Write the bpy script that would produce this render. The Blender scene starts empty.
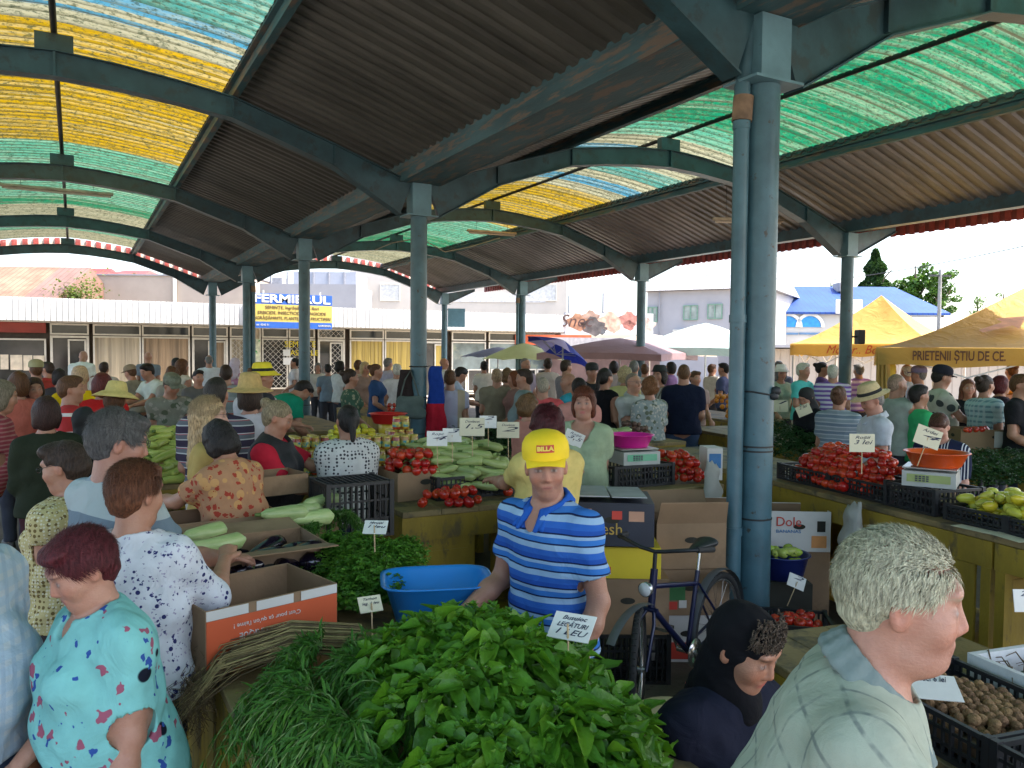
import bpy, math, random
import numpy as np
from mathutils import Vector, Matrix, Euler
random.seed(7); rng = np.random.default_rng(7)
PI = math.pi
C = bpy.context.scene.collection
SC = bpy.context.scene
# ---------------------------------------------------------------- camera
FPX, PITCH, ROLL, YAW, CAMH = 803.7, -.0406, .0083, .498, 2.0
Fv = np.array([math.sin(YAW)*math.cos(PITCH), math.cos(YAW)*math.cos(PITCH), math.sin(PITCH)])
R0 = np.array([math.cos(YAW), -math.sin(YAW), 0.]); Uv0 = np.cross(R0, Fv)
Rv = math.cos(ROLL)*R0+math.sin(ROLL)*Uv0; Uv = -math.sin(ROLL)*R0+math.cos(ROLL)*Uv0
OC = np.array([0, 0, CAMH])
def ray(px, py): return Fv+Rv*(px-512)/FPX+Uv*(384-py)/FPX
def at(px, py, z): d = ray(px, py); return OC+d*(z-CAMH)/d[2]          # point of the plane at height z
def atd(px, py, D): return OC+ray(px, py)*D
def aty(px, py, Y): d = ray(px, py); return OC+d*Y/d[1]
cd = bpy.data.cameras.new('camera'); cam = bpy.data.objects.new('camera', cd); C.objects.link(cam)
cd.sensor_width = 36; cd.lens = 36*FPX/1024; cd.clip_start = .05; cd.clip_end = 2000
cam.matrix_world = Matrix(((Rv[0], Uv[0], -Fv[0], 0), (Rv[1], Uv[1], -Fv[1], 0), (Rv[2], Uv[2], -Fv[2], CAMH), (0, 0, 0, 1)))
SC.camera = cam
# ---------------------------------------------------------------- light
SUN_EL, SUN_AZ = math.radians(56), math.atan2(.85, -.55)     # azimuth measured from +Y towards +X
w = bpy.data.worlds.new('World'); SC.world = w; w.use_nodes = True
nt = w.node_tree; bg = nt.nodes['Background']; sk = nt.nodes.new('ShaderNodeTexSky')
sk.sky_type = 'NISHITA'; sk.sun_disc = False; sk.sun_elevation = SUN_EL; sk.sun_rotation = SUN_AZ
sk.air_density = 1.0; sk.dust_density = 3.0; sk.ozone_density = .3; sk.altitude = 100
nt.links.new(sk.outputs[0], bg.inputs[0]); bg.inputs[1].default_value = .15
sl = bpy.data.lights.new('sun', 'SUN'); sl.energy = 2.7; sl.angle = math.radians(.6); sl.color = (1, .95, .86)
so = bpy.data.objects.new('sun', sl); C.objects.link(so)
sd = Vector((math.sin(SUN_AZ)*math.cos(SUN_EL), math.cos(SUN_AZ)*math.cos(SUN_EL), math.sin(SUN_EL)))
so.rotation_euler = sd.to_track_quat('Z', 'Y').to_euler(); so.location = (0, 0, 30)
SC.view_settings.view_transform = 'Standard'; SC.view_settings.look = 'None'
SC.view_settings.exposure = 2.22; SC.view_settings.gamma = 1
SC.cycles.max_bounces = 8; SC.cycles.diffuse_bounces = 5; SC.cycles.transparent_max_bounces = 12
# ---------------------------------------------------------------- materials
MC = {}
def _n(nt, t, **k):
    n = nt.nodes.new(t)
    for a, b in k.items(): setattr(n, a, b)
    return n
def c4(c): return (c[0], c[1], c[2], 1)
def newmat(name):
    m = bpy.data.materials.new(name); m.use_nodes = True; return m, m.node_tree, m.node_tree.nodes['Principled BSDF']
def ramp(nt, fac, stops, interp='LINEAR'):
    r = nt.nodes.new('ShaderNodeValToRGB'); r.color_ramp.interpolation = interp
    e = r.color_ramp.elements
    while len(e) > 1: e.remove(e[-1])
    e[0].position, e[0].color = stops[0][0], c4(stops[0][1])
    for p, c in stops[1:]: q = e.new(p); q.color = c4(c)
    nt.links.new(fac, r.inputs[0]); return r.outputs[0]
def mixc(nt, fac, a, b, mode='MIX'):
    n = nt.nodes.new('ShaderNodeMix'); n.data_type = 'RGBA'; n.blend_type = mode
    for s, v in ((0, fac), (6, a), (7, b)):
        if hasattr(v, 'is_linked'): nt.links.new(v, n.inputs[s])
        elif s == 0: n.inputs[0].default_value = v
        else: n.inputs[s].default_value = c4(v)
    return n.outputs[2]
def mth(nt, op, a, b=None, c=None):
    n = nt.nodes.new('ShaderNodeMath'); n.operation = op
    for i, v in enumerate((a, b, c)):
        if v is None: continue
        if hasattr(v, 'is_linked'): nt.links.new(v, n.inputs[i])
        else: n.inputs[i].default_value = v
    return n.outputs[0]
def noise(nt, vec, sc, det=4, rough=.55, dist=0):
    n = nt.nodes.new('ShaderNodeTexNoise'); n.inputs['Scale'].default_value = sc; n.inputs['Detail'].default_value = det
    n.inputs['Roughness'].default_value = rough; n.inputs['Distortion'].default_value = dist
    if vec is not None: nt.links.new(vec, n.inputs['Vector'])
    return n.outputs[0]
def mapping(nt, vec, sc=(1, 1, 1), rot=(0, 0, 0), loc=(0, 0, 0)):
    n = nt.nodes.new('ShaderNodeMapping'); n.inputs['Scale'].default_value = sc; n.inputs['Rotation'].default_value = rot; n.inputs['Location'].default_value = loc
    nt.links.new(vec, n.inputs['Vector']); return n.outputs[0]
def objc(nt): return nt.nodes.new('ShaderNodeTexCoord').outputs['Object']
def bump(nt, b, h, st, dist=.01):
    n = nt.nodes.new('ShaderNodeBump'); n.inputs['Strength'].default_value = st; n.inputs['Distance'].default_value = dist
    nt.links.new(h, n.inputs['Height']); nt.links.new(n.outputs[0], b.inputs['Normal'])
def M(name, col, rough=.7, var=.2, vs=6, second=None, s_scale=3, s_lo=.55, s_hi=.7, bst=0, bs=60, metal=0, spec=.5, stretch=(1, 1, 1), rnd=0):
    """painted / plain surface: tone variation, optional second colour in patches (rust, dirt, wear), bump"""
    if name in MC: return MC[name]
    m, nt, b = newmat(name); v = mapping(nt, objc(nt), stretch)
    f = noise(nt, v, vs, 5)
    dk = tuple(x*(1-var) for x in col); lt = tuple(min(.9, x*(1+var)) for x in col)
    o = ramp(nt, f, [(.3, dk), (.7, lt)])
    if second is not None:
        g = noise(nt, v, s_scale, 8, .65)
        k = ramp(nt, g, [(s_lo, (0, 0, 0)), (s_hi, (1, 1, 1))]); o = mixc(nt, k, o, second)
    if rnd:
        oi = nt.nodes.new('ShaderNodeObjectInfo'); hs = nt.nodes.new('ShaderNodeHueSaturation')
        nt.links.new(mth(nt, 'MULTIPLY_ADD', oi.outputs['Random'], rnd*.035, .5-rnd*.012), hs.inputs['Hue'])
        nt.links.new(mth(nt, 'MULTIPLY_ADD', oi.outputs['Random'], rnd, 1-rnd/2), hs.inputs['Value'])
        nt.links.new(o, hs.inputs['Color']); o = hs.outputs[0]
    nt.links.new(o, b.inputs['Base Color']); b.inputs['Roughness'].default_value = rough; b.inputs['Metallic'].default_value = metal
    b.inputs['Specular IOR Level'].default_value = spec
    if bst: bump(nt, b, noise(nt, v, bs, 4), bst)
    MC[name] = m; return m
def fan_cloth(name, kind, cols, sc=1.0, rough=.85):
    """woven cloth with a printed pattern in the object's own metres"""
    if name in MC: return MC[name]
    m, nt, b = newmat(name); oc = objc(nt); sx = nt.nodes.new('ShaderNodeSeparateXYZ'); nt.links.new(oc, sx.inputs[0])
    X, Y, Z = sx.outputs; base = cols[0]
    lt = tuple(min(.9, x*1.08) for x in base); dk = tuple(x*.88 for x in base)
    o = ramp(nt, noise(nt, oc, 14, 4), [(.3, dk), (.7, lt)])
    if kind == 'hstripe':      # cols: list of (width in m, colour) repeating
        tot = sum(a for a, _ in cols[1]); f = mth(nt, 'FRACT', mth(nt, 'DIVIDE', mth(nt, 'ADD', Z, mth(nt, 'MULTIPLY', noise(nt, oc, 3, 2), .02)), tot))
        st = []; p = 0
        for a, c in cols[1]: st.append((p/tot, c)); p += a
        o = mixc(nt, .95, o, ramp(nt, f, st, 'CONSTANT'))
    elif kind == 'vstripe':
        tot = sum(a for a, _ in cols[1]); f = mth(nt, 'FRACT', mth(nt, 'DIVIDE', mth(nt, 'ADD', Y, 10), tot))
        st = []; p = 0
        for a, c in cols[1]: st.append((p/tot, c)); p += a
        o = ramp(nt, f, st, 'CONSTANT')
    elif kind == 'blocks':     # wide soft colour blocks round the body
        f = mth(nt, 'FRACT', mth(nt, 'DIVIDE', mth(nt, 'ADD', Z, mth(nt, 'MULTIPLY', mth(nt, 'ABSOLUTE', Y), .1)), .42)); o = ramp(nt, f, [(0, cols[1]), (.28, cols[0]), (.55, cols[2]), (.8, cols[1])], 'CONSTANT')
    elif kind == 'grid':       # thin lines in both directions, broken up
        for ax, t in ((mth(nt, 'ADD', mth(nt, 'MULTIPLY', Z, .7), mth(nt, 'MULTIPLY', X, .7)), .075*sc), (mth(nt, 'ADD', Y, mth(nt, 'MULTIPLY', X, .15)), .075*sc)):
            f = mth(nt, 'FRACT', mth(nt, 'DIVIDE', mth(nt, 'ADD', ax, 10), t))
            l = ramp(nt, f, [(0, (1, 1, 1)), (.05, (.9, .9, .9)), (.09, (0, 0, 0)), (.96, (0, 0, 0)), (1, (1, 1, 1))])
            l2 = mth(nt, 'MULTIPLY', l, ramp(nt, noise(nt, oc, 26, 2), [(.42, (.15, .15, .15)), (.55, (.95, .95, .95))]))
            o = mixc(nt, l2, o, cols[1])
    elif kind == 'plaid':
        for ax, t, c in ((Z, .06*sc, cols[1]), (mth(nt, 'ADD', Y, X), .06*sc, cols[2])):
            f = mth(nt, 'FRACT', mth(nt, 'DIVIDE', mth(nt, 'ADD', ax, 10), t))
            l = ramp(nt, f, [(0, (.7, .7, .7)), (.3, (.7, .7, .7)), (.34, (0, 0, 0)), (.9, (0, 0, 0)), (.95, (.7, .7, .7))])
            o = mixc(nt, l, o, c)
    elif kind in ('dots', 'floral', 'geo', 'sparse'):
        for i, c in enumerate(cols[1:]):
            vo = nt.nodes.new('ShaderNodeTexVoronoi'); vo.inputs['Scale'].default_value = (9+i*5)*sc; vo.inputs['Randomness'].default_value = .35 if kind == 'geo' else .9
            vv = mapping(nt, oc, loc=(i*3.1, i*1.7, i*.9))
            if kind in ('floral', 'sparse') and i != 0:
                mx = nt.nodes.new('ShaderNodeVectorMath'); mx.operation = 'MULTIPLY_ADD'; nn = nt.nodes.new('ShaderNodeTexNoise'); nn.inputs['Scale'].default_value = 30*sc
                nt.links.new(vv, nn.inputs['Vector']); nt.links.new(nn.outputs['Color'], mx.inputs[0]); mx.inputs[1].default_value = (.07/sc,)*3; nt.links.new(vv, mx.inputs[2]); vv = mx.outputs[0]
            nt.links.new(vv, vo.inputs['Vector'])
            th = {'dots': .26, 'floral': .33, 'geo': .33, 'sparse': .17 if i == 0 else .21}[kind]
            k = ramp(nt, vo.outputs['Distance'], [(th, (1, 1, 1)), (th+.03, (0, 0, 0))])
            o = mixc(nt, k, o, c)
    nt.links.new(o, b.inputs['Base Color']); b.inputs['Roughness'].default_value = rough; b.inputs['Specular IOR Level'].default_value = .12
    h = mth(nt, 'ADD', mth(nt, 'MULTIPLY', noise(nt, oc, 9, 3, .5, 1.2), 1.0), mth(nt, 'MULTIPLY', noise(nt, oc, 420, 1), .05))
    bump(nt, b, h, .55, .02)
    MC[name] = m; return m
# ---------------------------------------------------------------- mesh helpers
def rawmesh(name, v, faces, mats, fm=None, smooth=True):
    me = bpy.data.meshes.new(name)
    v = np.asarray(v, dtype=np.float32)
    if isinstance(faces, np.ndarray):
        n, k = faces.shape; tot = np.full(n, k); idx = faces.ravel()
    else:
        tot = np.array([len(f) for f in faces]); idx = np.array([i for f in faces for i in f]); n = len(faces)
    me.vertices.add(len(v)); me.vertices.foreach_set('co', v.ravel())
    me.loops.add(len(idx)); me.loops.foreach_set('vertex_index', idx.astype(np.int32))
    me.polygons.add(n); st = np.concatenate([[0], np.cumsum(tot)[:-1]]).astype(np.int32)
    me.polygons.foreach_set('loop_start', st); me.polygons.foreach_set('loop_total', tot.astype(np.int32))
    for m in (mats if isinstance(mats, (list, tuple)) else [mats]): me.materials.append(m)
    if fm is not None: me.polygons.foreach_set('material_index', np.asarray(fm, dtype=np.int32))
    me.polygons.foreach_set('use_smooth', np.full(n, smooth) if isinstance(smooth, bool) else np.asarray(smooth))
    me.update(calc_edges=True); me.validate(); return me
def link(name, me, parent=None, loc=None, rot=None):
    o = bpy.data.objects.new(name, me); C.objects.link(o)
    if parent is not None: o.parent = parent
    if loc is not None: o.location = [float(x) for x in loc]
    if rot is not None: o.rotation_euler = [float(x) for x in rot]
    return o
def tag(o, label=None, cat=None, group=None, kind=None):
    if label: o['label'] = label
    if cat: o['category'] = cat
    if group: o['group'] = group
    if kind: o['kind'] = kind
    return o
def empty(name, loc=(0, 0, 0), rz=0):
    o = bpy.data.objects.new(name, None); C.objects.link(o); o.location = [float(x) for x in loc]; o.rotation_euler = (0, 0, float(rz)); o.empty_display_size = .1; return o
def thing(name, label, cat, loc=(0, 0, 0), rz=0, group=None): return tag(empty(name, loc, rz), label, cat, group)
def kids(o): return [c for c in bpy.data.objects if c.parent is o]
def copy_tree(o, parent=None, ch=None):
    c = o.copy(); C.objects.link(c); c.parent = parent
    for k in o.children: copy_tree(k, c)
    return c
class MB:
    def __init__(s): s.v = []; s.f = []; s.m = []; s.sm = []; s.T = None
    def add(s, vs, fs, mi=0, sm=False):
        b = len(s.v)
        if s.T is not None: vs = [tuple(s.T @ Vector(p)) for p in vs]
        s.v += [tuple(float(x) for x in p) for p in vs]; s.f += [tuple(i+b for i in f) for f in fs]; s.m += [mi]*len(fs); s.sm += [sm]*len(fs)
    def box(s, a, b, mi=0, rz=0, piv=None, bev=0):
        x0, y0, z0 = a; x1, y1, z1 = b
        if bev:
            e = bev; P = []
            for z, k in ((z0, e), (z0+e, 0), (z1-e, 0), (z1, e)):
                P += [(x0+k+(e if k == 0 else 0)*0+e*(k == 0)*0, y0+k, z), (x1-k, y0+k, z), (x1-k, y1-k, z), (x0+k, y1-k, z)]
            F = [(3, 2, 1, 0), (12, 13, 14, 15)]
            for l in range(3):
                for i in range(4): F.append((l*4+i, l*4+(i+1) % 4, l*4+4+(i+1) % 4, l*4+4+i))
        else:
            P = [(x0, y0, z0), (x1, y0, z0), (x1, y1, z0), (x0, y1, z0), (x0, y0, z1), (x1, y0, z1), (x1, y1, z1), (x0, y1, z1)]
            F = [(3, 2, 1, 0), (4, 5, 6, 7), (0, 1, 5, 4), (1, 2, 6, 5), (2, 3, 7, 6), (3, 0, 4, 7)]
        if rz:
            cx, cy = piv if piv else ((x0+x1)/2, (y0+y1)/2); c, sn = math.cos(rz), math.sin(rz)
            P = [(cx+(p[0]-cx)*c-(p[1]-cy)*sn, cy+(p[0]-cx)*sn+(p[1]-cy)*c, p[2]) for p in P]
        s.add(P, F, mi)
    def bar(s, a, b, w, h=None, mi=0, up=(0, 0, 1)):
        a = Vector(a); b = Vector(b); d = (b-a).normalized(); h = h or w; u = Vector(up)
        if abs(d.dot(u)) > .98: u = Vector((1, 0, 0))
        x = d.cross(u).normalized()*w/2; y = x.cross(d).normalized()*h/2
        P = [p+i*x+j*y for p in (a, b) for i, j in ((-1, -1), (1, -1), (1, 1), (-1, 1))]
        s.add(P, [(0, 1, 2, 3), (7, 6, 5, 4), (1, 0, 4, 5), (2, 1, 5, 6), (3, 2, 6, 7), (0, 3, 7, 4)], mi)
    def tube(s, pts, r, n=8, mi=0, cap=True, sm=True):
        pts = [Vector(p) for p in pts]; rs = r if isinstance(r, (list, tuple)) else [r]*len(pts); P = []; F = []
        pu = None
        for i, p in enumerate(pts):
            d = (pts[min(i+1, len(pts)-1)]-pts[max(i-1, 0)]).normalized()
            u = pu if pu is not None else (Vector((0, 0, 1)) if abs(d.z) < .9 else Vector((1, 0, 0)))
            x = d.cross(u); x = x.normalized() if x.length > 1e-6 else Vector((1, 0, 0)); y = x.cross(d).normalized(); pu = y
            for k in range(n): a = 2*PI*k/n; P.append(p+(x*math.cos(a)+y*math.sin(a))*rs[i])
        for i in range(len(pts)-1):
            for k in range(n): F.append((i*n+k, i*n+(k+1) % n, (i+1)*n+(k+1) % n, (i+1)*n+k))
        s.add(P, F, mi, sm)
        if cap: s.add(P[:n], [tuple(range(n))], mi); s.add(P[-n:], [tuple(range(n-1, -1, -1))], mi)
    def lathe(s, prof, n=20, mi=0, c=(0, 0, 0), sm=True, sx=1, sy=1, lobes=0, lamp=0, sq=0):
        P = []; F = []
        for r, z in prof:
            for k in range(n):
                a = 2*PI*k/n; q = 1+lamp*math.cos(lobes*a)
                ca, sa = math.cos(a), math.sin(a)
                if sq: e = (abs(ca)**sq+abs(sa)**sq)**(-1/sq); q *= e
                P.append((c[0]+r*q*sx*ca, c[1]+r*q*sy*sa, c[2]+z))
        for i in range(len(prof)-1):
            for k in range(n): F.append((i*n+k, i*n+(k+1) % n, (i+1)*n+(k+1) % n, (i+1)*n+k))
        s.add(P, F, mi, sm)
    def ngon(s, pts, mi=0): s.add(pts, [tuple(range(len(pts)))], mi)
    def prism(s, poly, y0, y1, mi=0, ax='y'):
        """poly (a, z) extruded along y (or x)"""
        n = len(poly)
        g = (lambda a, z, t: (a, t, z)) if ax == 'y' else ((lambda a, z, t: (t, a, z)) if ax == 'x' else (lambda a, z, t: (a, z, t)))
        P = [g(a, z, y0) for a, z in poly]+[g(a, z, y1) for a, z in poly]
        s.add(P, [tuple(range(n)), tuple(range(2*n-1, n-1, -1))]+[(i, i+n, (i+1) % n+n, (i+1) % n) for i in range(n)], mi)
    def mesh(s, name, mats): return rawmesh(name, s.v, s.f, mats, s.m, s.sm)
    def build(s, name, mats, parent=None, loc=None, rot=None): return link(name, s.mesh(name, mats), parent, loc, rot)
def text(name, body, size, mat, parent, loc, rot, ext=.002, width=None, align='CENTER', shear=0, bold=0):
    cu = bpy.data.curves.new(name, 'FONT'); cu.body = body; cu.size = size; cu.extrude = ext; cu.align_x = align; cu.align_y = 'CENTER'; cu.shear = shear; cu.offset = bold; cu.resolution_u = 3
    o = bpy.data.objects.new(name, cu); C.objects.link(o); bpy.context.view_layer.update()
    me = bpy.data.meshes.new_from_object(o.evaluated_get(bpy.context.evaluated_depsgraph_get()))
    bpy.data.objects.remove(o); me.name = name; me.materials.clear(); me.materials.append(mat)
    if width:
        xs = [v.co.x for v in me.vertices]; k = width/(max(xs)-min(xs))
        for v in me.vertices: v.co.x *= k
    return link(name, me, parent, loc, rot)
# ================================================================ ground
VA, VB, VC, V3 = 3.98, 12.25, -4.29, -12.56
FR = [3.91+6.0*i for i in range(-1, 5)]     # frame positions along Y; the camera stands between two frames
A0Y = 3.91
def ground():
    m, nt, b = newmat('worn concrete'); oc = objc(nt)
    o = ramp(nt, noise(nt, oc, 1.2, 8, .65), [(.3, (.055, .045, .035)), (.55, (.11, .095, .075)), (.75, (.17, .15, .125))])
    o = mixc(nt, ramp(nt, noise(nt, oc, 9, 6, .7), [(.58, (0, 0, 0)), (.66, (1, 1, 1))]), o, (.04, .035, .028))
    nt.links.new(o, b.inputs['Base Color']); b.inputs['Roughness'].default_value = .75; bump(nt, b, noise(nt, oc, 25, 6), .5)
    g = MB(); g.box((-7, -5, -.06), (14.5, 29.5, 0)); tag(g.build('market_floor', m), kind='structure')
    a = MB(); a.box((-600, -600, -.5), (600, 900, -.07)); tag(a.build('ground', M('pale paving', (.37, .32, .26), .9, .15, 2, second=(.27, .24, .20), s_scale=.6, bst=.4)), kind='structure')
ground()
# ================================================================ market hall
steel = M('old blue green steel paint', (.030, .075, .092), .42, .35, 3, second=(.03, .05, .055), s_scale=5, s_lo=.52, s_hi=.62, bst=.15, bs=30)
steelc = M('blue column paint', (.055, .125, .155), .4, .25, 4, second=(.05, .045, .035), s_scale=14, s_lo=.62, s_hi=.68, bst=.2, bs=25)
steelr = M('flaking blue paint over rust', (.04, .10, .115), .6, .4, 3, second=(.16, .12, .09), s_scale=9, s_lo=.5, s_hi=.6, stretch=(1, .25, 2), bst=.3)
black = M('dark iron', (.02, .022, .024), .6, .3, 8)
hall = thing('market_hall', 'open sided market hall with blue steel arches under coloured plastic and metal roof sheets', 'market hall')
TOP = [(0, 5.12), (.6, 5.08), (1.2, 5.01), (1.8, 4.92), (3.0, 4.53), (4.02, 4.17)]
BOT = [(0, 4.86), (.6, 4.83), (1.2, 4.77), (1.8, 4.68), (2.96, 4.28), (3.86, 3.76)]
def prof(dx, off):          # sheet height above the rafter's top line
    return float(np.interp(abs(dx), [p[0] for p in TOP], [p[1] for p in TOP]))+off
def rafter():
    b = MB()
    for sg in (-1, 1):
        for i in range(5):
            q = [TOP[i], TOP[i+1], BOT[i+1], BOT[i]]; q = [(sg*x, z) for x, z in q]
            b.prism(q, -.035, .035)
            b.bar((sg*BOT[i][0], 0, BOT[i][1]), (sg*BOT[i+1][0], 0, BOT[i+1][1]), .17, .014)
            b.bar((sg*TOP[i][0], 0, TOP[i][1]), (sg*TOP[i+1][0], 0, TOP[i+1][1]), .17, .012)
        for x, t, bo in ((1.8, 4.92, 4.68), (3.0, 4.53, 4.28)): b.box((sg*x-.01, -.075, bo+.012), (sg*x+.01, .075, t-.012))
    b.box((-.18, -.055, 5.127), (.18, .055, 5.30)); b.box((-.012, -.08, 4.87), (.012, .08, 5.11))
    return b.mesh('rafter', steel)
RAF = rafter()
def column_mesh():
    b = MB(); n = 24
    b.tube([(0, 0, .02), (0, 0, 3.74)], .109, n); b.tube([(0, 0, 2.9), (0, 0, 2.915)], .112, n, cap=False)
    for z in (.9, 1.35, 1.38): b.tube([(0, 0, z), (0, 0, z+.012)], .113, n, mi=1, cap=False)
    b.box((-.2, -.2, 0), (.2, .2, .02))
    return b.mesh('column', [steelc, black])
def cap_mesh():
    b = MB(); b.box((-.21, -.15, 3.742), (.21, .15, 3.76)); b.box((-.13, -.11, 3.762), (.13, .11, 4.165)); return b.mesh('capital', M('capital paint', (.1, .2, .24), .4, .25, 4, second=(.08, .07, .06), s_scale=8, s_lo=.62, s_hi=.7))
COL, CAP = column_mesh(), cap_mesh()
for X in (VC, VA, VB):
    for Y in FR:
        c = link('column', COL, hall, (X, Y, 0)); link('capital', CAP, c)
for X in ((VC+VA)/2, (VA+VB)/2):
    for Y in FR: link('rafter', RAF, hall, (X, Y, 0))
# outer brackets beyond the right row
b = MB(); b.prism([(.13, 3.78), (.13, 4.165), (1.25, 4.38), (1.25, 4.3)], -.04, .04); b.bar((.13, 0, 3.775), (1.25, 0, 4.29), .15, .012)
BR = b.mesh('bracket', steel)
for Y in FR: link('bracket', BR, hall, (VB, Y, 0))
# gutters: open box channels resting on the capitals
def gutter(X, w, m):
    b = MB(); y0, y1 = FR[0]-1, FR[-1]+.9
    b.box((X-w, y0, 4.172), (X+w, y1, 4.19)); b.box((X-w-.008, y0, 4.165), (X-w, y1, 4.47)); b.box((X+w, y0, 4.165), (X+w+.008, y1, 4.47))
    b.box((X-w-.05, y0, 4.47), (X-w+.01, y1, 4.485)); b.box((X+w-.01, y0, 4.47), (X+w+.05, y1, 4.485))
    return b.build('gutter', m, hall)
gutter(VA, .27, steelr); gutter(VC, .27, steelr)
b = MB(); b.box((VB-.16, FR[0]-1, 4.17), (VB-.06, FR[-1]+.9, 4.42)); b.box((VB+.06, FR[0]-1, 4.19), (VB+.14, FR[-1]+.9, 4.40)); b.build('edge_beam', steel, hall)
# purlins along the ridge and at the edge of the plastic sheets
for X in ((VC+VA)/2, (VA+VB)/2):
    b = MB(); b.tube([(X, FR[0]-1, 5.33), (X, FR[-1]+.8, 5.33)], .032, 6)
    b.build('ridge_purlin', black, hall)
    for sg in (-1, 1):
        b = MB(); x = X+sg*1.83; b.box((x-.04, FR[0]-1, 4.93), (x+.04, FR[-1]+.8, 5.03)); b.box((x-.09, FR[0]-1, 5.035), (x+.09, FR[-1]+.8, 5.05))
        b.box((x-sg*.035-.008, FR[0]-1, 5.052), (x-sg*.035+.008, FR[-1]+.8, 5.165)); b.build('purlin', steelr, hall)
# corrugated sheets -------------------------------------------------------
def corr(y0, y1, pitch, amp, kind='trap'):
    ys, zs = [], []; y = y0
    while y < y1:
        for t, a in (((0, 0), (.38, 0), (.5, 1), (.88, 1)) if kind == 'trap' else ((0, 0), (.25, .8), (.5, 1), (.75, .8))): ys.append(y+t*pitch); zs.append(a*amp)
        y += pitch
    return np.array(ys), np.array(zs)
def sheet(name, X, d0, d1, y0, y1, off, mat, pitch, amp, nx=10, kind='trap', label=None, sub=None):
    ys, zs = corr(y0, y1, pitch, amp, kind); dx = np.linspace(d0, d1, nx)
    base = np.array([prof(d, off) for d in dx]) if sub is None else np.interp(dx, [d0, d1], sub)
    V = np.zeros((len(ys), nx, 3)); V[:, :, 0] = X+dx[None]; V[:, :, 1] = ys[:, None]; V[:, :, 2] = base[None]+zs[:, None]
    i, j = np.meshgrid(np.arange(len(ys)-1), np.arange(nx-1), indexing='ij'); a = (i*nx+j).ravel()
    o = link(name, rawmesh(name, V.reshape(-1, 3), np.stack([a, a+1, a+nx+1, a+nx], 1), mat, smooth=(kind != 'trap')), hall)
    return o
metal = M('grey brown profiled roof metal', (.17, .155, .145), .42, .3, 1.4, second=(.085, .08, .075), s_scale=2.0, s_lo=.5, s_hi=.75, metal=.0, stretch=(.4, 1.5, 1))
metal_shade = M('shaded profiled roof metal', (.085, .083, .073), .5, .3, 1.4, second=(.045, .045, .04), s_scale=2.0, s_lo=.5, s_hi=.75, stretch=(.4, 1.5, 1))  # darker copy of the roof metal: shade on these vault sides put into the colour
def plastic(name, bands):
    m, nt, b = newmat(name); nt.nodes.remove(b); oc = objc(nt); sx = nt.nodes.new('ShaderNodeSeparateXYZ'); nt.links.new(oc, sx.inputs[0])
    y = mth(nt, 'ADD', sx.outputs[1], mth(nt, 'MULTIPLY', noise(nt, mapping(nt, oc, (.2, 1.5, 1)), 2, 2), .05))
    f = mth(nt, 'DIVIDE', mth(nt, 'ADD', y, 12), 44)
    o = ramp(nt, f, [((p+12)/44, c) for p, c in bands], 'CONSTANT')
    grime = noise(nt, mapping(nt, oc, (2.2, 7, 3)), 3, 9, .8); g2 = noise(nt, mapping(nt, oc, (.25, 9, 1)), 1.5, 4)
    o = mixc(nt, ramp(nt, grime, [(.50, (0, 0, 0)), (.70, (.6, .6, .6))]), o, (.20, .19, .09))
    o = mixc(nt, ramp(nt, g2, [(.5, (0, 0, 0)), (.72, (.55, .55, .55))]), o, (.015, .025, .015))
    g3 = noise(nt, mapping(nt, oc, (.06, 5.5, 1)), 1.0, 3, .7); sp = noise(nt, mapping(nt, oc, (5, 12, 5)), 3, 6, .8)
    o = mixc(nt, ramp(nt, g3, [(.50, (0, 0, 0)), (.56, (.34, .34, .34)), (.62, (.05, .05, .05)), (.68, (.34, .34, .34))]), o, (.26, .27, .19))
    o = mixc(nt, ramp(nt, sp, [(.40, (.85, .85, .85)), (.50, (0, 0, 0))]), o, (.02, .03, .015))
    rib = mth(nt, 'FRACT', mth(nt, 'DIVIDE', mth(nt, 'ADD', sx.outputs[1], 12), .212)); o = mixc(nt, ramp(nt, rib, [(0, (.6, .6, .6)), (.10, (.5, .5, .5)), (.2, (0, 0, 0)), (.9, (0, 0, 0)), (1, (.6, .6, .6))]), o, (.02, .022, .01))
    seam = mth(nt, 'FRACT', mth(nt, 'DIVIDE', mth(nt, 'ADD', sx.outputs[1], 12), 1.06))
    o = mixc(nt, ramp(nt, seam, [(0, (.85, .85, .85)), (.05, (.8, .8, .8)), (.06, (0, 0, 0))], 'CONSTANT'), o, (.04, .035, .02))
    t = nt.nodes.new('ShaderNodeBsdfTranslucent'); d = nt.nodes.new('ShaderNodeBsdfDiffuse'); g = nt.nodes.new('ShaderNodeBsdfGlossy'); g.inputs['Roughness'].default_value = .35
    x = nt.nodes.new('ShaderNodeMixShader'); x.inputs[0].default_value = .25; x2 = nt.nodes.new('ShaderNodeMixShader'); x2.inputs[0].default_value = .03
    nt.links.new(o, t.inputs[0]); nt.links.new(o, d.inputs[0]); nt.links.new(t.outputs[0], x.inputs[1]); nt.links.new(d.outputs[0], x.inputs[2])
    nt.links.new(x.outputs[0], x2.inputs[1]); nt.links.new(g.outputs[0], x2.inputs[2])
    nt.links.new(x2.outputs[0], nt.nodes['Material Output'].inputs[0]); return m
GR, TE, YE, CR, BL, LG, RD = (.001, .12, .055), (.035, .15, .125), (.24, .145, .001), (.20, .19, .12), (.03, .13, .19), (.05, .19, .12), (.2, .03, .025)
bandL = plastic('coloured roof plastic of the left vault', [(-12, TE), (7.4, TE), (8.6, BL), (8.8, CR), (9.0, BL), (9.2, CR), (9.5, YE), (15.1, LG), (20.6, GR), (21.6, CR), (24.4, LG), (26, CR)])
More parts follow.
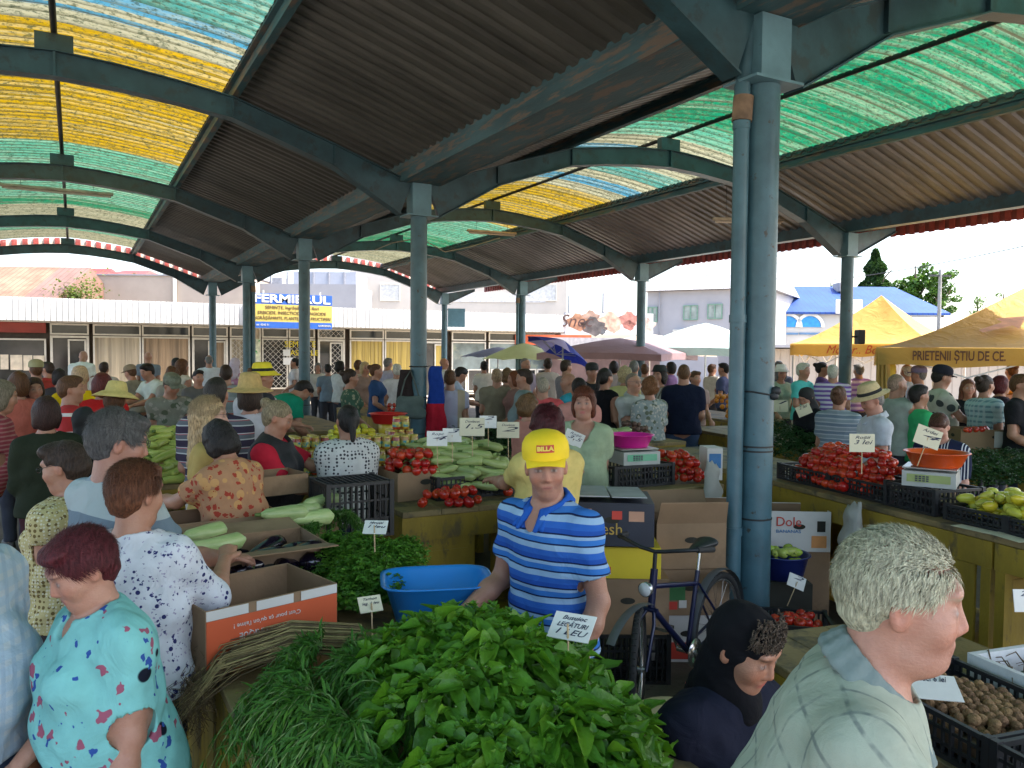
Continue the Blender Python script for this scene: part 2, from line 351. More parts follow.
bandR = plastic('coloured roof plastic of the right vault', [(-12, GR), (9.3, LG), (9.9, CR), (10.6, BL), (11.1, CR), (11.7, TE), (12.4, CR), (12.9, BL), (13.4, CR), (13.9, YE), (18.4, LG), (21.5, GR), (24, CR)])
bandF = plastic('striped end plastic', [(27+i*.155, (.75, .62, .5) if i % 2 else RD) for i in range(16)])
Y0, Y1 = FR[0]-1, FR[-1]+.2
for X, bm in (((VC+VA)/2, bandL), ((VA+VB)/2, bandR)):
    sheet('plastic_roof_sheet', X, -1.86, 1.86, Y0, Y1, .23, bm, .106, .03, 18, 'wave')
    for sg in (-1, 1):
        mm = metal if (X > 4 and sg > 0) else metal_shade
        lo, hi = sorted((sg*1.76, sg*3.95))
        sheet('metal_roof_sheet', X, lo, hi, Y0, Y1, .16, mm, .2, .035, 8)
sheet('overhang_sheet', VB, -.25, 1.9, Y0, Y1, 0, metal, .2, .035, 4, sub=(4.40, 4.56))
redm = M('faded red corrugated edge', (.33, .06, .05), .6, .3, 5, second=(.4, .2, .16), s_scale=6)
# red and white scalloped end sheets and the long red edge
def fringe():
    for X in ((VC+VA)/2, (VA+VB)/2):
        b = MB(); n = 58; xs = np.linspace(-4.0, 4.0, n)
        for i in range(n-1):
            z0, z1 = prof(xs[i], 0), prof(xs[i+1], 0); y = 28.35+(.04 if i % 2 else 0)
            P = [(X+xs[i], y, z0-.06), (X+xs[i+1], y, z1-.06), (X+xs[i+1], y, z1+.25), (X+xs[i], y, z0+.25)]
            Q = [(p[0], p[1]+.03, p[2]) for p in P]
            b.add(P+Q, [(0, 1, 2, 3), (7, 6, 5, 4), (0, 4, 5, 1), (2, 6, 7, 3), (1, 5, 6, 2), (3, 7, 4, 0)], i % 2)
        b.build('end_fringe', [redm, M('cream edge', (.75, .62, .5), .6)], hall)
    b = MB(); y = Y0
    while y < Y1: b.box((VB+1.84, y, 4.3), (VB+1.87, y+.1, 4.56)); b.box((VB+1.865, y+.1, 4.32), (VB+1.9, y+.2, 4.56), 1); y += .2
    b.build('edge_fringe', [redm, M('dark red edge', (.2, .05, .045), .6)], hall)
fringe()
# rain pipes
def pipe(X, Y, dx, dy, top):
    b = MB(); b.tube([(X+dx*.6, Y+dy*.6, 4.168), (X+dx*1.0, Y+dy*1.0, 3.72), (X+dx, Y+dy, 3.55), (X+dx, Y+dy, .25), (X+dx*1.3, Y+dy*1.3, .1)], .052, 12)
    for z in (.8, 2.2, 3.45): b.tube([(X+dx, Y+dy, z), (X+dx, Y+dy, z+.05)], .058, 12)
    b.tube([(X+dx*.93, Y+dy*.93, 3.66), (X+dx, Y+dy, 3.5)], .066, 12, mi=1)
    b.build('rain_pipe', [steelc, M('rusty fitting', (.2, .13, .08), .7, .4, 9)], hall)
pipe(VA, A0Y, -.165, .02, 0); pipe(VC+0, 15.9, .17, 0, 0); pipe(VB, FR[-2]-0, -.16, 0, 0); pipe(VA, FR[-2], .15, -.05, 0)
# tube lamps hung from the arches
def lamp(X, Y, Z, L, rz, lab):
    t = thing('tube_light', lab, 'lamp', (X, Y, Z), rz); b = MB()
    b.box((-L/2, -.05, .02), (L/2, .05, .07), bev=.01); b.build('housing', M('dusty lamp housing', (.42, .33, .24), .7, .3, 8), t)
    b = MB(); b.tube([(-L/2+.04, 0, -.005), (L/2-.04, 0, -.005)], .019, 10); b.build('tube', M('old tube glass', (.55, .45, .36), .3, .1), t)
    b = MB(); zt = 5.32-Z; 
    for x in (-L*.32, L*.32): b.tube([(x, 0, .07), (x, 0, prof((X+x*math.cos(rz))-((VC+VA)/2 if X < VA else (VA+VB)/2), .23)-Z)], .004, 5)
    b.build('hanger', black, t)
p = aty(58, 192, 17.3); lamp(p[0], p[1], p[2], 1.85, 0, 'dusty fluorescent tube fitting under the yellow and green roof sheets at far left')
p = aty(492, 234, 17.2); lamp(p[0], p[1], p[2], 1.25, -.1, 'dusty fluorescent tube fitting under the yellow roof sheets in the middle')
p = atd(965, 229, 15.5); t = lamp(VB-1.6, p[1]+1.2, 4.35, 1.3, -.4, 'fluorescent tube fitting under the brown metal sheets at right')
# loose cable between columns
b = MB(); P = [aty(x, y, 16.4) for x, y in ((375, 250), (392, 243), (420, 238), (445, 252), (470, 247), (500, 238))]
b.tube(P, .012, 5); tag(b.build('roof_cable', M('cable', (.3, .27, .22), .7)), 'thin slack cable strung below the arches behind the middle column', 'cable')
# ================================================================ shops behind the hall
wframe = M('off white window frame', (.62, .58, .5), .5, .1)
glass_d = M('dark shop glass', (.03, .03, .028), .08, .3, 2, spec=.6)
glass_r = M('shop glass with painted reflections', (.16, .2, .19), .06, .5, 1.2, second=(.3, .32, .22), s_scale=1.0)  # reflections painted into the colour as pale greenish patches
def curtain(name, c): 
    if name in MC: return MC[name]
    m, nt, b = newmat(name); oc = objc(nt); f = noise(nt, mapping(nt, oc, (1, 1, .02)), 9, 3)
    nt.links.new(ramp(nt, f, [(.35, tuple(x*.55 for x in c)), (.6, c)]), b.inputs[0]); b.inputs['Roughness'].default_value = .5; bump(nt, b, f, 1, .08); MC[name] = m; return m
def X32(px): return float(aty(px, 340, 32)[0])
shop = thing('shop_row', 'long single storey shop row with white ribbed fascia and curtained shop windows behind the market', 'building', (0, 32, 0))
b = MB(); b.box((-16, .35, 0), (20.2, 6, 2.95)); b.build('wall', M('shop back wall', (.12, .09, .07), .9), shop)
b = MB(); b.box((-16, 6.002, 0), (20.2, 6.1, 3.3)); b.box((-16, -.0, 3.672), (20.2, 6, 3.70)); b.build('roof', M('flat roof edge', (.2, .2, .2), .8), shop)
def ribs(x0, x1, z0, z1, y, pitch=.18):
    b = MB(); x = x0; P = []; 
    while x < x1: 
        for t, o in ((0, 0), (.7, 0), (.76, .025), (.94, .025)): P.append((x+t*pitch, y+o))
        x += pitch
    V = [(p[0], p[1], z0) for p in P]+[(p[0], p[1], z1) for p in P]; n = len(P)
    b.add(V, [(i, i+1, n+i+1, n+i) for i in range(n-1)]); b.box((x0, y+.03, z0), (x1, y+.25, z1-.002)); return b
ribs(-16, 20.2, 2.9, 3.67, -.75).build('fascia', M('white ribbed fascia', (.60, .60, .59), .45, .04, 1, second=(.6, .6, .6), s_scale=2, s_lo=.66, s_hi=.75, stretch=(1, 1, .1)), shop)
b = MB(); b.box((-16, -.46, 2.86), (20.2, .34, 2.9)); b.build('soffit', wframe, shop)
def frame(b, x0, x1, z0, z1, w=.06, y=0, d=.08, mi=0):
    b.box((x0, y, z0), (x0+w, y+d, z1), mi); b.box((x1-w, y, z0), (x1, y+d, z1), mi); b.box((x0+w, y+.001, z0), (x1-w, y+d, z0+w), mi); b.box((x0+w, y+.001, z1-w), (x1-w, y+d, z1), mi)
def window(par, x0, x1, z0, z1, cur=None, lattice=False, glass=glass_d, fm=wframe, y=0, name='window'):
    b = MB(); frame(b, x0, x1, z0, z1, .055, y); f = b.build(name, fm, par)
    b = MB(); b.box((x0+.05, y+.05, z0+.05), (x1-.05, y+.06, z1-.05)); b.build('pane', cur or glass, f)
    if lattice:
        b = MB(); s = .21; n = int((x1-x0+z1-z0)/s)+1
        for k in range(-n, n+1):
            for sg in (1, -1):
                t0 = max(x0, (x0 if sg > 0 else x1)+0) ; 
                pts = []
                for x in np.linspace(x0+.05, x1-.05, 2): pts.append((x, z0+sg*(x-x0)+k*s))
                (xa, za), (xb, zb) = pts
                if max(za, zb) < z0 or min(za, zb) > z1: continue
                def cl(xa, za, xb, zb):
                    for lim, up in ((z0+.05, 0), (z1-.05, 1)):
                        if (za > lim) == bool(up) and za != lim and (zb > lim) != bool(up): t = (lim-za)/(zb-za); xa, za = xa+t*(xb-xa), lim
                        if (zb > lim) == bool(up) and zb != lim and (za > lim) != bool(up) or ((zb > lim) == bool(up) and za == lim and zb != lim): 
                            if zb != za: t = (lim-za)/(zb-za); xb, zb = xa+t*(xb-xa), lim
                    return xa, za, xb, zb
                xa, za, xb, zb = cl(xa, za, xb, zb)
                if min(za, zb) < z0-.01 or max(za, zb) > z1+.01 or abs(xa-xb) < .02: continue
                b.bar((xa, y+.01+.012*(sg > 0), za), (xb, y+.01+.012*(sg > 0), zb), .03, .01)
        b.build('lattice_grille', M('white lattice', (.6, .56, .5), .5), f)
    return f
def door(par, x0, x1, z1, panel, lattice=False, y=0):
    b = MB(); frame(b, x0, x1, 0, z1, .08, y); f = b.build('door', wframe, par); xm = x0+(x1-x0)*.45
    b = MB(); b.box((x0+.09, y+.1, .05), (xm, y+.12, z1-.09)); b.build('gap_shade', glass_d, f)  # dark sheet stands for the shade inside the open door
    window(f, xm, x1-.09, .3, z1-.12, panel, lattice, y=y+.02, name='door_leaf'); return f
cc, cb, cy = curtain('cream curtain', (.5, .42, .3)), curtain('brown curtain', (.36, .25, .15)), curtain('yellow curtain', (.52, .37, .08))
redw = M('red shop front', (.3, .045, .03), .45, .2, 2)
window(shop, X32(-100), X32(46), .8, 2.3, glass_d); b = MB(); b.box((X32(-100), .1, 0), (X32(46), .2, .78)); b.box((X32(-100), .1, 2.5), (X32(46), .2, 2.85)); b.build('red_panel', redw, shop)
b = MB(); 
for i, (a, c) in enumerate(((0, 8), (10, 22), (23, 32), (33, 45))): b.box((X32(a), .0, 1.25-.02*i), (X32(c), .03, 1.75-.01*i))
b.build('notice', M('cream paper', (.6, .52, .4), .7), shop)
b = MB(); b.box((X32(-100), .06, 1.1), (X32(46), .13, .8)); b.build('red_band', redw, shop)
for a, c in ((50, 89), (192, 228), (318, 345)):
    door(shop, X32(a), X32(c), 2.42, {50: glass_d, 192: cb, 318: glass_d}[a], a == 318); window(shop, X32(a), X32(c), 2.45, 2.84, lattice=(a == 318))
for a, c, m_, l in ((93, 141, cc, 0), (142, 190, cb, 0), (230, 247, cc, 1), (262, 288, glass_d, 1), (289, 315, glass_d, 1), (350, 384, cy, 0), (385, 421, cy, 0)):
    window(shop, X32(a), X32(c), .45, 2.42, m_, bool(l)); window(shop, X32(a), X32(c), 2.45, 2.84)
window(shop, X32(248), X32(261), .45, 2.84, cc)
door(shop, X32(425), X32(447), 2.4, cy); window(shop, X32(425), X32(447), 2.45, 2.84)
for a, c in ((452, 486), (489, 520), (523, 555)):
    f = window(shop, X32(a), X32(c), .1, 2.4, glass_r); window(shop, X32(a), X32(c), 2.45, 2.84)
    window(shop, X32(a)+.1, X32(a)+.7, .2, 1.2, glass_d, y=-.03); window(shop, X32(a)+.75, X32(c)-.1, .2, 1.2, glass_d, y=-.03)
# board with yellow letters in the seed shop window and a poster
yl = M('yellow lettering', (.75, .6, .03), .5, .05); wl = M('white lettering', (.70, .70, .68), .5, .05); bl = M('blue board', (.02, .10, .42), .5, .1); dkb = M('dark brown lettering', (.1, .05, .04), .6, .1)
text('window_lettering', 'SEMINȚE', .34, yl, shop, ((X32(285)+X32(315))/2, -.02, 2.2), (PI/2, 0, 0), .004, X32(316)-X32(285))
text('window_lettering', 'ASTICLE', .3, yl, shop, ((X32(290)+X32(318))/2, -.02, 1.86), (PI/2, 0, 0), .004, X32(318)-X32(290))
b = MB(); b.box((X32(283), -.03, 1.75), (X32(290), 0, 2.0)); b.build('notice', wl, shop); b = MB(); b.box((X32(283), -.03, 1.4), (X32(293), 0, 1.68)); b.build('notice', wl, shop)
b = MB(); b.box((X32(249), -.04, 1.2), (X32(260), 0, 2.4)); p_ = b.build('poster', M('pale poster', (.6, .62, .45), .6, .3, 6, second=(.05, .35, .08), s_scale=5, s_lo=.58, s_hi=.62), shop)
# big shop sign
sx0, sx1 = float(aty(251, 320, 31)[0]), float(aty(332, 320, 31)[0]); sw = sx1-sx0
sg = thing('shop_sign', 'large blue and yellow shop sign reading FERMIERUL above the lattice windows', 'sign', ((sx0+sx1)/2, 31, 0))
z1, z0 = 4.10, 2.80
b = MB(); b.box((-sw/2, 0, z0), (sw/2, .12, z1), 2); b.box((-sw/2, -.01, z0), (sw/2, -.001, z0+.24), 1); b.box((-sw/2, -.01, z0+.24), (sw/2, -.001, z1-.4), 0); b.box((-sw/2, -.01, z1-.4), (sw/2, -.001, z1), 1)
for x in (-sw*.35, sw*.35): b.tube([(x, .05, z1), (x, .05, z1+.12)], .03, 6, 2)
b.build('board', [M('yellow sign field', (.50, .40, .10), .5, .08), bl, wframe], sg)
text('lettering', 'FERMIERUL', .42, wl, sg, (0, -.02, z1-.2), (PI/2, 0, 0), .006, sw*.94, bold=.012)
for i, (s_, wd) in enumerate((('SEMINȚE, îngrășăminte, flori', .66), ('ERBICIDE, INSECTICIDE, FUNGICIDE', .84), ('ÎNGRĂȘĂMINTE, PLANTE, POMI FRUCTIFERI', .96))):
    text('small_lettering', s_, .16, dkb, sg, (0, -.02, z1-.52-i*.2), (PI/2, 0, 0), .003, sw*wd)
text('small_lettering', 'tel. 0240 51', .1, wl, sg, (-sw*.36, -.02, z0+.12), (PI/2, 0, 0), .003); text('small_lettering', 'GARDENIA', .1, wl, sg, (sw*.4, -.02, z0+.12), (PI/2, 0, 0), .003)
# ---------------------------------------------------------------- buildings further back (local frame: x = right, y = away)
def hor(px): return 351.3+.0083*(px-512)
class Fr:
    def __init__(s, px0, D): s.px0 = px0; s.D = D
    def x(s, px): return (px-s.px0)*s.D/FPX
    def z(s, px, py): return CAMH+(hor(px)-py)*s.D/FPX
def bthing(name, label, cat, px0, D, rz=0, group=None):
    p = OC+ray(px0, 350)*D; return thing(name, label, cat, (p[0], p[1], -.07), -YAW+rz, group), Fr(px0, D)
def brick_box(par, f, pa, pb, ytop, dep, mat, y0=0, name='wall'):
    b = MB(); b.box((f.x(pa), y0, 0), (f.x(pb), y0+dep, f.z((pa+pb)/2, ytop))); return b.build(name, mat, par)
def gable(par, f, pa, pb, ye, yr, dep, mat, hip=0, name='roof', over=.3):
    x0, x1 = f.x(pa)-over, f.x(pb)+over; z0 = f.z(pa, ye)+.02; z1 = f.z(pa, yr); b = MB(); h = hip*(x1-x0)
    P = [(x0, -over, z0), (x1, -over, z0), (x1, dep+over, z0), (x0, dep+over, z0), (x0+h, dep/2, z1), (x1-h, dep/2, z1)]
    b.add(P, [(0, 1, 5, 4), (2, 3, 4, 5), (1, 2, 5), (3, 0, 4), (3, 2, 1, 0)]); b.box((x0, -over-.02, z0-.14), (x1, -over+.02, z0-.002)); return b.build(name, mat, par)
def roofm(name, c, sec, ax=0):
    if name in MC: return MC[name]
    m, nt, b = newmat(name); oc = objc(nt); sx = nt.nodes.new('ShaderNodeSeparateXYZ'); nt.links.new(oc, sx.inputs[0])
    o = ramp(nt, noise(nt, oc, .6, 6, .7), [(.35, c), (.6, sec)]); l = mth(nt, 'FRACT', mth(nt, 'MULTIPLY', sx.outputs[0], 3.0))
    o = mixc(nt, ramp(nt, l, [(0, (.8, .8, .8)), (.1, (.7, .7, .7)), (.14, (0, 0, 0))]), o, tuple(x*.5 for x in c)); nt.links.new(o, b.inputs[0]); b.inputs['Roughness'].default_value = .6; bump(nt, b, l, .5, .05); MC[name] = m; return m
pale = M('pale rendered wall', (.36, .30, .25), .9, .08, 1); palew = M('bright rendered wall', (.48, .44, .39), .9, .06, 1); greyw = M('grey panel wall', (.27, .27, .29), .8, .08, 1)
rust = roofm('rusted tin roof', (.17, .08, .045), (.27, .18, .11)); rust2 = roofm('dark rusted tin roof', (.15, .08, .06), (.22, .13, .10)); redr = roofm('red tin roof', (.26, .035, .03), (.32, .07, .05)); bluer = roofm('blue tin roof', (.006, .045, .22), (.012, .065, .27)); greyr = roofm('grey slate roof', (.3, .3, .31), (.38, .37, .37))
t, f = bthing('tin_roof_house', 'low house with patched rusty tin roof behind the left shops', 'house', 10, 46)
brick_box(t, f, -90, 30, 300, 8, pale); gable(t, f, -90, 30, 298, 258, 8, rust)
t, f = bthing('tin_roof_shed', 'shed with ribbed brown tin roof beside the creeper', 'shed', 44, 45)
brick_box(t, f, 32, 54, 300, 7, pale); gable(t, f, 32, 54, 298, 260, 7, rust2)
t, f = bthing('red_roof_house', 'house with bright red roof behind the green creeper', 'house', 72, 56)
brick_box(t, f, 56, 90, 292, 8, pale); gable(t, f, 54, 92, 288, 262, 8, redr, .25)
t, f = bthing('brown_roof_house', 'far house with reddish tiled roof above the long pale wall', 'house', 117, 80)
brick_box(t, f, 100, 140, 278, 8, pale); gable(t, f, 100, 140, 276, 266, 8, redr, .2)
t, f = bthing('pale_hall_building', 'long pale pink flat roofed building behind the white fascia', 'building', 160, 50)
brick_box(t, f, 86, 250, 275, 12, pale); b = MB(); b.box((f.x(85), -.1, f.z(160, 275)), (f.x(251), 12, f.z(160, 273.5))); b.build('roof_edge', greyw, t)
b = MB(); b.tube([(f.x(176), -.12, 2), (f.x(176), -.12, f.z(176, 276))], .12, 8); b.build('down_pipe', wframe, t)
t, f = bthing('grey_panel_building', 'grey panelled building with roof vents behind the FERMIERUL sign', 'building', 300, 52)
brick_box(t, f, 250, 356, 283, 12, greyw); brick_box(t, f, 285, 350, 268, 8, M('light grey metal cladding', (.33, .34, .38), .6, .05), 2, 'upper_wall')
b = MB()
for px in (262, 279, 306, 322, 338): b.box((f.x(px)-.05, 1.9, f.z(px, 283)), (f.x(px)+.05, 2.0, f.z(px, 268)))
b.box((f.x(270), .5, f.z(265, 283)), (f.x(280), 1.5, f.z(270, 276))); b.build('seam', M('dark seam', (.25, .25, .27), .7), t)
t, f = bthing('tall_pale_building', 'tall pale building rising behind the middle of the shop row', 'building', 460, 58)
brick_box(t, f, 350, 566, 235, 14, palew)
b = MB(); b.box((f.x(443), -.06, f.z(450, 301)), (f.x(545), 0, f.z(450, 292))); b.build('grey_band', M('grey band', (.5, .5, .5), .8), t)
for a, c in ((380, 400), (525, 556)):
    window(t, f.x(a), f.x(c), f.z(a, 300), f.z(a, 283), M('pale blind', (.5, .5, .48), .6), y=-.08)
# billboard row right of the shops
t, f = bthing('snack_kiosk_row', 'low kiosk row with orange fascia under a wide white food billboard', 'kiosk', 600, 37)
brick_box(t, f, 545, 660, 337, 5, M('dark kiosk front', (.16, .1, .09), .8, .4, 1))
b = MB(); b.box((f.x(515), -.6, f.z(600, 344)), (f.x(590), -.5, f.z(600, 334))); b.build('orange_fascia', M('orange red fascia', (.6, .12, .04), .5), t)
b = MB(); b.box((f.x(545), -.7, f.z(600, 347)), (f.x(660), .0, f.z(600, 336.5))); b.build('awning', M('grey awning', (.45, .42, .42), .8), t)
b = MB(); b.box((f.x(565), -.2, f.z(600, 333)), (f.x(652), -.1, f.z(600, 312))); bb = b.build('billboard', M('billboard white', (.82, .78, .72), .5, .05, 3), t)
for px, py, r, c in ((577, 321, .5, (.45, .22, .12)), (592, 325, .55, (.12, .1, .09)), (590, 316, .4, (.4, .25, .18)), (610, 321, .6, (.75, .4, .28)), (628, 318, .45, (.5, .2, .15)), (628, 324, .3, (.7, .5, .4)), (645, 324, .45, (.75, .5, .4)), (600, 328, .3, (.1, .1, .1))):
    b = MB(); n = 14; b.add([(f.x(px)+r*math.cos(a*2*PI/n)*(1+.2*math.sin(a*2.3)), -.205-.003*abs(px % 5), f.z(px, py)+r*.7*math.sin(a*2*PI/n)*(1+.25*math.cos(a*1.7))) for a in range(n)], [tuple(range(n))]); b.build('food_picture', M('food picture %d' % px, c, .5, .5, 4), bb)
text('lettering', 'Snec', .8, dkb, bb, (f.x(575), -.215, f.z(575, 320)), (PI/2, 0, 0), .004, None, shear=.3)
b = MB()
for px, y in ((570, 293), (605, 290)): b.tube([(f.x(px), 1, f.z(px, 312)), (f.x(px), 1, f.z(px, y))], .05, 6); b.bar((f.x(px-5), 1, f.z(px, 311)), (f.x(px+5), 1, f.z(px, 311)), .1)
b.build('mast', greyw, t)
# beige two storey house
t, f = bthing('two_storey_house', 'pale grey two storey house with slate roof and green framed windows', 'house', 700, 46, -.5)
W = 3.6; b = MB(); b.box((-3.2, 0, 0), (W, 9, 5.65)); b.build('wall', M('pale grey render', (.36, .35, .36), .9, .06, 1), t)
b = MB(); b.add([(-3.5, -.4, 5.67), (W+.3, -.4, 5.67), (W+.3, 9.4, 5.67), (-3.5, 9.4, 5.67), (-1.5, 4.5, 8.3), (W-.5, 4.5, 8.3)], [(0, 1, 5, 4), (2, 3, 4, 5), (1, 2, 5), (3, 0, 4), (3, 2, 1, 0)]); b.build('roof', greyr, t)
for x, z, w_, h_ in ((-3.15, 3.85, .6, .9), (-1.0, 3.95, .85, .85), (.4, 4.0, .85, .85), (2.2, 4.0, .85, .85)):
    window(t, x, x+w_, z, z+h_, M('curtained glass', (.3, .34, .3), .2, .3, 2), fm=M('green frame', (.16, .28, .2), .5), y=-.09)
    b = MB(); b.box((x+w_/2-.03, -.1, z+.055), (x+w_/2+.03, -.02, z+h_-.055)); b.build('mullion', M('green frame', (.16, .28, .2), .5), t)
b = MB(); b.tube([(-2.4, -.15, 0), (-2.4, -.15, 5.6)], .05, 6); b.build('down_pipe', greyw, t)
b = MB(); b.box((-1.5, -.4, 3.0), (-.9, -.02, 3.4), bev=.02); b.build('air_conditioner', wframe, t)
b = MB(); b.prism([(-.4, 6.2), (.4, 6.2), (0, 6.7)], 1.2, 2.6); b.build('dormer', wframe, t)
# blue roofed building
t, f = bthing('blue_roof_building', 'old white building with bright blue roof and arched blue windows', 'building', 860, 50)
brick_box(t, f, 758, 938, 312, 9, M('white plaster', (.5, .48, .45), .9, .08, 1)); gable(t, f, 752, 942, 311, 279, 9, bluer, .10)
for px in (787, 809):
    b = MB(); x = f.x(px); z = f.z(px, 326); r = .68; b.prism([(x+r*math.cos(a), z+r*math.sin(a)) for a in np.linspace(0, PI, 12)], -.06, -.01); b.build('arched_window', M('blue blind', (.02, .25, .6), .4), t)
    b = MB(); P = [(x+q*math.cos(a), z+q*math.sin(a)) for q, s_ in ((r+.02, 1),) for a in np.linspace(0, PI, 12)]+[(x+(r+.22)*math.cos(a), z+(r+.22)*math.sin(a)) for a in np.linspace(PI, 0, 12)]
    for i in range(11): b.prism([P[i], P[i+1], P[22-i], P[23-i]], -.12, -.01)
    b.build('arch_moulding', wl, t); b = MB(); b.box((x-.65, -.08, f.z(px, 333.5)), (x+.65, -.01, f.z(px, 331.5))); b.build('lower_window', M('blue grey blind', (.1, .2, .35), .5), t)
b = MB(); b.box((f.x(832), -.5, f.z(830, 313)), (f.x(858), -.36, f.z(830, 299)), bev=.04); b.build('dropped_tarpaulin', wl, t)
b = MB(); 
b.box((f.x(782), 3, f.z(785, 286)), (f.x(788), 4.2, f.z(785, 276)), bev=.03); b.build('chimney', M('grey brick chimney', (.35, .32, .3), .9, .2, 3), t)
b = MB(); b.box((f.x(858), 3, f.z(860, 287)), (f.x(866), 4.2, f.z(860, 277)), bev=.03); b.build('chimney', M('grey brick chimney', (.35, .32, .3), .9), t)
t, f = bthing('low_white_house', 'low white roofed outbuilding right of the blue roof', 'building', 955, 46)
brick_box(t, f, 935, 990, 335, 6, palew); gable(t, f, 935, 990, 333, 314, 6, M('white sheet roof', (.45, .45, .43), .6, .08, 1))
# market street shutters behind the tents
t, f = bthing('shutter_kiosk_row', 'pale shuttered kiosk row in the sun beyond the yellow tents', 'kiosk', 900, 31)
b = ribs(f.x(745), f.x(1200), .1, 2.25, 0, .35); b.build('shutter', M('cream shutter', (.42, .36, .30), .6, .1, 1), t)
b = MB(); b.box((f.x(745), .26, 0), (f.x(1200), 4, 2.3)); b.box((f.x(745), -.8, 2.3), (f.x(1200), 4, 2.4)); b.build('roof', greyw, t)
# ---------------------------------------------------------------- trees
def leafmat(name, c, rnd=.35):
    if name in MC: return MC[name]
    m, nt, b = newmat(name); nt.nodes.remove(b); g = nt.nodes.new('ShaderNodeNewGeometry'); 
    o = ramp(nt, g.outputs['Random Per Island'], [(0, tuple(x*(1-rnd) for x in c)), (.6, c), (1, (min(1, c[0]*1.7), min(1, c[1]*1.35), c[2]*1.1))])
    d = nt.nodes.new('ShaderNodeBsdfPrincipled'); d.inputs['Roughness'].default_value = .5; d.inputs['Specular IOR Level'].default_value = .35; nt.links.new(o, d.inputs[0])
    t = nt.nodes.new('ShaderNodeBsdfTranslucent'); nt.links.new(mixc(nt, .5, o, (c[0]*1.6, c[1]*1.5, c[2]*.6)), t.inputs[0])
    x = nt.nodes.new('ShaderNodeMixShader'); x.inputs[0].default_value = .28; nt.links.new(d.outputs[0], x.inputs[1]); nt.links.new(t.outputs[0], x.inputs[2]); nt.links.new(x.outputs[0], nt.nodes['Material Output'].inputs[0])
    MC[name] = m; return m
def rand_rot(n, tilt=1.0):
    a = rng.uniform(0, 2*PI, n); b = rng.normal(0, tilt, n); c = rng.uniform(0, 2*PI, n)
    ca, sa, cb, sb, cc_, sc = np.cos(a), np.sin(a), np.cos(b), np.sin(b), np.cos(c), np.sin(c); R = np.zeros((n, 3, 3))
    Rz = np.zeros((n, 3, 3)); Rz[:, 0, 0] = ca; Rz[:, 0, 1] = -sa; Rz[:, 1, 0] = sa; Rz[:, 1, 1] = ca; Rz[:, 2, 2] = 1
    Rx = np.zeros((n, 3, 3)); Rx[:, 0, 0] = 1; Rx[:, 1, 1] = cb; Rx[:, 1, 2] = -sb; Rx[:, 2, 1] = sb; Rx[:, 2, 2] = cb
    Rw = np.zeros((n, 3, 3)); Rw[:, 0, 0] = cc_; Rw[:, 0, 1] = -sc; Rw[:, 1, 0] = sc; Rw[:, 1, 1] = cc_; Rw[:, 2, 2] = 1
    return Rz @ Rx @ Rw
def scatter(base, faces, P, R, S):
    n = len(P); k = len(base); V = np.einsum('nij,kj->nki', R, base)*S[:, None, None]+P[:, None]
    F = (faces[None]+(np.arange(n)*k)[:, None, None]).reshape(-1, faces.shape[1]); return V.reshape(-1, 3), F
LQ = np.array([(-.35, 0, 0), (0, -.5, .05), (.35, 0, 0), (0, .5, -.08)]); LF = np.array([[0, 1, 2, 3]])
def tree(px, D, ytop, wpx, label, col, n=3500, con=False, ybot=None, name='tree'):
    p = OC+ray(px, 350)*D; ht = CAMH+(hor(px)-ytop)*D/FPX+.07; r = wpx*D/FPX/2
    t = thing(name, label, 'tree', (p[0], p[1], -.07)); b = MB(); b.tube([(0, 0, 0), (.1, 0, ht*.5), (0, .1, ht*.92)], [.03*ht, .02*ht, .005*ht], 8)
    for k in range(6): a = k*1.1; b.tube([(0, 0, ht*(.35+.07*k)), (r*.7*math.cos(a), r*.7*math.sin(a), ht*(.5+.07*k))], [.012*ht, .003*ht], 5)
    b.build('trunk', M('bark', (.12, .09, .06), .9, .3, 5), t)
    if con:
        z = rng.uniform(.15, 1, n)**.9; rad = r*1.25*(1-z)**.62*(.55+.45*rng.random(n)**.5)*(1+.3*np.sin(z*45)); a = rng.uniform(0, 2*PI, n); P = np.stack([rad*np.cos(a), rad*np.sin(a), z*ht-rad*.15], 1); S = rng.uniform(.35, .7, n)*r*.35
    else:
        nc = 34; cz = rng.uniform(.42, .92, nc)*ht; ca = rng.uniform(0, 2*PI, nc); cr = r*rng.uniform(.1, .85, nc)*np.sqrt(np.clip(1-((cz/ht-.62)/.42)**2, .05, 1)); cen = np.stack([cr*np.cos(ca), cr*np.sin(ca), cz], 1)
        w_ = rng.integers(0, nc, n); d = rng.normal(0, 1, (n, 3)); d /= np.linalg.norm(d, axis=1)[:, None]; P = cen[w_]+d*(r*.27*rng.uniform(.5, 1.05, n)**.5)[:, None]*np.array([1, 1, .8]); S = rng.uniform(.14, .28, n)*r*.6
    V, F = scatter(LQ, LF, P, rand_rot(n, .9), S); link('crown', rawmesh('crown', V, F, leafmat('leaf '+name+str(col), col), smooth=False), t); return t
tree(873, 66, 250, 46, 'dark conifer standing behind the blue roof', (.03, .075, .022), 9000, True, name='conifer')
tree(914, 62, 256, 52, 'bright green broadleaf tree left of the pole', (.075, .17, .025), 9000)
tree(940, 60, 264, 36, 'smaller bright green tree touching the pole at right', (.08, .18, .03), 6000)
tree(830, 80, 274, 30, 'low distant tree behind the blue roof beside the column', (.07, .14, .03), 4500)
tree(977, 55, 291, 30, 'small thin tree between the pole and the right tent', (.08, .17, .03), 1600)
tree(1003, 55, 286, 24, 'small thin tree nearest the right tent peak', (.08, .17, .03), 1600)
tree(96, 85, 268, 18, 'tiny distant tree top beyond the red roof', (.10, .16, .05), 500)
tree(136, 80, 265, 16, 'small distant tree top beside the brown tiled roof', (.07, .15, .04), 700)
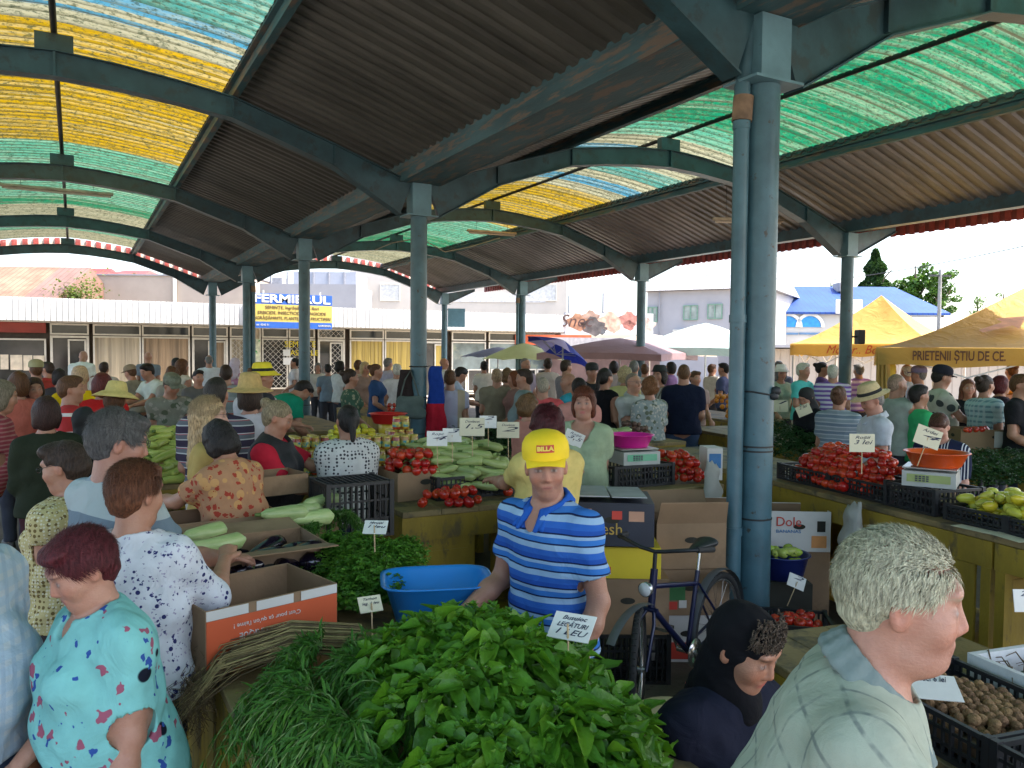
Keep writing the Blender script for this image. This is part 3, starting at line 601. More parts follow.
# creeper in front of the red roof
p = OC+ray(70, 350)*46; n = 2600; P = rng.normal(0, 1, (n, 3))*np.array([.75, .5, .55])+np.array([0, 0, 4.5]); P[:, 2] += P[:, 0]*.5; V, F = scatter(LQ, LF, P, rand_rot(n), rng.uniform(.1, .22, n))
t = thing('creeper', 'bushy yellow green creeper climbing in front of the red roof', 'plant', (p[0], p[1], 0), -YAW); link('foliage', rawmesh('foliage', V, F, leafmat('creeper', (.09, .14, .02)), smooth=False), t); b = MB(); b.tube([(0, 0, 0), (.1, 0, 2), (0, 0, 4.4)], [.08, .06, .03], 6); b.build('stem', M('bark', (.1, .08, .06)), t)
# pole, wires
p = OC+ray(938, 350)*38; t = thing('utility_pole', 'thin grey utility pole with wires in front of the green trees', 'pole', (p[0], p[1], -.07)); b = MB(); b.tube([(0, 0, 0), (0, 0, 6.1)], [.12, .07], 8); b.build('post', M('grey pole', (.25, .24, .22), .8), t)
b = MB(); b.bar((-.5, .2, 5.8), (.5, -.2, 5.8), .08); b.build('cross_arm', black, t)
b = MB(); q0, q1 = atd(1060, 238, 30), atd(800, 283, 48); b.tube([tuple(q0*(1-t_)+q1*t_-np.array([0, 0, .9*t_*(1-t_)])) for t_ in np.linspace(0, 1, 9)], .022, 5); tag(b.build('overhead_wire', black), 'single black overhead wire crossing the white sky at right', 'wire')
# ---------------------------------------------------------------- tents and umbrellas
def canopy_cloth(name, c, tr=.45):
    if name in MC: return MC[name]
    m, nt, b = newmat(name); nt.nodes.remove(b); oc = objc(nt); f = noise(nt, oc, 1.5, 4); o = ramp(nt, f, [(.3, tuple(x*.85 for x in c)), (.7, c)])
    d = nt.nodes.new('ShaderNodeBsdfPrincipled'); d.inputs['Roughness'].default_value = .6; nt.links.new(o, d.inputs[0]); bump(nt, d, noise(nt, oc, 3, 4, .5, 1.5), .5, .06)
    t = nt.nodes.new('ShaderNodeBsdfTranslucent'); nt.links.new(o, t.inputs[0]); x = nt.nodes.new('ShaderNodeMixShader'); x.inputs[0].default_value = tr
    nt.links.new(d.outputs[0], x.inputs[1]); nt.links.new(t.outputs[0], x.inputs[2]); nt.links.new(x.outputs[0], nt.nodes['Material Output'].inputs[0]); MC[name] = m; return m
tenty = canopy_cloth('yellow tent cloth', (.62, .40, .10), .4)
def tent(cx, cy, rz, a, zv, zt, zp, label, words, font_mat, legs=True):
    t = thing('market_tent', label, 'tent', (cx, cy, -.07), rz); n = 14; b = MB(); h = a/2
    for k in range(4):
        rot = Matrix.Rotation(k*PI/2, 3, 'Z'); V = []
        for i in range(n+1):
            u = i/n; r = h*(1-u); z = zt+(zp-zt)*(u**1.35)
            for j in range(9):
                y = (j/8*2-1)*r; sag = -.10*math.sin(PI*j/8)*(1-u)*u*3; V.append(rot @ Vector((r, y, z+sag)))
        b.add(V, [(i*9+j, i*9+j+1, (i+1)*9+j+1, (i+1)*9+j) for i in range(n) for j in range(8)], 0, True)
    b.build('canopy', tenty, t)
    for k in range(4):
        rot = Matrix.Rotation(k*PI/2, 3, 'Z'); b = MB(); V = []
        for j in range(25):
            y = (j/24*2-1)*h; V += [rot @ Vector((h+.012, y, zt-.005)), rot @ Vector((h+.012+.02*math.sin(j*1.3), y, zv+.02*math.sin(j*.9)))]
        b.add(V, [(2*j, 2*j+1, 2*j+3, 2*j+2) for j in range(24)], 0, True); b.build('valance', tenty, t)
        if legs:
            lg = MB(); c = rot @ Vector((h-.05, h-.05, 0)); lg.box((c.x-.02, c.y-.02, 0), (c.x+.02, c.y+.02, zt-.02)); lg.build('leg', M('white tent pole', (.6, .6, .6), .4, .05, metal=.3), t)
    b = MB(); 
    for k in range(4):
        rot = Matrix.Rotation(k*PI/2, 3, 'Z')
        for j in range(4):
            y0_, y1_ = -h+j*a/4, -h+(j+1)*a/4; b.bar(rot @ Vector((h-.06, y0_, zt-.45 if j % 2 else zt-.06)), rot @ Vector((h-.06, y1_, zt-.06 if j % 2 else zt-.45)), .02)
    b.build('scissor_frame', M('white tent pole', (.6, .6, .6)), t)
    for (s_, k, sz, y, z, wd, sh) in words:
        rot = Euler((PI/2, 0, PI/2+k*PI/2)); v = Matrix.Rotation(k*PI/2, 3, 'Z') @ Vector((h+.045, y, z)); text('lettering', s_, sz, font_mat, t, v, rot, .003, wd, shear=sh, bold=.004 if not sh else 0)
    return t
p = OC+ray(880, 350)*18.4; p2 = atd(880, 345, 18.4)
redl = M('red lettering', (.55, .07, .03), .5); brl = M('dark brown print', (.12, .05, .03), .6)
# local +x side k faces: k=0 -> +x rotated by rz
rz1 = math.atan2(-Fv[1], -Fv[0])-.70
tent(p[0], p[1], rz1, 3.0, 2.03, 2.30, 3.42, 'yellow pagoda tent with red script on its valance in front of the blue roof', [('Motor.. Bon', 0, .26, -.1, 2.16, 1.2, .4)], redl)
rz2 = math.atan2(-Fv[1], -Fv[0])-.0
HT = 2.5; cr_ = OC+ray(876, 350)*12.5; dr = ray(876, 350)[:2]; dr = dr/np.linalg.norm(dr); pp = np.array([dr[1], -dr[0]]); p = cr_[:2]+(dr+pp)*HT
t = tent(p[0], p[1], math.atan2(-dr[1], -dr[0]), 2*HT, 1.90, 2.18, 3.36, 'large yellow pagoda tent with dark letters PRIETENII on its valance at right edge', [('PRIETENII ȘTIU DE CE.', 0, .2, -HT+1.12, 2.05, 1.22, 0)], brl)
# printed arrow on the big tent roof and its rolled side wall
b = MB(); 
def onroof(t_, h, y, u): return (h*(1-u)+.05, y, 2.18+(3.36-2.18)*(u**1.35)+.05)
A = [(-1.05, .30), (-.70, .42), (-.78, .47), (-.35, .50), (-.5, .32), (-.58, .37), (-1.0, .26)]
b.add([onroof(t, HT, y*(1), u) for y, u in A], [tuple(range(len(A)))]); b.build('printed_arrow', M('faded red print', (.6, .28, .12), .6), t)
b = MB()
for j in range(9): b.tube([(HT-.02*(j % 3), -HT+.03+.018*j, 2.1), (HT, -HT+.03+.024*j+.01*math.sin(j), .9), (HT-.02, -HT+.04+.02*j, .25)], .02, 6)
b.build('gathered_side_wall', tenty, t)
def umbrella(px, py, D, w, hgt, label, cols, n=8, tilt=0, drop=.2, mats=None):
    p = atd(px, py, D); zt = p[2]; t = thing('market_umbrella', label, 'umbrella', (p[0], p[1], -.07), -YAW+.3); zt += .07
    b = MB(); b.tube([(0, 0, 0), (0, 0, zt-.03)], .022, 8); b.build('pole', M('umbrella pole', (.5, .5, .5), .4), t)
    b = MB(); r = w/2; seg = 6; T = Matrix.Translation((0, 0, zt)) @ Matrix.Rotation(tilt, 4, 'Y')
    b.T = T
    for k in range(n):
        a0, a1 = 2*PI*k/n, 2*PI*(k+1)/n; V = []
        for i in range(seg+1):
            u = i/seg
            for j in range(4):
                v = j/3; x = (math.cos(a0)*(1-v)+math.cos(a1)*v)*r*u; y = (math.sin(a0)*(1-v)+math.sin(a1)*v)*r*u
                V.append((x, y, -hgt*u**1.25-.04*u*math.sin(PI*v)*-1))
        b.add(V, [(i*4+j, i*4+j+1, (i+1)*4+j+1, (i+1)*4+j) for i in range(seg) for j in range(3)], k % len(mats), False)
        if drop: 
            e = V[-4:]; b.add(e+[(q[0], q[1], q[2]-drop) for q in e], [(j, j+1, j+5, j+4) for j in range(3)], (k+(len(mats) > 1)) % len(mats))
    b.build('canopy', mats, t); b = MB(); b.T = T
    for k in range(n): a = 2*PI*k/n; b.tube([(0, 0, -.35), (r*.55*math.cos(a), r*.55*math.sin(a), -hgt*.5-.03)], .008, 4)
    b.build('rib', M('umbrella pole', (.5, .5, .5)), t)
    return t
umbrella(620, 338, 21, 4.6, .42, 'wide dusty mauve square umbrella in the middle distance', None, 4, drop=.16, mats=[canopy_cloth('mauve cloth', (.36, .24, .26), .3)])
umbrella(706, 323, 22, 4.4, .72, 'pale blue green square umbrella with striped edge left of the big column', None, 4, drop=.2, mats=[canopy_cloth('pale teal cloth', (.48, .62, .62), .35)])
umbrella(650, 334, 26, 4.8, .5, 'cream umbrella with orange hem behind the mauve umbrella', None, 6, drop=.22, mats=[canopy_cloth('cream cloth', (.8, .68, .55), .5)])
umbrella(563, 340, 17.5, 1.55, .3, 'small royal blue and lilac parasol tilted beside the mauve umbrella', None, 8, tilt=.45, drop=0, mats=[canopy_cloth('royal blue cloth', (.03, .05, .42), .2), canopy_cloth('royal blue cloth', (.03, .05, .42)), canopy_cloth('lilac cloth', (.5, .45, .8), .3)])
umbrella(524, 343, 24, 2.6, .5, 'pale yellow green umbrella behind the blue parasol', None, 8, drop=0, mats=[canopy_cloth('pale lime cloth', (.62, .68, .35), .5)])
umbrella(498, 347, 27, 2.6, .35, 'dark umbrella standing far back near the white shop doors', None, 8, drop=0, mats=[canopy_cloth('dusky cloth', (.12, .12, .16), .2)])
# small fittings on the columns
p = np.array([VB, FR[-1], 0]); t = thing('hanging_sign', 'plain blue sign board fixed to the far right hand column', 'sign', (VB, 27.91, 0), -YAW+.15); b = MB(); b.box((.13, -.02, 2.9), (.78, .02, 3.6), bev=.005); b.build('board', M('plain blue board', (.14, .3, .4), .5, .1), t); b = MB(); b.bar((0, 0, 3.55), (.2, 0, 3.55), .03); b.build('arm', black, t)
t = thing('loudspeaker', 'small black loudspeaker fixed to the right hand column', 'speaker', (VB+.12, A0Y+6-.09, 0), -YAW); b = MB(); b.box((.03, -.1, 2.18), (.15, .08, 2.44), bev=.012); b.build('cabinet', black, t); b = MB(); b.box((-.05, -.01, 2.3), (.03, .01, 2.33)); b.build('bracket', black, t)
p = atd(765, 393, 5.25); t = thing('cable_clamp', 'black knotted cable clamp on the near blue column', 'clamp', (VA, A0Y, 0), -YAW); b = MB(); z = 1.74
for k in range(5): b.lathe([(.0, -.03), (.028, -.02), (.034, 0), (.026, .02), (0, .03)], 10, c=(.09+.012*math.sin(k*2), -.07+.01*math.cos(k*3), z+.018*math.sin(k*1.7)))
b.build('knot', black, t); b = MB(); b.tube([(.112*math.cos(a), .112*math.sin(a), z+.01*math.sin(a*2)) for a in np.linspace(-2.6, 1, 16)], .006, 5); b.build('strap', black, t)
# ================================================================ people: smooth distance-field figures
BIG = 1.0
class Vol:
    """distance field on a grid; every shape only touches its own neighbourhood"""
    def __init__(s, lo, hi, res):
        s.lo = np.array(lo, float); s.res = res; s.n = np.ceil((np.array(hi)-s.lo)/res).astype(int)+1; s.D = np.full(s.n, BIG, np.float32)
    def loc(s, c, r):
        a = np.clip(np.floor((c-r-s.lo)/s.res).astype(int), 0, s.n); b = np.clip(np.ceil((c+r-s.lo)/s.res).astype(int)+1, 0, s.n)
        if (b <= a).any(): return None
        sl = tuple(slice(a[i], b[i]) for i in range(3)); ax = [s.lo[i]+np.arange(a[i], b[i])*s.res for i in range(3)]
        return sl, ax[0][:, None, None], ax[1][None, :, None], ax[2][None, None, :]
    def comb(s, sl, d, k, op):
        D = s.D[sl]; d = d.astype(np.float32)
        if op == 'sub':
            h = np.clip(.5-.5*(D+d)/k, 0, 1); s.D[sl] = D*(1-h)+(-d)*h+k*h*(1-h)
        else:
            h = np.clip(.5+.5*(D-d)/k, 0, 1); s.D[sl] = D*(1-h)+d*h-k*h*(1-h)
    def cone(s, a, b, ra, rb, k=.02, flat=None, ratio=1, op='add'):
        a = np.asarray(a, float); b = np.asarray(b, float); c = (a+b)/2; r = np.linalg.norm(b-a)/2+max(ra, rb)*max(1, 1)+k+3*s.res
        L = s.loc(c, r)
        if L is None: return
        sl, x, y, z = L; px, py, pz = x-a[0], y-a[1], z-a[2]; d = b-a
        if flat is not None:
            f = np.asarray(flat, float); q = (px*f[0]+py*f[1]+pz*f[2])*(1/ratio-1); px = px+q*f[0]; py = py+q*f[1]; pz = pz+q*f[2]; d = d+f*(d@f)*(1/ratio-1)
        L2 = max(d@d, 1e-9); h = np.clip((px*d[0]+py*d[1]+pz*d[2])/L2, 0, 1)
        dist = np.sqrt((px-h*d[0])**2+(py-h*d[1])**2+(pz-h*d[2])**2)-(ra+(rb-ra)*h)
        if flat is not None and ratio < 1: dist = dist*(.5+.5*ratio)
        s.comb(sl, dist, k, op)
    def ell(s, c, r, R=None, k=.02, op='add'):
        c = np.asarray(c, float); r = np.asarray(r, float); L = s.loc(c, r.max()+k+3*s.res)
        if L is None: return
        sl, x, y, z = L; px, py, pz = x-c[0], y-c[1], z-c[2]
        if R is not None: px, py, pz = [px*R[0, i]+py*R[1, i]+pz*R[2, i] for i in range(3)]
        q = np.sqrt((px/r[0])**2+(py/r[1])**2+(pz/r[2])**2); g = np.sqrt((px/r[0]**2)**2+(py/r[1]**2)**2+(pz/r[2]**2)**2)+1e-6
        s.comb(sl, q*(q-1)/g, k, op)
    def cut(s, p, n, soft=0):         # keep the side n points to
        x, y, z = [s.lo[i]+np.arange(s.n[i])*s.res for i in range(3)]
        d = -((x[:, None, None]-p[0])*n[0]+(y[None, :, None]-p[1])*n[1]+(z[None, None, :]-p[2])*n[2]); s.D = np.maximum(s.D, d.astype(np.float32))
    def wrinkle(s, amp, f=1, seed=0):
        x, y, z = [s.lo[i]+np.arange(s.n[i])*s.res for i in range(3)]; x = x[:, None, None]*f; y = y[None, :, None]*f; z = z[None, None, :]*f
        m = np.abs(s.D) < .05
        w = np.sin(23*z+9*y+seed+2*np.sin(14*x+6*z))*.5+np.sin(17*x-21*z+seed*2+2.2*np.sin(11*y))*.35+np.sin(41*y+19*z+11*x+seed)*.2
        s.D = np.where(m, s.D+amp*w, s.D).astype(np.float32)
    def mesh(s):
        D = s.D; S = D < 0
        if not S.any(): return np.zeros((0, 3)), np.zeros((0, 4), int)
        ii = np.argwhere(S); a = np.maximum(ii.min(0)-2, 0); b = np.minimum(ii.max(0)+3, s.n); D = D[a[0]:b[0], a[1]:b[1], a[2]:b[2]].copy(); o = s.lo+a*s.res
        for q in range(3):      # close at the border
            sl = [slice(None)]*3
            for e in (0, -1): sl[q] = e; D[tuple(sl)] = np.maximum(D[tuple(sl)], s.res*.5)
        S = D < 0; n = np.array(D.shape)-1
        c = np.zeros(n, np.int8)
        for i in (0, 1):
            for j in (0, 1):
                for k in (0, 1): c += S[i:n[0]+i, j:n[1]+j, k:n[2]+k]
        cells = np.argwhere((c > 0) & (c < 8)); N = len(cells); idx = np.full(n, -1, np.int32); idx[tuple(cells.T)] = np.arange(N)
        off = np.array([(i, j, k) for i in (0, 1) for j in (0, 1) for k in (0, 1)]); val = np.stack([D[tuple((cells+q).T)] for q in off], 1)
        acc = np.zeros((N, 3)); cnt = np.zeros(N)
        for e0 in range(8):
            for e1 in range(e0+1, 8):
                if np.abs(off[e0]-off[e1]).sum() != 1: continue
                v0, v1 = val[:, e0], val[:, e1]; m = (v0 < 0) != (v1 < 0); t = np.where(m, v0/np.where(m, v0-v1, 1), 0)
                acc += np.where(m[:, None], off[e0]+t[:, None]*(off[e1]-off[e0]), 0); cnt += m
        V = (cells+acc/cnt[:, None])*s.res+o; F = []
        for ax in range(3):
            u, v = (ax+1) % 3, (ax+2) % 3; sl0 = [slice(0, -1) if q == ax else slice(1, -1) for q in range(3)]; sl1 = [slice(1, None) if q == ax else slice(1, -1) for q in range(3)]
            A, B = S[tuple(sl0)], S[tuple(sl1)]; e = np.argwhere(A != B); inside = A[tuple(e.T)]
            e = e+np.array([0 if q == ax else 1 for q in range(3)]); du = np.zeros(3, int); du[u] = 1; dv = np.zeros(3, int); dv[v] = 1
            q = np.stack([idx[tuple((e-du-dv).T)], idx[tuple((e-dv).T)], idx[tuple(e.T)], idx[tuple((e-du).T)]], 1); q[~inside] = q[~inside][:, ::-1]; F.append(q)
        F = np.concatenate(F); F = F[(F >= 0).all(1)]; return V, F
def skinmat():
    m, nt, b = newmat('skin'); at_ = nt.nodes.new('ShaderNodeAttribute'); at_.attribute_name = 'tint'; oc = objc(nt)
    o = mixc(nt, ramp(nt, noise(nt, oc, 28, 5, .6), [(.4, (0, 0, 0)), (.7, (.34, .34, .34))]), at_.outputs[0], (.30, .11, .07))
    nt.links.new(o, b.inputs[0]); b.inputs['Roughness'].default_value = .48; b.inputs['Subsurface Weight'].default_value = .08; b.inputs['Subsurface Radius'].default_value = (.02, .008, .004); b.inputs['Subsurface Scale'].default_value = .5
    bump(nt, b, mth(nt, 'ADD', noise(nt, oc, 190, 4), mth(nt, 'MULTIPLY', noise(nt, mapping(nt, oc, (1, 1, 2.4)), 34, 4, .6, 1.0), 1.6)), .28, .005); return m
SKIN = skinmat()
def hairm(c):
    n = 'hair %.2f %.2f %.2f' % c
    if n in MC: return MC[n]
    m, nt, b = newmat(n); oc = objc(nt); f = noise(nt, mapping(nt, oc, (150, 150, 26)), 1, 3, .6)
    nt.links.new(ramp(nt, f, [(.3, tuple(x*.45 for x in c)), (.5, c), (.75, tuple(min(.85, x*1.7) for x in c))]), b.inputs[0]); b.inputs['Roughness'].default_value = .5; b.inputs['Specular IOR Level'].default_value = .22
    bump(nt, b, f, .9, .008); MC[n] = m; return m
def rotm(ax, a):
    c, s = math.cos(a), math.sin(a)
    return np.array([[1, 0, 0], [0, c, -s], [0, s, c]]) if ax == 'x' else (np.array([[c, 0, s], [0, 1, 0], [-s, 0, c]]) if ax == 'y' else np.array([[c, -s, 0], [s, c, 0], [0, 0, 1]]))
def unit(v): v = np.asarray(v, float); return v/max(1e-9, np.linalg.norm(v))
ARMS = {'down': (.03, .05, -.53), 'fwd': (.42, -.02, -.28), 'low': (.22, -.03, -.42), 'reach': (.50, .0, -.16), 'belly': (.20, -.16, -.27), 'face': (.16, -.10, .10), 'hip': (-.02, .16, -.36), 'chest': (.24, -.14, -.10), 'back': (-.15, .05, -.48)}
PEOPLE = 0
def person(label, pos, rz, h=1.7, sex='m', fat=1.0, lean=0, head=(0, 0), arms=('low', 'low'), res=.012, skin=(.40, .20, .125), hair='short', haircol=(.05, .035, .025), top=None, bottom=None, sleeve=.55, topkind='shirt',
           hemz=.88, seat=None, group='shoppers and stallholders in the market hall', extra=None, collar=None, vest=None, skirt=False, side=0, faceit=False, glasses=False, neckdrop=0, legs='stand', pinch=None, z0=0):
    """canonical figure 1.75 m, facing +x, left = +y; scaled by h/1.75"""
    global PEOPLE; PEOPLE += 1; sd = PEOPLE*1.7
    S = h/1.75 if not seat else h/(1.75-.93+seat); man = sex == 'm'
    root = thing('person', label, 'person', (pos[0], pos[1], z0), rz, group)
    T = np.array([.0, 0, .93]); Rb = rotm('z', 0) @ rotm('y', math.radians(lean)) @ rotm('x', math.radians(side)); drop = 0
    if seat: drop = .93-seat
    def B(p): p = np.array(p, float); q = Rb @ (p-T)+T; q[2] -= drop; return q            # upper body joint
    def Lg(p): p = np.array(p, float); p[2] -= drop; return p
    fwd, lat, up = Rb @ np.array([1, 0, 0]), Rb @ np.array([0, 1, 0]), Rb @ np.array([0, 0, 1])
    sw = .185*(1 if man else .88)*(.9+.1*fat); hw = (.165 if man else .18)*fat
    neck = B((-.015, 0, 1.50)); sh = [B((-.01, sw, 1.395)), B((-.01, -sw, 1.395))]
    H = Rb @ rotm('z', math.radians(head[0])) @ rotm('y', math.radians(head[1])); hp = B((-.005, 0, 1.535)); hp0 = np.array([-.005, 0, 1.535])
    def Hd(p): return H @ (np.array(p, float)-hp0)+hp
    # arm chains
    arm = []
    for i, sg in ((0, 1), (1, -1)):
        a = arms[i]; t_ = ARMS[a] if isinstance(a, str) else a
        tgt = sh[i]+np.array([t_[0], t_[1]*sg, t_[2]])
        v = tgt-sh[i]; L1, L2 = .285, .255; d = min(np.linalg.norm(v), L1+L2-.004); u = unit(v); e = (L1*L1-L2*L2+d*d)/(2*d); hh = math.sqrt(max(0, L1*L1-e*e))
        hint = np.array([-.5, sg*.28, -.8]); hint = hint-u*(hint@u); hint = unit(hint); el = sh[i]+u*e+hint*hh; wr = sh[i]+u*d; arm.append((sh[i], el, wr, sg, a))
    lo = np.array([-.55, -.55, -.02]); hi = np.array([.55, .55, 1.85])
    pts = [x for a in arm for x in a[:3]]+[Hd((.1, 0, 1.8)), Hd((-.15, 0, 1.7))]
    mn = np.min(pts, 0); mx = np.max(pts, 0); lo[:2] = np.minimum(mn[:2]-.2, [-.28, -.34]); hi[:2] = np.maximum(mx[:2]+.2, [.28, .34]); hi[2] = max(Hd((0, 0, 1.76))[2], mx[2])+.12
    if seat: hi[0] = max(hi[0], .68)
    fr = res/S
    # leg chain
    lg = []
    for sg in (1, -1):
        if seat: hpj = Lg((0, sg*.09, .93)); kn = np.array([.42, sg*.12, hpj[2]+.0]); an = np.array([.40, sg*.12, .08])
        else:
            st = .0 if legs == 'stand' else .12*sg; hpj = np.array([0, sg*.09, .90]); kn = np.array([.02+st*.5, sg*.095, .49]); an = np.array([-.03+st, sg*.10, .08])
        lg.append((hpj, kn, an))
    def torso(v, g=0, k=.05):
        v.cone(B((0, 0, .96)), B((-.005, 0, 1.08)), .145*fat+g, (.135 if man else .122)*fat+g, k, fwd, .74)
        for sg in (1, -1): v.cone(B((-.02, sg*.055, .93)), B((.0, sg*.05, 1.02)), .105*fat+g, .09*fat+g, k)
        v.cone(B((0, .055*fat, 1.2)), B((0, -.055*fat, 1.2)), .115*fat+g, .115*fat+g, k, fwd, .86)
        v.cone(B((-.005, .075, 1.34)), B((-.005, -.075, 1.34)), .118*(.5+.5*fat)+g, .118*(.5+.5*fat)+g, k, fwd, .86)
        v.cone(B((0, 0, 1.10)), B((0, 0, 1.36)), .12*fat+g, .12*(.5+.5*fat)+g, k, fwd, .85)
        if fat > 1.08: v.ell(B((.07, 0, 1.12)), np.array([.11, .15, .14])*fat+g, Rb, k)
        if not man:
            for sg in (1, -1): v.ell(B((.09*fat, sg*.075, 1.285)), np.array([.065, .07, .065])*(.6+.4*fat)+g, Rb, .04)
        for i in (0, 1): v.cone(B((-.02, 0, 1.445)), sh[i], .048+g*.8, .050*(.6+.4*fat)+g*.8, .04)
    # ---------------------------------------------------------- body
    v = Vol(lo, hi, fr); torso(v, -.004)
    nr = .060 if man else .050
    v.cone(B((-.02, 0, 1.42)), Hd((-.015, 0, 1.575)), nr+.012, nr, .035)
    v.ell(Hd((-.012, 0, 1.652)), (.097, .076, .097), H, .02); v.ell(Hd((.022, 0, 1.598)), (.070, .057*(1.06 if fat > 1.1 else 1), .088), H, .03)
    v.ell(Hd((.052, 0, 1.535)), (.03, .03, .022), H, .03)
    if fat > 1.1: v.ell(Hd((.02, 0, 1.54)), (.06, .055, .035), H, .03)
    kf = .008 if fr < .008 else .016
    v.ell(Hd((.078, 0, 1.668)), (.016, .05, .014), H, .02)
    for sg in (1, -1):
        v.ell(Hd((.092, sg*.031, 1.637)), (.014, .017, .011), H, .012, 'sub')
        v.ell(Hd((.0725, sg*.031, 1.636)), (.0145, .0145, .012), H, .004)
        v.ell(Hd((.058, sg*.042, 1.602)), (.022, .02, .024), H, .035)
        v.ell(Hd((-.008, sg*.078, 1.622)), (.019, .009, .031), H @ rotm('z', sg*-.35), .006)
        if fr < .008: v.ell(Hd((-.004, sg*.087, 1.625)), (.009, .006, .016), H, .005, 'sub')
    v.cone(Hd((.086, 0, 1.648)), Hd((.102, 0, 1.605)), .0075, .011, kf); v.cone(Hd((.094, .010, 1.598)), Hd((.094, -.010, 1.598)), .009, .009, .008)
    v.cone(Hd((.086, .018, 1.573)), Hd((.086, -.018, 1.573)), .0065, .0065, .01); v.cone(Hd((.083, .015, 1.561)), Hd((.083, -.015, 1.561)), .0075, .0075, .009)
    ar = (.050 if man else .046)*(.55+.45*fat)
    for s_, el, wr, sg, a in arm:
        v.cone(s_, el, ar*1.08, ar*.80, .03); v.cone(el, el+(wr-el)*.35, ar*.84, ar*.86, .02); v.cone(el+(wr-el)*.35, wr, ar*.86, .026, .02)
        d = unit(wr-el); n = unit(np.array([0, 0, -1.])-d*(-d[2])) if abs(d[2]) < .8 else unit(np.array([0, -sg, 0.])); sd_ = np.cross(d, n)*sg      # palm normal, thumb side
        if abs(d[2]) >= .8: sd_ = unit(np.array([1., 0, 0])-d*d[0])
        pm = wr+d*.05; kh = .008; w_ = max(0, fr-.008)*.6
        v.cone(wr+d*.012, wr+d*.075, .030, .037, .012, n, .45)
        for q, (o, L, cu) in enumerate(((-.028, .062, .9), (-.010, .076, .7), (.010, .080, .65), (.028, .070, .6))):
            r0 = wr+d*.082+sd_*o; m_ = r0+(d*.75+n*.45*cu)*L*.5; e_ = m_+(d*.35+n*.9*cu)*L*.5; v.cone(wr+d*.06+sd_*o*.8, r0, .0095+w_, .0092+w_, kh); v.cone(r0, m_, .0092+w_, .0085+w_, .003); v.cone(m_, e_, .0085+w_, .007+w_, .003)
        t0 = wr+d*.02+sd_*.024; t1 = t0+d*.035+sd_*.024+n*.01; t2 = t1+d*.032+n*.014; v.cone(t0, t1, .0125+w_, .0105+w_, .010); v.cone(t1, t2, .0105+w_, .0085+w_, .003)
    for hpj, kn, an in lg:
        v.cone(hpj, kn, .083*fat, .054*(.6+.4*fat), .04); v.cone(kn, kn+(an-kn)*.35, .052, .056*(.7+.3*fat), .03); v.cone(kn+(an-kn)*.35, an, .055*(.7+.3*fat), .036, .02)
        v.cone(an+np.array([-.03, 0, -.045]), an+np.array([.14, 0, -.052]), .033, .026, .03)
    V, F = v.mesh(); hl = (V-hp) @ H+hp0      # head-local coordinates
    col = np.tile(np.array(skin), (len(V), 1)); x, y, z = hl.T; ay = np.abs(y); face = (x > .05) & (z > 1.5)
    red = np.array([skin[0]*1.02, skin[1]*.72, skin[2]*.66])
    def blend(m, c, w): 
        m = np.clip(m, 0, 1)[:, None]*w; col[:] = col*(1-m)+np.array(c)*m
    blend(np.exp(-(((ay-.042)/.02)**2+((z-1.60)/.022)**2))*face, red, .6); blend(np.exp(-((y/.016)**2+((z-1.603)/.016)**2))*(x > .09), red, .6)
    blend(np.exp(-((ay-.085)/.012)**2-((z-1.62)/.03)**2)*(np.abs(x) < .03), red, .5)
    e = (x > .06) & (z > 1.6) & (z < 1.66)
    blend((np.exp(-(((ay-.031)/.017)**4+((z-1.636)/.0085)**4)))*e, (.16, .08, .06), .75); blend((np.exp(-(((ay-.031)/.0125)**6+((z-1.636)/.0042)**6)))*e, (.38, .35, .32), .85); blend(np.exp(-(((ay-.031)/.0055)**4+((z-1.6365)/.0065)**4))*e, (.04, .03, .025), 1)
    hc = np.array(haircol if isinstance(haircol, tuple) else (.04, .03, .02))*.8; blend(np.exp(-(((ay-.034)/.018)**4+((z-1.662-.1*(.03-ay)*0)/.0045)**2))*face, hc, .75)
    blend(np.exp(-((y/.021)**4+((z-1.5665)/.0085)**4))*(x > .07), (.45, .14, .12) if man else (.50, .09, .09), .8); blend(np.exp(-((y/.020)**4+((z-1.5670)/.002)**2))*(x > .07), (.12, .03, .03), .8)
    if extra == 'moustache': blend(np.exp(-((y/.024)**4+((z-1.584)/.006)**4))*(x > .07), (.04, .03, .025), 1)
    if man and not seat: blend(np.exp(-((z-1.55)/.03)**2)*(x > .0)*(z > 1.5), (skin[0]*.72, skin[1]*.75, skin[2]*.8), .35)
    def out(name, V, F, mat, tint=None):
        me = rawmesh(name, V*S, F, mat); 
        if tint is not None:
            a = me.color_attributes.new('tint', 'FLOAT_COLOR', 'POINT'); a.data.foreach_set('color', np.concatenate([tint, np.ones((len(V), 1))], 1).astype(np.float32).ravel())
        return link(name, me, root)
    out('body', V, F, SKIN, col)
    # ---------------------------------------------------------- clothes
    cr = max(fr, .0055)
    if top is not None:
        v = Vol(lo, hi, cr); g = .012; torso(v, g, .055)
        for sg in (1, -1): v.cone(B((-.01, sg*.055, .86)), B((0, sg*.05, 1.02)), .135*fat+.012, .118*fat+.010, .05, fwd, .9)
        if skirt == 'dress':
            v.cone(B((0, 0, 1.0)), Lg((0, 0, .55)), .17*fat, .23*fat, .06, fwd, .85)
        if sleeve:
            for s_, el, wr, sg, a in arm:
                if sleeve <= 1: e_ = s_+(el-s_)*sleeve; v.cone(s_, e_, ar*1.08+g+.004, ar*(1.08-.2*sleeve)+g+.008, .045)
                else: v.cone(s_, el, ar*1.08+g+.004, ar+g, .04); v.cone(el, el+(wr-el)*min(1, sleeve-1)*.97, ar+g-.002, ar*.72+g, .03)
        if cr < .009: v.wrinkle(.009, 1.0, sd); v.wrinkle(.003, 2.3, sd+5)
        elif cr < .02: v.wrinkle(.008, 1, sd)
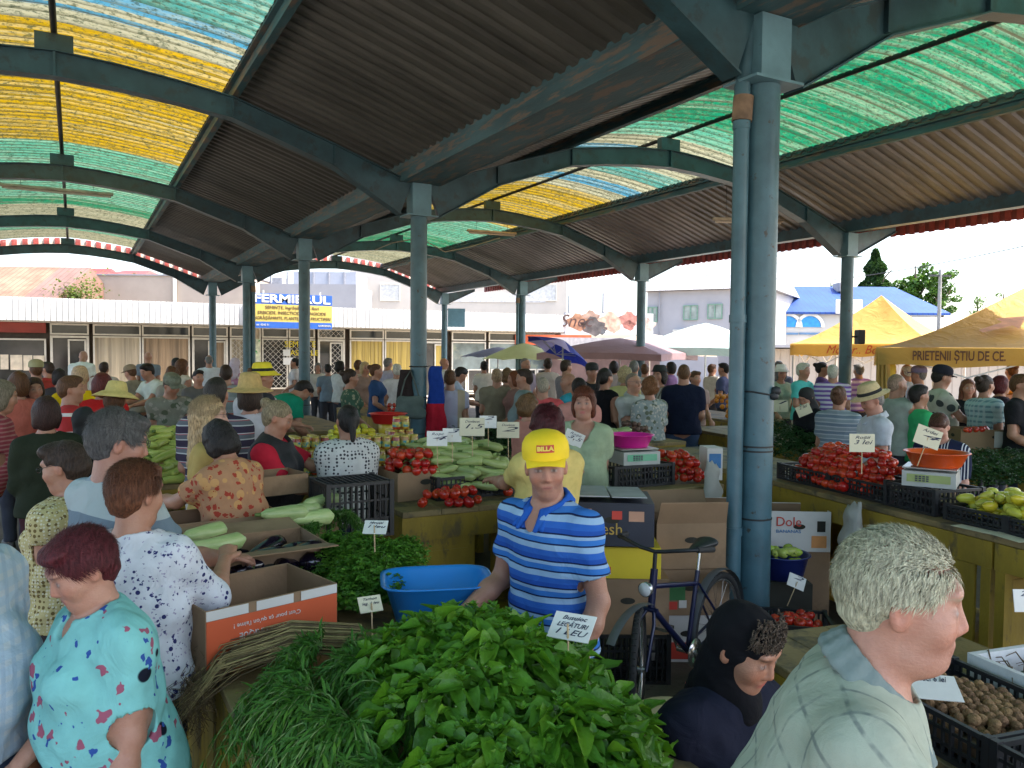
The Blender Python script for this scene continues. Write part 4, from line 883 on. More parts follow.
        # open sleeve ends
        if sleeve:
            for s_, el, wr, sg, a in arm:
                if sleeve <= 1: e_, q_ = s_+(el-s_)*sleeve, unit(el-s_)
                else: e_, q_ = el+(wr-el)*min(1, sleeve-1)*.97, unit(wr-el)
                v.cone(e_+q_*.066, e_+q_*.075, ar*1.05+.020, ar*1.05+.020, .001, op='sub')
        else:
            for s_, el, wr, sg, a in arm: v.cone(s_+unit(el-s_)*.06+lat*sg*.03, el, .075, .07, .006, op='sub')
        if skirt != 'dress': v.cut(B((0, 0, hemz)), up)
        else: v.cut(Lg((0, 0, .50)), np.array([0, 0, 1.]))
        v.cone(B((.0+neckdrop*.7, 0, 1.475-neckdrop*.2)), Hd((.02, 0, 1.62)), .070+neckdrop*.3, .10, .01, op='sub')
        if neckdrop: v.ell(B((.10, 0, 1.455-neckdrop*.3)), (.09, .03+neckdrop*.4, .035+neckdrop*.95), Rb, .01, 'sub')
        V, F = v.mesh(); out('dress' if skirt == 'dress' else topkind, V, F, top)
        if collar is not None:
            v = Vol(lo, hi, min(cr, .007)); 
            for k in range(16):
                a0, a1 = -2.75+k*5.5/16, -2.75+(k+1)*5.5/16; P = [B((-.012+.079*math.cos(a+PI), .079*math.sin(a+PI), 1.492+.030*math.cos(a))) for a in (a0, a1)]; O_ = B((-.012, 0, 1.46)); w1, w2 = [unit((q-O_)-up*((q-O_)@up)) for q in P]; v.cone(P[0], P[1], .010, .010, .006); v.cone(P[0]-up*.016+w1*.010, P[1]-up*.016+w2*.010, .010, .010, .010); v.cone(P[0]-up*.032+w1*.022, P[1]-up*.032+w2*.022, .009, .009, .010)
            for sg in (1, -1): v.cone(B((.066, sg*.040, 1.455)), B((.125, sg*.048, 1.40)), .015, .010, .014); v.cone(B((.055, sg*.060, 1.46)), B((.115, sg*.075, 1.405)), .013, .010, .014)
            V, F = v.mesh(); out('collar', V, F, collar)
    if vest is not None:
        v = Vol(lo, hi, cr); torso(v, .03, .06); v.wrinkle(.006, .8, sd+2); v.cut(B((0, 0, .86)), up); v.cone(B((.03, 0, 1.46)), Hd((.02, 0, 1.62)), .085, .11, .01, op='sub')
        for s_, el, wr, sg, a in arm: v.cone(s_+lat*sg*.045, el+lat*sg*.02, .07, .07, .006, op='sub')
        V, F = v.mesh(); out('vest', V, F, vest)
    bm = bottom or M('dark trousers', (.03, .032, .045), .85, .2, 9, bst=.2)
    lr = max(fr, .012); v = Vol([lo[0], lo[1], -.02], [hi[0], hi[1], 1.15], lr)
    for sg in (1, -1): v.cone(Lg((-.01, sg*.05, .93)), Lg((0, sg*.04, .99)), .120*fat, .112*fat, .05, (1, 0, 0), .85)
    if skirt is True:
        if seat: v.cone(lg[0][0], lg[0][1], .13*fat, .11, .05); v.cone(lg[1][0], lg[1][1], .13*fat, .11, .05)
        else: v.cone((0, 0, .90), (0, 0, .48), .155*fat, .17*fat, .06, (1, 0, 0), .85); v.cut((0, 0, .46), (0, 0, 1))
    else:
        for hpj, kn, an in lg: v.cone(hpj, kn, .098*fat, .072, .04); v.cone(kn, an, .070, .058, .03)
        v.wrinkle(.005, 1, sd); v.cut((0, 0, .075), (0, 0, 1))
    V, F = v.mesh(); out('skirt' if skirt is True else 'trousers', V, F, bm)
    b = MB()
    for k, (hpj, kn, an) in enumerate(lg):
        b = MB(); a = an*S; b.lathe([(.0, .0), (.05, .004), (.052, .03), (.045, .07), (.03, .085), (0, .09)], 14, c=(a[0]+.055, a[1], 0.002), sx=2.5, sy=.95); b.build('shoe', M('dark shoe leather', (.05, .04, .035), .5, .3, 9), root)
    # ---------------------------------------------------------- hair, hats
    if hair != 'bald':
        v = Vol([-.0, 0, 0], [.01, .01, .01], .1); c = Hd((-.02, 0, 1.64)); ext = .22 if hair not in ('long', 'scarf') else .34; rr = min(max(fr*.8, .004), .011)
        v = Vol(c-ext-np.array([0, 0, .1 if ext > .3 else 0]), c+ext*.9, rr); hk = .010
        def sub(p, n):     # remove head-local half space
            v.cut(Hd(p), H @ (np.array(n, float)))
        if hair in ('short', 'fringe', 'buzz', 'curly', 'bob', 'long', 'pony', 'bun'):
            g = {'buzz': -.008, 'fringe': -.006, 'short': -.001, 'curly': .012, 'bob': .004, 'long': .003, 'pony': -.002, 'bun': -.002}[hair]
            v.ell(Hd((-.016, 0, 1.664)), (.103+g, .082+g, .096+g), H, .01)
            v.ell(Hd((-.045, 0, 1.62)), (.072+g, .070+g, .080+g), H, .03)
            if hair == 'short': v.ell(Hd((.045, .01, 1.722)), (.05, .06, .03), H, .03)
            # face opening
            v.ell(Hd((.125, 0, 1.612)), (.112, .085, .094), H, .012, 'sub')
            if hair in ('short', 'fringe', 'buzz', 'pony', 'bun'):
                for sg in (1, -1): v.ell(Hd((.03, sg*.085, 1.58)), (.062, .045, .075), H, .01, 'sub')
                sub((0, 0, 1.548 if hair != 'fringe' else 1.56), (-.35, 0, .93))
            if hair == 'fringe': v.ell(Hd((.02, 0, 1.75)), (.12, .062, .07), H, .01, 'sub')
            if hair == 'curly': 
                for sg in (1, -1): v.ell(Hd((-.02, sg*.065, 1.61)), (.06, .035, .075), H, .03)
            if hair in ('bob',):
                for sg in (1, -1): v.ell(Hd((-.015, sg*.068, 1.60)), (.062, .030, .088), H, .03)
                v.ell(Hd((-.06, 0, 1.585)), (.055, .075, .085), H, .03)
            if hair == 'long':
                for sg in (1, -1): v.cone(Hd((-.01, sg*.068, 1.62)), B((.0, sg*.085, 1.40)), .034, .030, .03)
                v.cone(Hd((-.05, 0, 1.62)), B((-.085, 0, 1.34)), .072, .055, .03)
            if hair == 'pony': v.cone(Hd((-.11, 0, 1.66)), Hd((-.15, 0, 1.50)), .032, .018, .02)
            if hair == 'bun': v.ell(Hd((-.12, 0, 1.70)), (.04, .045, .04), H, .015)
            w1 = {'curly': .012, 'short': .0035, 'buzz': .001}.get(hair, .0035)
            v.wrinkle(w1, 2.4 if hair == 'curly' else 2.0, sd); 
            if fr < .009: v.wrinkle(.0028, 5, sd+1)
        if hair == 'scarf':
            v.ell(Hd((-.018, 0, 1.66)), (.106, .087, .103), H, .02); v.cone(Hd((-.03, 0, 1.6)), B((-.04, 0, 1.43)), .078, .105, .035); v.cone(Hd((.03, 0, 1.52)), B((.03, 0, 1.43)), .055, .08, .03)
            v.ell(Hd((.13, 0, 1.615)), (.10, .062, .082), H, .01, 'sub'); v.wrinkle(.006, 1.6, sd); v.wrinkle(.0025, 3.2, sd+2)
        V, F = v.mesh(); me = out('headscarf' if hair == 'scarf' else 'hair', V, F, haircol if not isinstance(haircol, tuple) else hairm(haircol))
    return dict(root=root, S=S, Hd=Hd, B=B, H=H, Rb=Rb, arm=arm)
def onhead(P, name, mb, mats, tilt=0):
    """hang a hat built around the origin (origin = centre of the head at brow height) on a person's head"""
    H = P['H'] @ rotm('y', tilt); p = P['Hd']((-.008, 0, 1.70))*P['S']
    o = mb.build(name, mats, P['root']); o.matrix_local = Matrix([[*(H[i]*P['S']), p[i]] for i in range(3)]+[[0, 0, 0, 1]]); return o
def cap_hat(P, mat, peak=None, words=None):
    b = MB(); n = 28; pr_ = [(.113, -.03), (.115, 0), (.112, .028), (.098, .052), (.070, .070), (.035, .079), (0, .081)]
    b.lathe(pr_, n, sx=1.0, sy=.84, c=(-.004, 0, 0)); V = []; 
    for j in range(13):
        a = -1.05+2.1*j/12; V += [(.100*math.cos(a*.9)+.0, .092*math.sin(a), -.022), (.075+.085*math.cos(a)**.6+.0, .086*math.sin(a), -.026-.02*abs(math.sin(a))**2)]
    V2 = [(x, y, z-.004) for x, y, z in V]; b.add(V+V2, [(2*j, 2*j+1, 2*j+3, 2*j+2) for j in range(12)]+[(26+2*j, 26+2*j+2, 26+2*j+3, 26+2*j+1) for j in range(12)]+[(2*j+1, 27+2*j, 29+2*j, 2*j+3) for j in range(12)], 1 if peak else 0, True)
    return onhead(P, 'cap', b, [mat, peak or mat])
def brim_hat(P, mat, band=None, r=.19, hgt=.10, droop=.02, crown=.098):
    b = MB(); b.lathe([(0, hgt), (crown*.55, hgt+.004), (crown*.8, hgt-.008), (crown*.93, hgt*.5), (crown+.004, .0), (crown+.03, -.008), (r*.8, -.012-droop*.4), (r, -.012-droop), (r-.002, -.016-droop), (crown+.02, -.014), (crown-.004, -.004)], 30, sx=1.12, sy=.95)
    if band: b.lathe([(crown+.006, .0), (crown*.99+.006, .025), (crown*.96, .03)], 30, 1, sx=1.12, sy=.95)
    return onhead(P, 'hat', b, [mat, band or mat], -.03)
def spectacles(P, mat):
    b = MB()
    for sg in (1, -1):
        b.tube([(.112, sg*.031+.021*math.cos(a), -.055+.014*math.sin(a)) for a in np.linspace(0, 2*PI, 17)], .0016, 5); b.tube([(.112, sg*.052, -.05), (.02, sg*.082, -.048), (-.01, sg*.083, -.056)], .0014, 5)
    b.tube([(.112, .010, -.052), (.112, -.010, -.052)], .0015, 5); return onhead(P, 'spectacles', b, mat)
def hairstrands(P, n, col, style='short', L=.035, seed=1):
    """thin tapering strands combed over the scalp, so that the hairline and the outline look like hair"""
    r = np.random.default_rng(seed); u = r.normal(0, 1, (n*3, 3)); u /= np.linalg.norm(u, axis=1)[:, None]; c = np.array([-.016, 0, 1.664]); R_ = np.array([.101, .081, .095]); p = c+u*R_
    ok = (p[:, 2] > 1.565+.35*(p[:, 0]+.02)) & ~(((p[:, 0]-.125)/.128)**2+(p[:, 1]/.10)**2+((p[:, 2]-1.605)/.108)**2 < 1); ok &= ~((np.abs(p[:, 1]) > .05) & (p[:, 0] > -.036) & (p[:, 2] < 1.655)); p = p[ok][:n]; u = u[ok][:n]; m = len(p)
    comb = np.stack([np.where(p[:, 0] > .0, .9, -.5), r.normal(0, .5, m), np.where(p[:, 2] > 1.70, .05, -1.0)], 1) if style == 'fwd' else np.stack([-.4-p[:, 0]*2, r.normal(0, .35, m)+p[:, 1]*3, -.9+(p[:, 2] > 1.71)*.8], 1)
    nrm = u/R_; nrm /= np.linalg.norm(nrm, axis=1)[:, None]; comb = comb-nrm*(comb*nrm).sum(1)[:, None]; comb /= np.linalg.norm(comb, axis=1)[:, None]+1e-6
    side = np.cross(comb, nrm); l = L*r.uniform(.6, 1.3, m)[:, None]; w_ = .0011; V = []
    for t, wd, o in ((0, 1, .000), (.5, .8, .006), (1, .1, .004)):
        q = p+comb*l*t+nrm*(o+r.uniform(0, .004, m)[:, None]*t)+side*r.normal(0, .003, m)[:, None]*t
        V += [q-side*w_*wd, q+side*w_*wd]
    V = np.stack(V, 1); F = np.array([[0, 1, 3, 2], [2, 3, 5, 4]])[None]+(np.arange(m)*6)[:, None, None]
    V = V.reshape(-1, 3); H = P['H']; hp = P['Hd']((-.005, 0, 1.535)); V = (V-np.array([-.005, 0, 1.535])) @ H.T+hp
    link('hair_strands', rawmesh('hair_strands', V*P['S'], F.reshape(-1, 4), hairm(col)), P['root'])
def place(px, py, D=None, h=None):
    """foot point and height of a standing person whose head top shows at px, py"""
    hz = hor(px)
    if D is None: D = (CAMH-h)*FPX/(py-hz)
    p = atd(px, py, D); return p, p[2], D
def towards(p, a):
    """heading: 0 faces the camera, 90 faces picture right, 180 away, 270 left"""
    d = -np.array([p[0], p[1]]); d /= np.linalg.norm(d); r = np.array([-d[1], d[0]]); a = math.radians(a); v = d*math.cos(a)+r*math.sin(a); return math.atan2(v[1], v[0])

def W(px, py, face, label, D=None, h=None, hat=None, **kw):
    """place a person so that the top of the head stands at a given spot of the market"""
    lean, side, hd = kw.get('lean', 0), kw.get('side', 0), kw.get('head', (0, 0)); seat = kw.get('seat')
    if D is not None and D > 9 and 'behind' not in label and 'profile' not in label: face += ((PEOPLE*73) % 11-5)*14
    T = np.array([0, 0, .93]); Rb = rotm('y', math.radians(lean)) @ rotm('x', math.radians(side)); H = Rb @ rotm('z', math.radians(hd[0])) @ rotm('y', math.radians(hd[1]))
    hp0 = np.array([-.005, 0, 1.535]); q = H @ np.array([-.005, 0, .216])+Rb @ (hp0-T)+T
    if seat: q[2] -= .93-seat
    hz = hor(px)
    if h is None: S = (CAMH-(py-hz)*D/FPX)/q[2]
    else: S = h/1.75; D = (CAMH-q[2]*S)*FPX/(py-hz)
    hh = S*1.75 if not seat else S*(1.75-.93+seat)
    if not seat and not 1.42 < hh < 1.93: print('HEIGHT', label, round(hh, 2), 'D', round(D, 2))
    p = atd(px, py, D); r0 = towards(p, face); c_, s_ = math.cos(r0), math.sin(r0)
    pos = (p[0]-(q[0]*c_-q[1]*s_)*S, p[1]-(q[0]*s_+q[1]*c_)*S)
    res = kw.pop('res', None) or (.0045 if D < 2 else .0055 if D < 3.3 else .008 if D < 5 else .010 if D < 7.5 else .013 if D < 11 else .017)
    P = person(label, pos, r0, hh, res=res, **kw)
    if hat: hat(P)
    return P
# ================================================================ the people of the photograph
bk, db, br, rd, bl, gy, wh, au = (.018, .015, .014), (.04, .025, .018), (.10, .045, .02), (.085, .012, .014), (.42, .30, .15), (.16, .15, .14), (.52, .50, .44), (.16, .05, .02)
def pl(*c, n=[0]): return fan_cloth('cloth %.3f %.3f %.3f' % c, 'plain', [c])
straw = M('pale straw', (.62, .48, .26), .8, .15, 30, bst=.6, bs=120); straw2 = M('golden straw', (.55, .36, .13), .8, .15, 30, bst=.6, bs=120); strawy = M('yellow straw', (.72, .56, .2), .8, .1, 30, bst=.6, bs=120)
blk = M('black band', (.015, .015, .016), .8); gl = M('spectacle frame', (.02, .02, .02), .3); jeans = M('worn denim', (.04, .07, .14), .9, .3, 5, bst=.3); khaki = M('khaki trousers', (.26, .21, .14), .9, .2, 6); paletr = M('pale trousers', (.5, .47, .42), .9, .1, 6)
GF = 'people beside the front greens counter'
# --- nearest figures
P = W(905, 535, 98, 'elderly man with silver hair in a pale green checked polo shirt turned to the right', D=1.45, lean=24, head=(-3, -18), fat=1.18, arms=('low', 'fwd'), skin=(.46, .235, .165), hair='fringe', haircol=(.42, .40, .28), top=fan_cloth('checked polo', 'grid', [(.36, .40, .32), (.17, .20, .18)], 1.0), collar=pl(.20, .25, .24), group=GF)
hairstrands(P, 9000, (.46, .44, .31), 'back', .03, 3)
P = W(757, 612, 50, 'seated woman in black headscarf and dark clothes half hidden behind the elderly man', D=2.3, lean=10, head=(10, 14), sex='f', fat=1.15, seat=.48, hair='scarf', haircol=pl(.008, .008, .010), top=pl(.012, .014, .028), sleeve=1.9, bottom=pl(.012, .014, .028), skirt=True, arms=('low', 'belly'), group=GF)
fr_ = MB(); 
for k in range(420):
    a = random.uniform(-1.1, 1.1); z = random.uniform(-.01, .075); r = .101*math.sqrt(max(.1, 1-(max(0, z)/.1)**2)); p0 = Vector((r*math.cos(a)-.005, r*.86*math.sin(a), z)); fr_.tube([p0, p0+Vector((random.uniform(0, .010), random.uniform(-.010, .010), random.uniform(-.012, .008))), p0+Vector((random.uniform(-.003, .008), random.uniform(-.012, .012), -.016))], [.0024, .0018, .0006], 4)
onhead(P, 'grey_curls', fr_, hairm((.10, .075, .055)))
Pman = W(545, 437, 318, 'man in bright yellow cap and blue striped polo shirt looking at the camera', D=3.1, lean=4, side=0, head=(42, 3), fat=1.06, skin=(.40, .20, .13), hair='fringe', haircol=(.42, .41, .39), arms=((.10, .06, -.50), (.26, .04, -.36)),
    top=fan_cloth('striped polo', 'hstripe', [(.04, .14, .42), [(.022, (.03, .12, .45)), (.022, (.30, .45, .62)), (.006, (.01, .015, .05)), (.020, (.04, .17, .5)), (.012, (.28, .42, .6)), (.006, (.01, .015, .05)), (.016, (.02, .08, .36))]]), collar=pl(.02, .10, .42), bottom=jeans, neckdrop=.03, group=GF)
yc = M('yellow cap cloth', (.80, .56, .01), .75, .08, 10, bst=.2, bs=200)
cp = cap_hat(Pman, yc)
b = MB(); V = []
for i in range(9):
    for j in (0, 1): a = -.36+.72*i/8; z = .012+.030*j; r = .1165-.004*j; V.append((r*math.cos(a)-.002, r*.86*math.sin(a), z))
b.add(V, [(2*i, 2*i+2, 2*i+3, 2*i+1) for i in range(8)], 0, True); redp = M('red cap badge', (.55, .05, .03), .6, .05); bd = b.build('badge', redp, cp)
text('lettering', 'BILLA', .023, M('cap letter yellow', (.8, .6, .1), .6), cp, (.1155, 0, .028), (PI/2-.12, 0, PI/2), .001, .066, bold=.0012)
dress = fan_cloth('aqua floral dress', 'sparse', [(.20, .50, .48), (.008, .01, .02), (.30, .09, .14), (.03, .08, .30)], .95)
P4 = W(66, 536, 288, 'woman in aqua flowered dress with short burgundy hair and brown shoulder strap looking down', D=2.2, lean=6, head=(-2, 20), sex='f', fat=1.34, skin=(.43, .22, .15), hair='short', haircol=(.075, .014, .018), arms=((.06, .05, -.53), 'low'), top=dress, skirt='dress', sleeve=.62, neckdrop=.004, group=GF); hairstrands(P4, 7000, (.09, .018, .022), 'back', .045, 5)
P = W(-52, 466, 50, 'man at the left edge in pale blue striped short sleeved shirt with arm hanging', D=2.25, fat=1.3, arms=('down', (.10, .06, -.52)), hair='short', haircol=gy, top=fan_cloth('pale blue stripes', 'plaid', [(.42, .52, .60), (.52, .55, .56), (.34, .44, .54)], .7), sleeve=.75, bottom=jeans, group=GF)
P6 = W(137, 462, 158, 'woman with short auburn hair in white blouse with navy flowers reaching to the boxes', D=2.8, sex='f', fat=1.16, head=(-28, 8), hair='short', haircol=(.12, .045, .022), arms=('low', (.40, .06, -.12)), top=fan_cloth('white floral blouse', 'sparse', [(.60, .62, .66), (.025, .03, .12), (.03, .035, .14), (.32, .30, .42)], 2.6), sleeve=1.15, bottom=M('dark trousers', (.03, .032, .045), .85), group=GF); hairstrands(P6, 7000, (.13, .05, .025), 'back', .04, 6)
P7 = W(123, 412, 120, 'tall man with grey hair and glasses in grey and blue block t-shirt', D=3.15, head=(-25, 12), skin=(.38, .19, .13), hair='short', haircol=(.075, .07, .068), top=fan_cloth('block tee', 'blocks', [(.36, .42, .42), (.15, .20, .24), (.26, .32, .36)]), arms=('low', 'fwd'), bottom=jeans, group=GF); spectacles(P7, gl); hairstrands(P7, 7000, (.10, .095, .09), 'fwd', .045, 7)
P8 = W(60, 442, 230, 'woman with short black hair and glasses in mustard patterned sleeveless blouse', D=3.5, head=(15, 14), sex='f', fat=1.15, hair='short', haircol=db, sleeve=.22, arms=('belly', 'low'), top=fan_cloth('mustard geometric', 'geo', [(.50, .42, .20), (.16, .11, .04), (.62, .58, .42)], 5), skirt=True, bottom=pl(.05, .04, .04), group=GF); spectacles(P8, gl)
# --- left side of the hall
W(46, 397, 180, 'woman with dark hair in dark green jacket seen from behind at left', D=5.6, sex='f', fat=1.1, hair='bob', haircol=(.035, .016, .013), top=pl(.022, .028, .016), sleeve=1.95, bottom=pl(.05, .015, .02), skirt=True)
W(84, 408, 175, 'person in black headscarf and dark clothes seen from behind', D=5.9, sex='f', hair='scarf', haircol=blk, top=pl(.02, .022, .02), sleeve=1.95, skirt=True, bottom=pl(.02, .02, .02))
W(4, 381, 95, 'woman in maroon patterned top leaning on the counter at the left edge', D=6.2, sex='f', fat=1.2, lean=12, hair='bob', haircol=(.16, .13, .09), top=fan_cloth('maroon stripes', 'hstripe', [(.3, .06, .07), [(.02, (.30, .05, .07)), (.012, (.42, .2, .18))]]), arms=('fwd', 'belly'))
W(18, 372, 200, 'woman in coral top partly hidden behind the maroon one', D=8.0, sex='f', hair='bob', haircol=br, top=pl(.50, .14, .10))
W(34, 378, 12, 'woman with dark bob and teal top facing the camera at left', D=8.2, sex='f', hair='bob', haircol=db, top=fan_cloth('teal orange', 'floral', [(.10, .28, .28), (.5, .2, .08)], 1), arms=('low', 'belly'))
capg = M('olive cap', (.30, .30, .16), .8); W(36, 361, 215, 'person in pale green baseball cap and red top', D=11.5, hair='short', haircol=br, top=pl(.38, .06, .05), hat=lambda P: cap_hat(P, capg))
W(48, 362, 160, 'man in red shirt before the dark shop door', D=13.5, hair='short', haircol=db, top=pl(.42, .05, .05))
W(59, 369, 185, 'dark haired shopper between the red shirt and the yellow shirt', D=11.5, hair='bob', sex='f', haircol=bk, top=pl(.05, .05, .06))
W(70, 376, 85, 'man in profile wearing red shirt with white stripe', D=7.2, fat=1.15, hair='short', haircol=br, top=fan_cloth('red white', 'hstripe', [(.45, .04, .04), [(.13, (.45, .04, .04)), (.03, (.7, .66, .62))]]))
W(80, 366, 175, 'blond man in bright yellow t-shirt seen from behind', D=8.6, fat=1.25, hair='short', haircol=(.45, .30, .17), top=pl(.75, .50, .01), bottom=khaki)
W(102, 373, 185, 'auburn haired woman in bright red t-shirt seen from behind', D=8.0, sex='f', fat=1.15, hair='bob', haircol=(.10, .02, .015), top=pl(.52, .02, .02))
W(117, 386, 130, 'woman in wide yellow straw hat', D=7.6, sex='f', head=(0, 10), hair='bob', haircol=br, top=fan_cloth('dark floral blouse', 'floral', [(.08, .06, .05), (.3, .2, .12)], 2), hat=lambda P: brim_hat(P, strawy, None, .21, .10, .05))
W(84, 351, 120, 'man in sunlit white shirt bending by the dark shop door', D=19, lean=22, hair='bald', top=pl(.72, .72, .68))
W(104, 362, 175, 'man with dark hair and pale shirt before the cream curtains', D=15, hair='short', haircol=db, top=pl(.5, .44, .4))
W(129, 366, 300, 'vendor in straw cap bending over papers', D=14, lean=15, hair='short', haircol=br, top=pl(.25, .24, .2), hat=lambda P: cap_hat(P, khaki))
W(145, 364, 272, 'man in pale mint t-shirt reaching left over greens', D=12.6, lean=20, fat=1.1, arms=('fwd', 'fwd'), hair='short', haircol=bk, top=pl(.52, .60, .54))
W(148, 352, 200, 'bald man in grey shirt before the brown curtains', D=20, hair='bald', top=pl(.2, .23, .27))
W(173, 376, 10, 'vendor in camouflage shirt and cap behind the herb counter', D=9.2, lean=12, fat=1.1, head=(20, 14), arms=('fwd', 'belly'), hair='short', haircol=db, top=fan_cloth('camouflage', 'floral', [(.22, .22, .18), (.10, .12, .08), (.32, .30, .26)], 1), hat=lambda P: cap_hat(P, M('camouflage cap', (.16, .17, .12), .8, .4, 20)))
W(172, 367, 190, 'woman with auburn hair behind the vendor in camouflage', D=12.5, sex='f', hair='curly', haircol=br, top=pl(.3, .3, .26))
W(182, 359, 165, 'woman with long brown hair and bare shoulders', D=14, sex='f', hair='long', haircol=br, top=pl(.55, .53, .45), sleeve=0)
W(176, 358, 175, 'dark haired shopper by the brown curtains', D=17.5, hair='bob', sex='f', haircol=bk, top=pl(.1, .1, .1))
W(198, 370, 20, 'young man with dark hair facing forward behind the herbs', D=12.2, hair='short', haircol=bk, top=pl(.12, .12, .12))
W(209, 355, 180, 'person in bright white shirt behind the thin column', D=18.5, hair='fringe', haircol=gy, top=pl(.68, .70, .76))
W(226, 365, 178, 'man in grey t-shirt with red stripe seen from behind', D=11.0, fat=1.15, hair='short', haircol=db, top=fan_cloth('grey red', 'hstripe', [(.3, .3, .3), [(.1, (.24, .27, .28)), (.02, (.4, .12, .1)), (.05, (.3, .33, .34))]]))
W(235, 358, 170, 'woman in lilac headscarf and pink flowered blouse', D=15, sex='f', hair='scarf', haircol=pl(.55, .48, .58), top=fan_cloth('pink floral', 'floral', [(.45, .22, .35), (.6, .55, .6)], 1.5))
W(216, 378, 165, 'big man in dark striped polo shirt with grey and white bands', D=5.9, fat=1.2, lean=4, hair='short', haircol=(.03, .024, .02), top=fan_cloth('dark rugby stripes', 'hstripe', [(.06, .05, .08), [(.05, (.045, .035, .06)), (.008, (.5, .5, .5)), (.03, (.13, .14, .16)), (.006, (.35, .08, .1)), (.006, (.5, .5, .5))]]), sleeve=.75, bottom=paletr)
W(250, 380, 178, 'person in golden straw hat and white blouse seen from behind', D=6.4, sex='f', hair='bob', haircol=db, top=pl(.58, .55, .58), sleeve=.4, hat=lambda P: brim_hat(P, straw2, None, .19, .11, .02))
W(262, 366, 95, 'woman in bright yellow sun hat with dark top', D=8.6, sex='f', hair='bun', haircol=br, top=pl(.04, .04, .05), sleeve=0, arms=('fwd', 'low'), hat=lambda P: brim_hat(P, M('yellow hat cloth', (.8, .6, .03), .8), pl(.03, .03, .03), .17, .09, .03))
W(256, 371, 190, 'person with tan headscarf behind the golden straw hat', D=8.9, sex='f', hair='scarf', haircol=pl(.42, .24, .12), top=pl(.6, .58, .6))
P = W(208, 398, 85, 'woman with long blond hair and glasses looking right', D=4.9, sex='f', hair='long', haircol=(.40, .28, .15), skin=(.56, .33, .25), top=pl(.42, .30, .10), arms=('low', 'belly')); spectacles(P, gl); hairstrands(P, 5000, (.42, .30, .17), 'back', .05, 8)
W(212, 424, 225, 'woman with black hair in orange flowered blouse bending over a box', D=4.55, sex='f', fat=1.15, lean=14, head=(-15, 26), hair='bob', haircol=bk, arms=('reach', 'fwd'), top=fan_cloth('orange floral', 'floral', [(.42, .22, .12), (.55, .30, .12), (.35, .05, .03)], 1.6), sleeve=.6)
P = W(283, 402, 70, 'woman with fair hair in black padded vest over red t-shirt arranging jars', D=5.45, sex='f', fat=1.15, head=(10, 22), hair='bun', haircol=(.22, .17, .10), top=pl(.48, .02, .04), sleeve=.72, vest=M('black padded vest', (.012, .012, .015), .7, .2, 8, bst=.3), arms=('reach', 'fwd'), bottom=pl(.1, .02, .03))
W(348, 405, 195, 'woman with black hair in white blouse with black pattern seen from behind', D=5.55, sex='f', fat=1.28, hair='pony', haircol=bk, arms=('belly', 'fwd'), top=fan_cloth('black on white', 'geo', [(.56, .56, .54), (.05, .05, .06)], 4.5), sleeve=.8, skirt=True, bottom=pl(.02, .03, .06))
W(310, 384, 120, 'person in green shirt bending behind the blue column', D=10.5, lean=55, fat=1.2, hair='short', haircol=bk, top=pl(.01, .24, .14))
W(350, 369, 60, 'woman in dark green flowered blouse at the red basin', D=10.8, sex='f', hair='bun', haircol=db, top=fan_cloth('green floral', 'floral', [(.06, .12, .08), (.3, .3, .2)], 2))
W(376, 364, 95, 'woman in navy t-shirt turned to the right', D=13.5, sex='f', hair='bun', haircol=br, top=pl(.03, .07, .17))
W(343, 402, 30, 'small dark figure sitting behind the jars', D=9.0, h=None, lean=20, hair='scarf', sex='f', haircol=blk, top=pl(.03, .03, .03)) if False else None
W(340, 361, 200, 'shopper in white blouse before the yellow curtains', D=17, sex='f', hair='bob', haircol=bk, top=pl(.6, .6, .58))
W(328, 364, 160, 'shopper in denim shirt by the open shop door', D=18, hair='short', haircol=bk, top=pl(.18, .24, .3))
W(318, 363, 20, 'woman in pale dress by the lattice door', D=20, sex='f', hair='bob', haircol=gy, top=pl(.6, .55, .5))
W(295, 358, 200, 'shopper in light blouse before the lattice windows', D=20, sex='f', hair='bun', haircol=bk, top=pl(.65, .6, .62))
W(358, 360, 150, 'man in beige shirt in front of the yellow curtains', D=17, hair='short', haircol=br, top=pl(.45, .36, .28))
W(388, 358, 175, 'person in lilac shirt left of the middle column', D=18.5, hair='short', haircol=gy, top=pl(.5, .46, .56))
W(365, 362, 330, 'woman with fair hair and brown blouse near the yellow curtains', D=15.5, sex='f', hair='bob', haircol=bl, top=pl(.3, .2, .16))
W(397, 364, 190, 'person in white shirt just left of the middle column', D=14.5, hair='short', haircol=wh, top=pl(.62, .6, .6))
# --- middle
W(450, 370, 182, 'person in lilac and beige shirt seen from behind right of the middle column', D=10.8, fat=1.05, hair='short', haircol=br, top=fan_cloth('lilac beige', 'vstripe', [(.4, .4, .5), [(.2, (.42, .40, .52)), (.1, (.45, .36, .26))]]), sleeve=.5)
W(464, 368, 70, 'man in pale blue shirt bending over produce', D=13.5, lean=32, fat=1.1, arms=('fwd', 'fwd'), hair='short', haircol=bk, top=pl(.46, .52, .66))
W(441, 386, 190, 'woman in white tank top beside the hung jackets', D=11.3, sex='f', fat=1.1, hair='short', haircol=db, top=pl(.5, .52, .52), sleeve=0, bottom=pl(.02, .02, .04))
W(444, 358, 170, 'man in white shirt by the yellow shop door', D=19, hair='bald', top=pl(.66, .66, .7))
W(484, 361, 165, 'woman in white blouse before the white shop doors', D=18, sex='f', hair='bun', haircol=bk, top=pl(.66, .62, .58))
W(497, 369, 180, 'older person in khaki shirt with sandy hair seen from behind', D=12, fat=1.2, hair='short', haircol=(.3, .2, .12), top=pl(.24, .21, .15))
W(507, 369, 90, 'woman with brown hair and brown top beside the khaki shirt', D=12.8, sex='f', hair='curly', haircol=(.14, .08, .04), top=pl(.2, .13, .1))
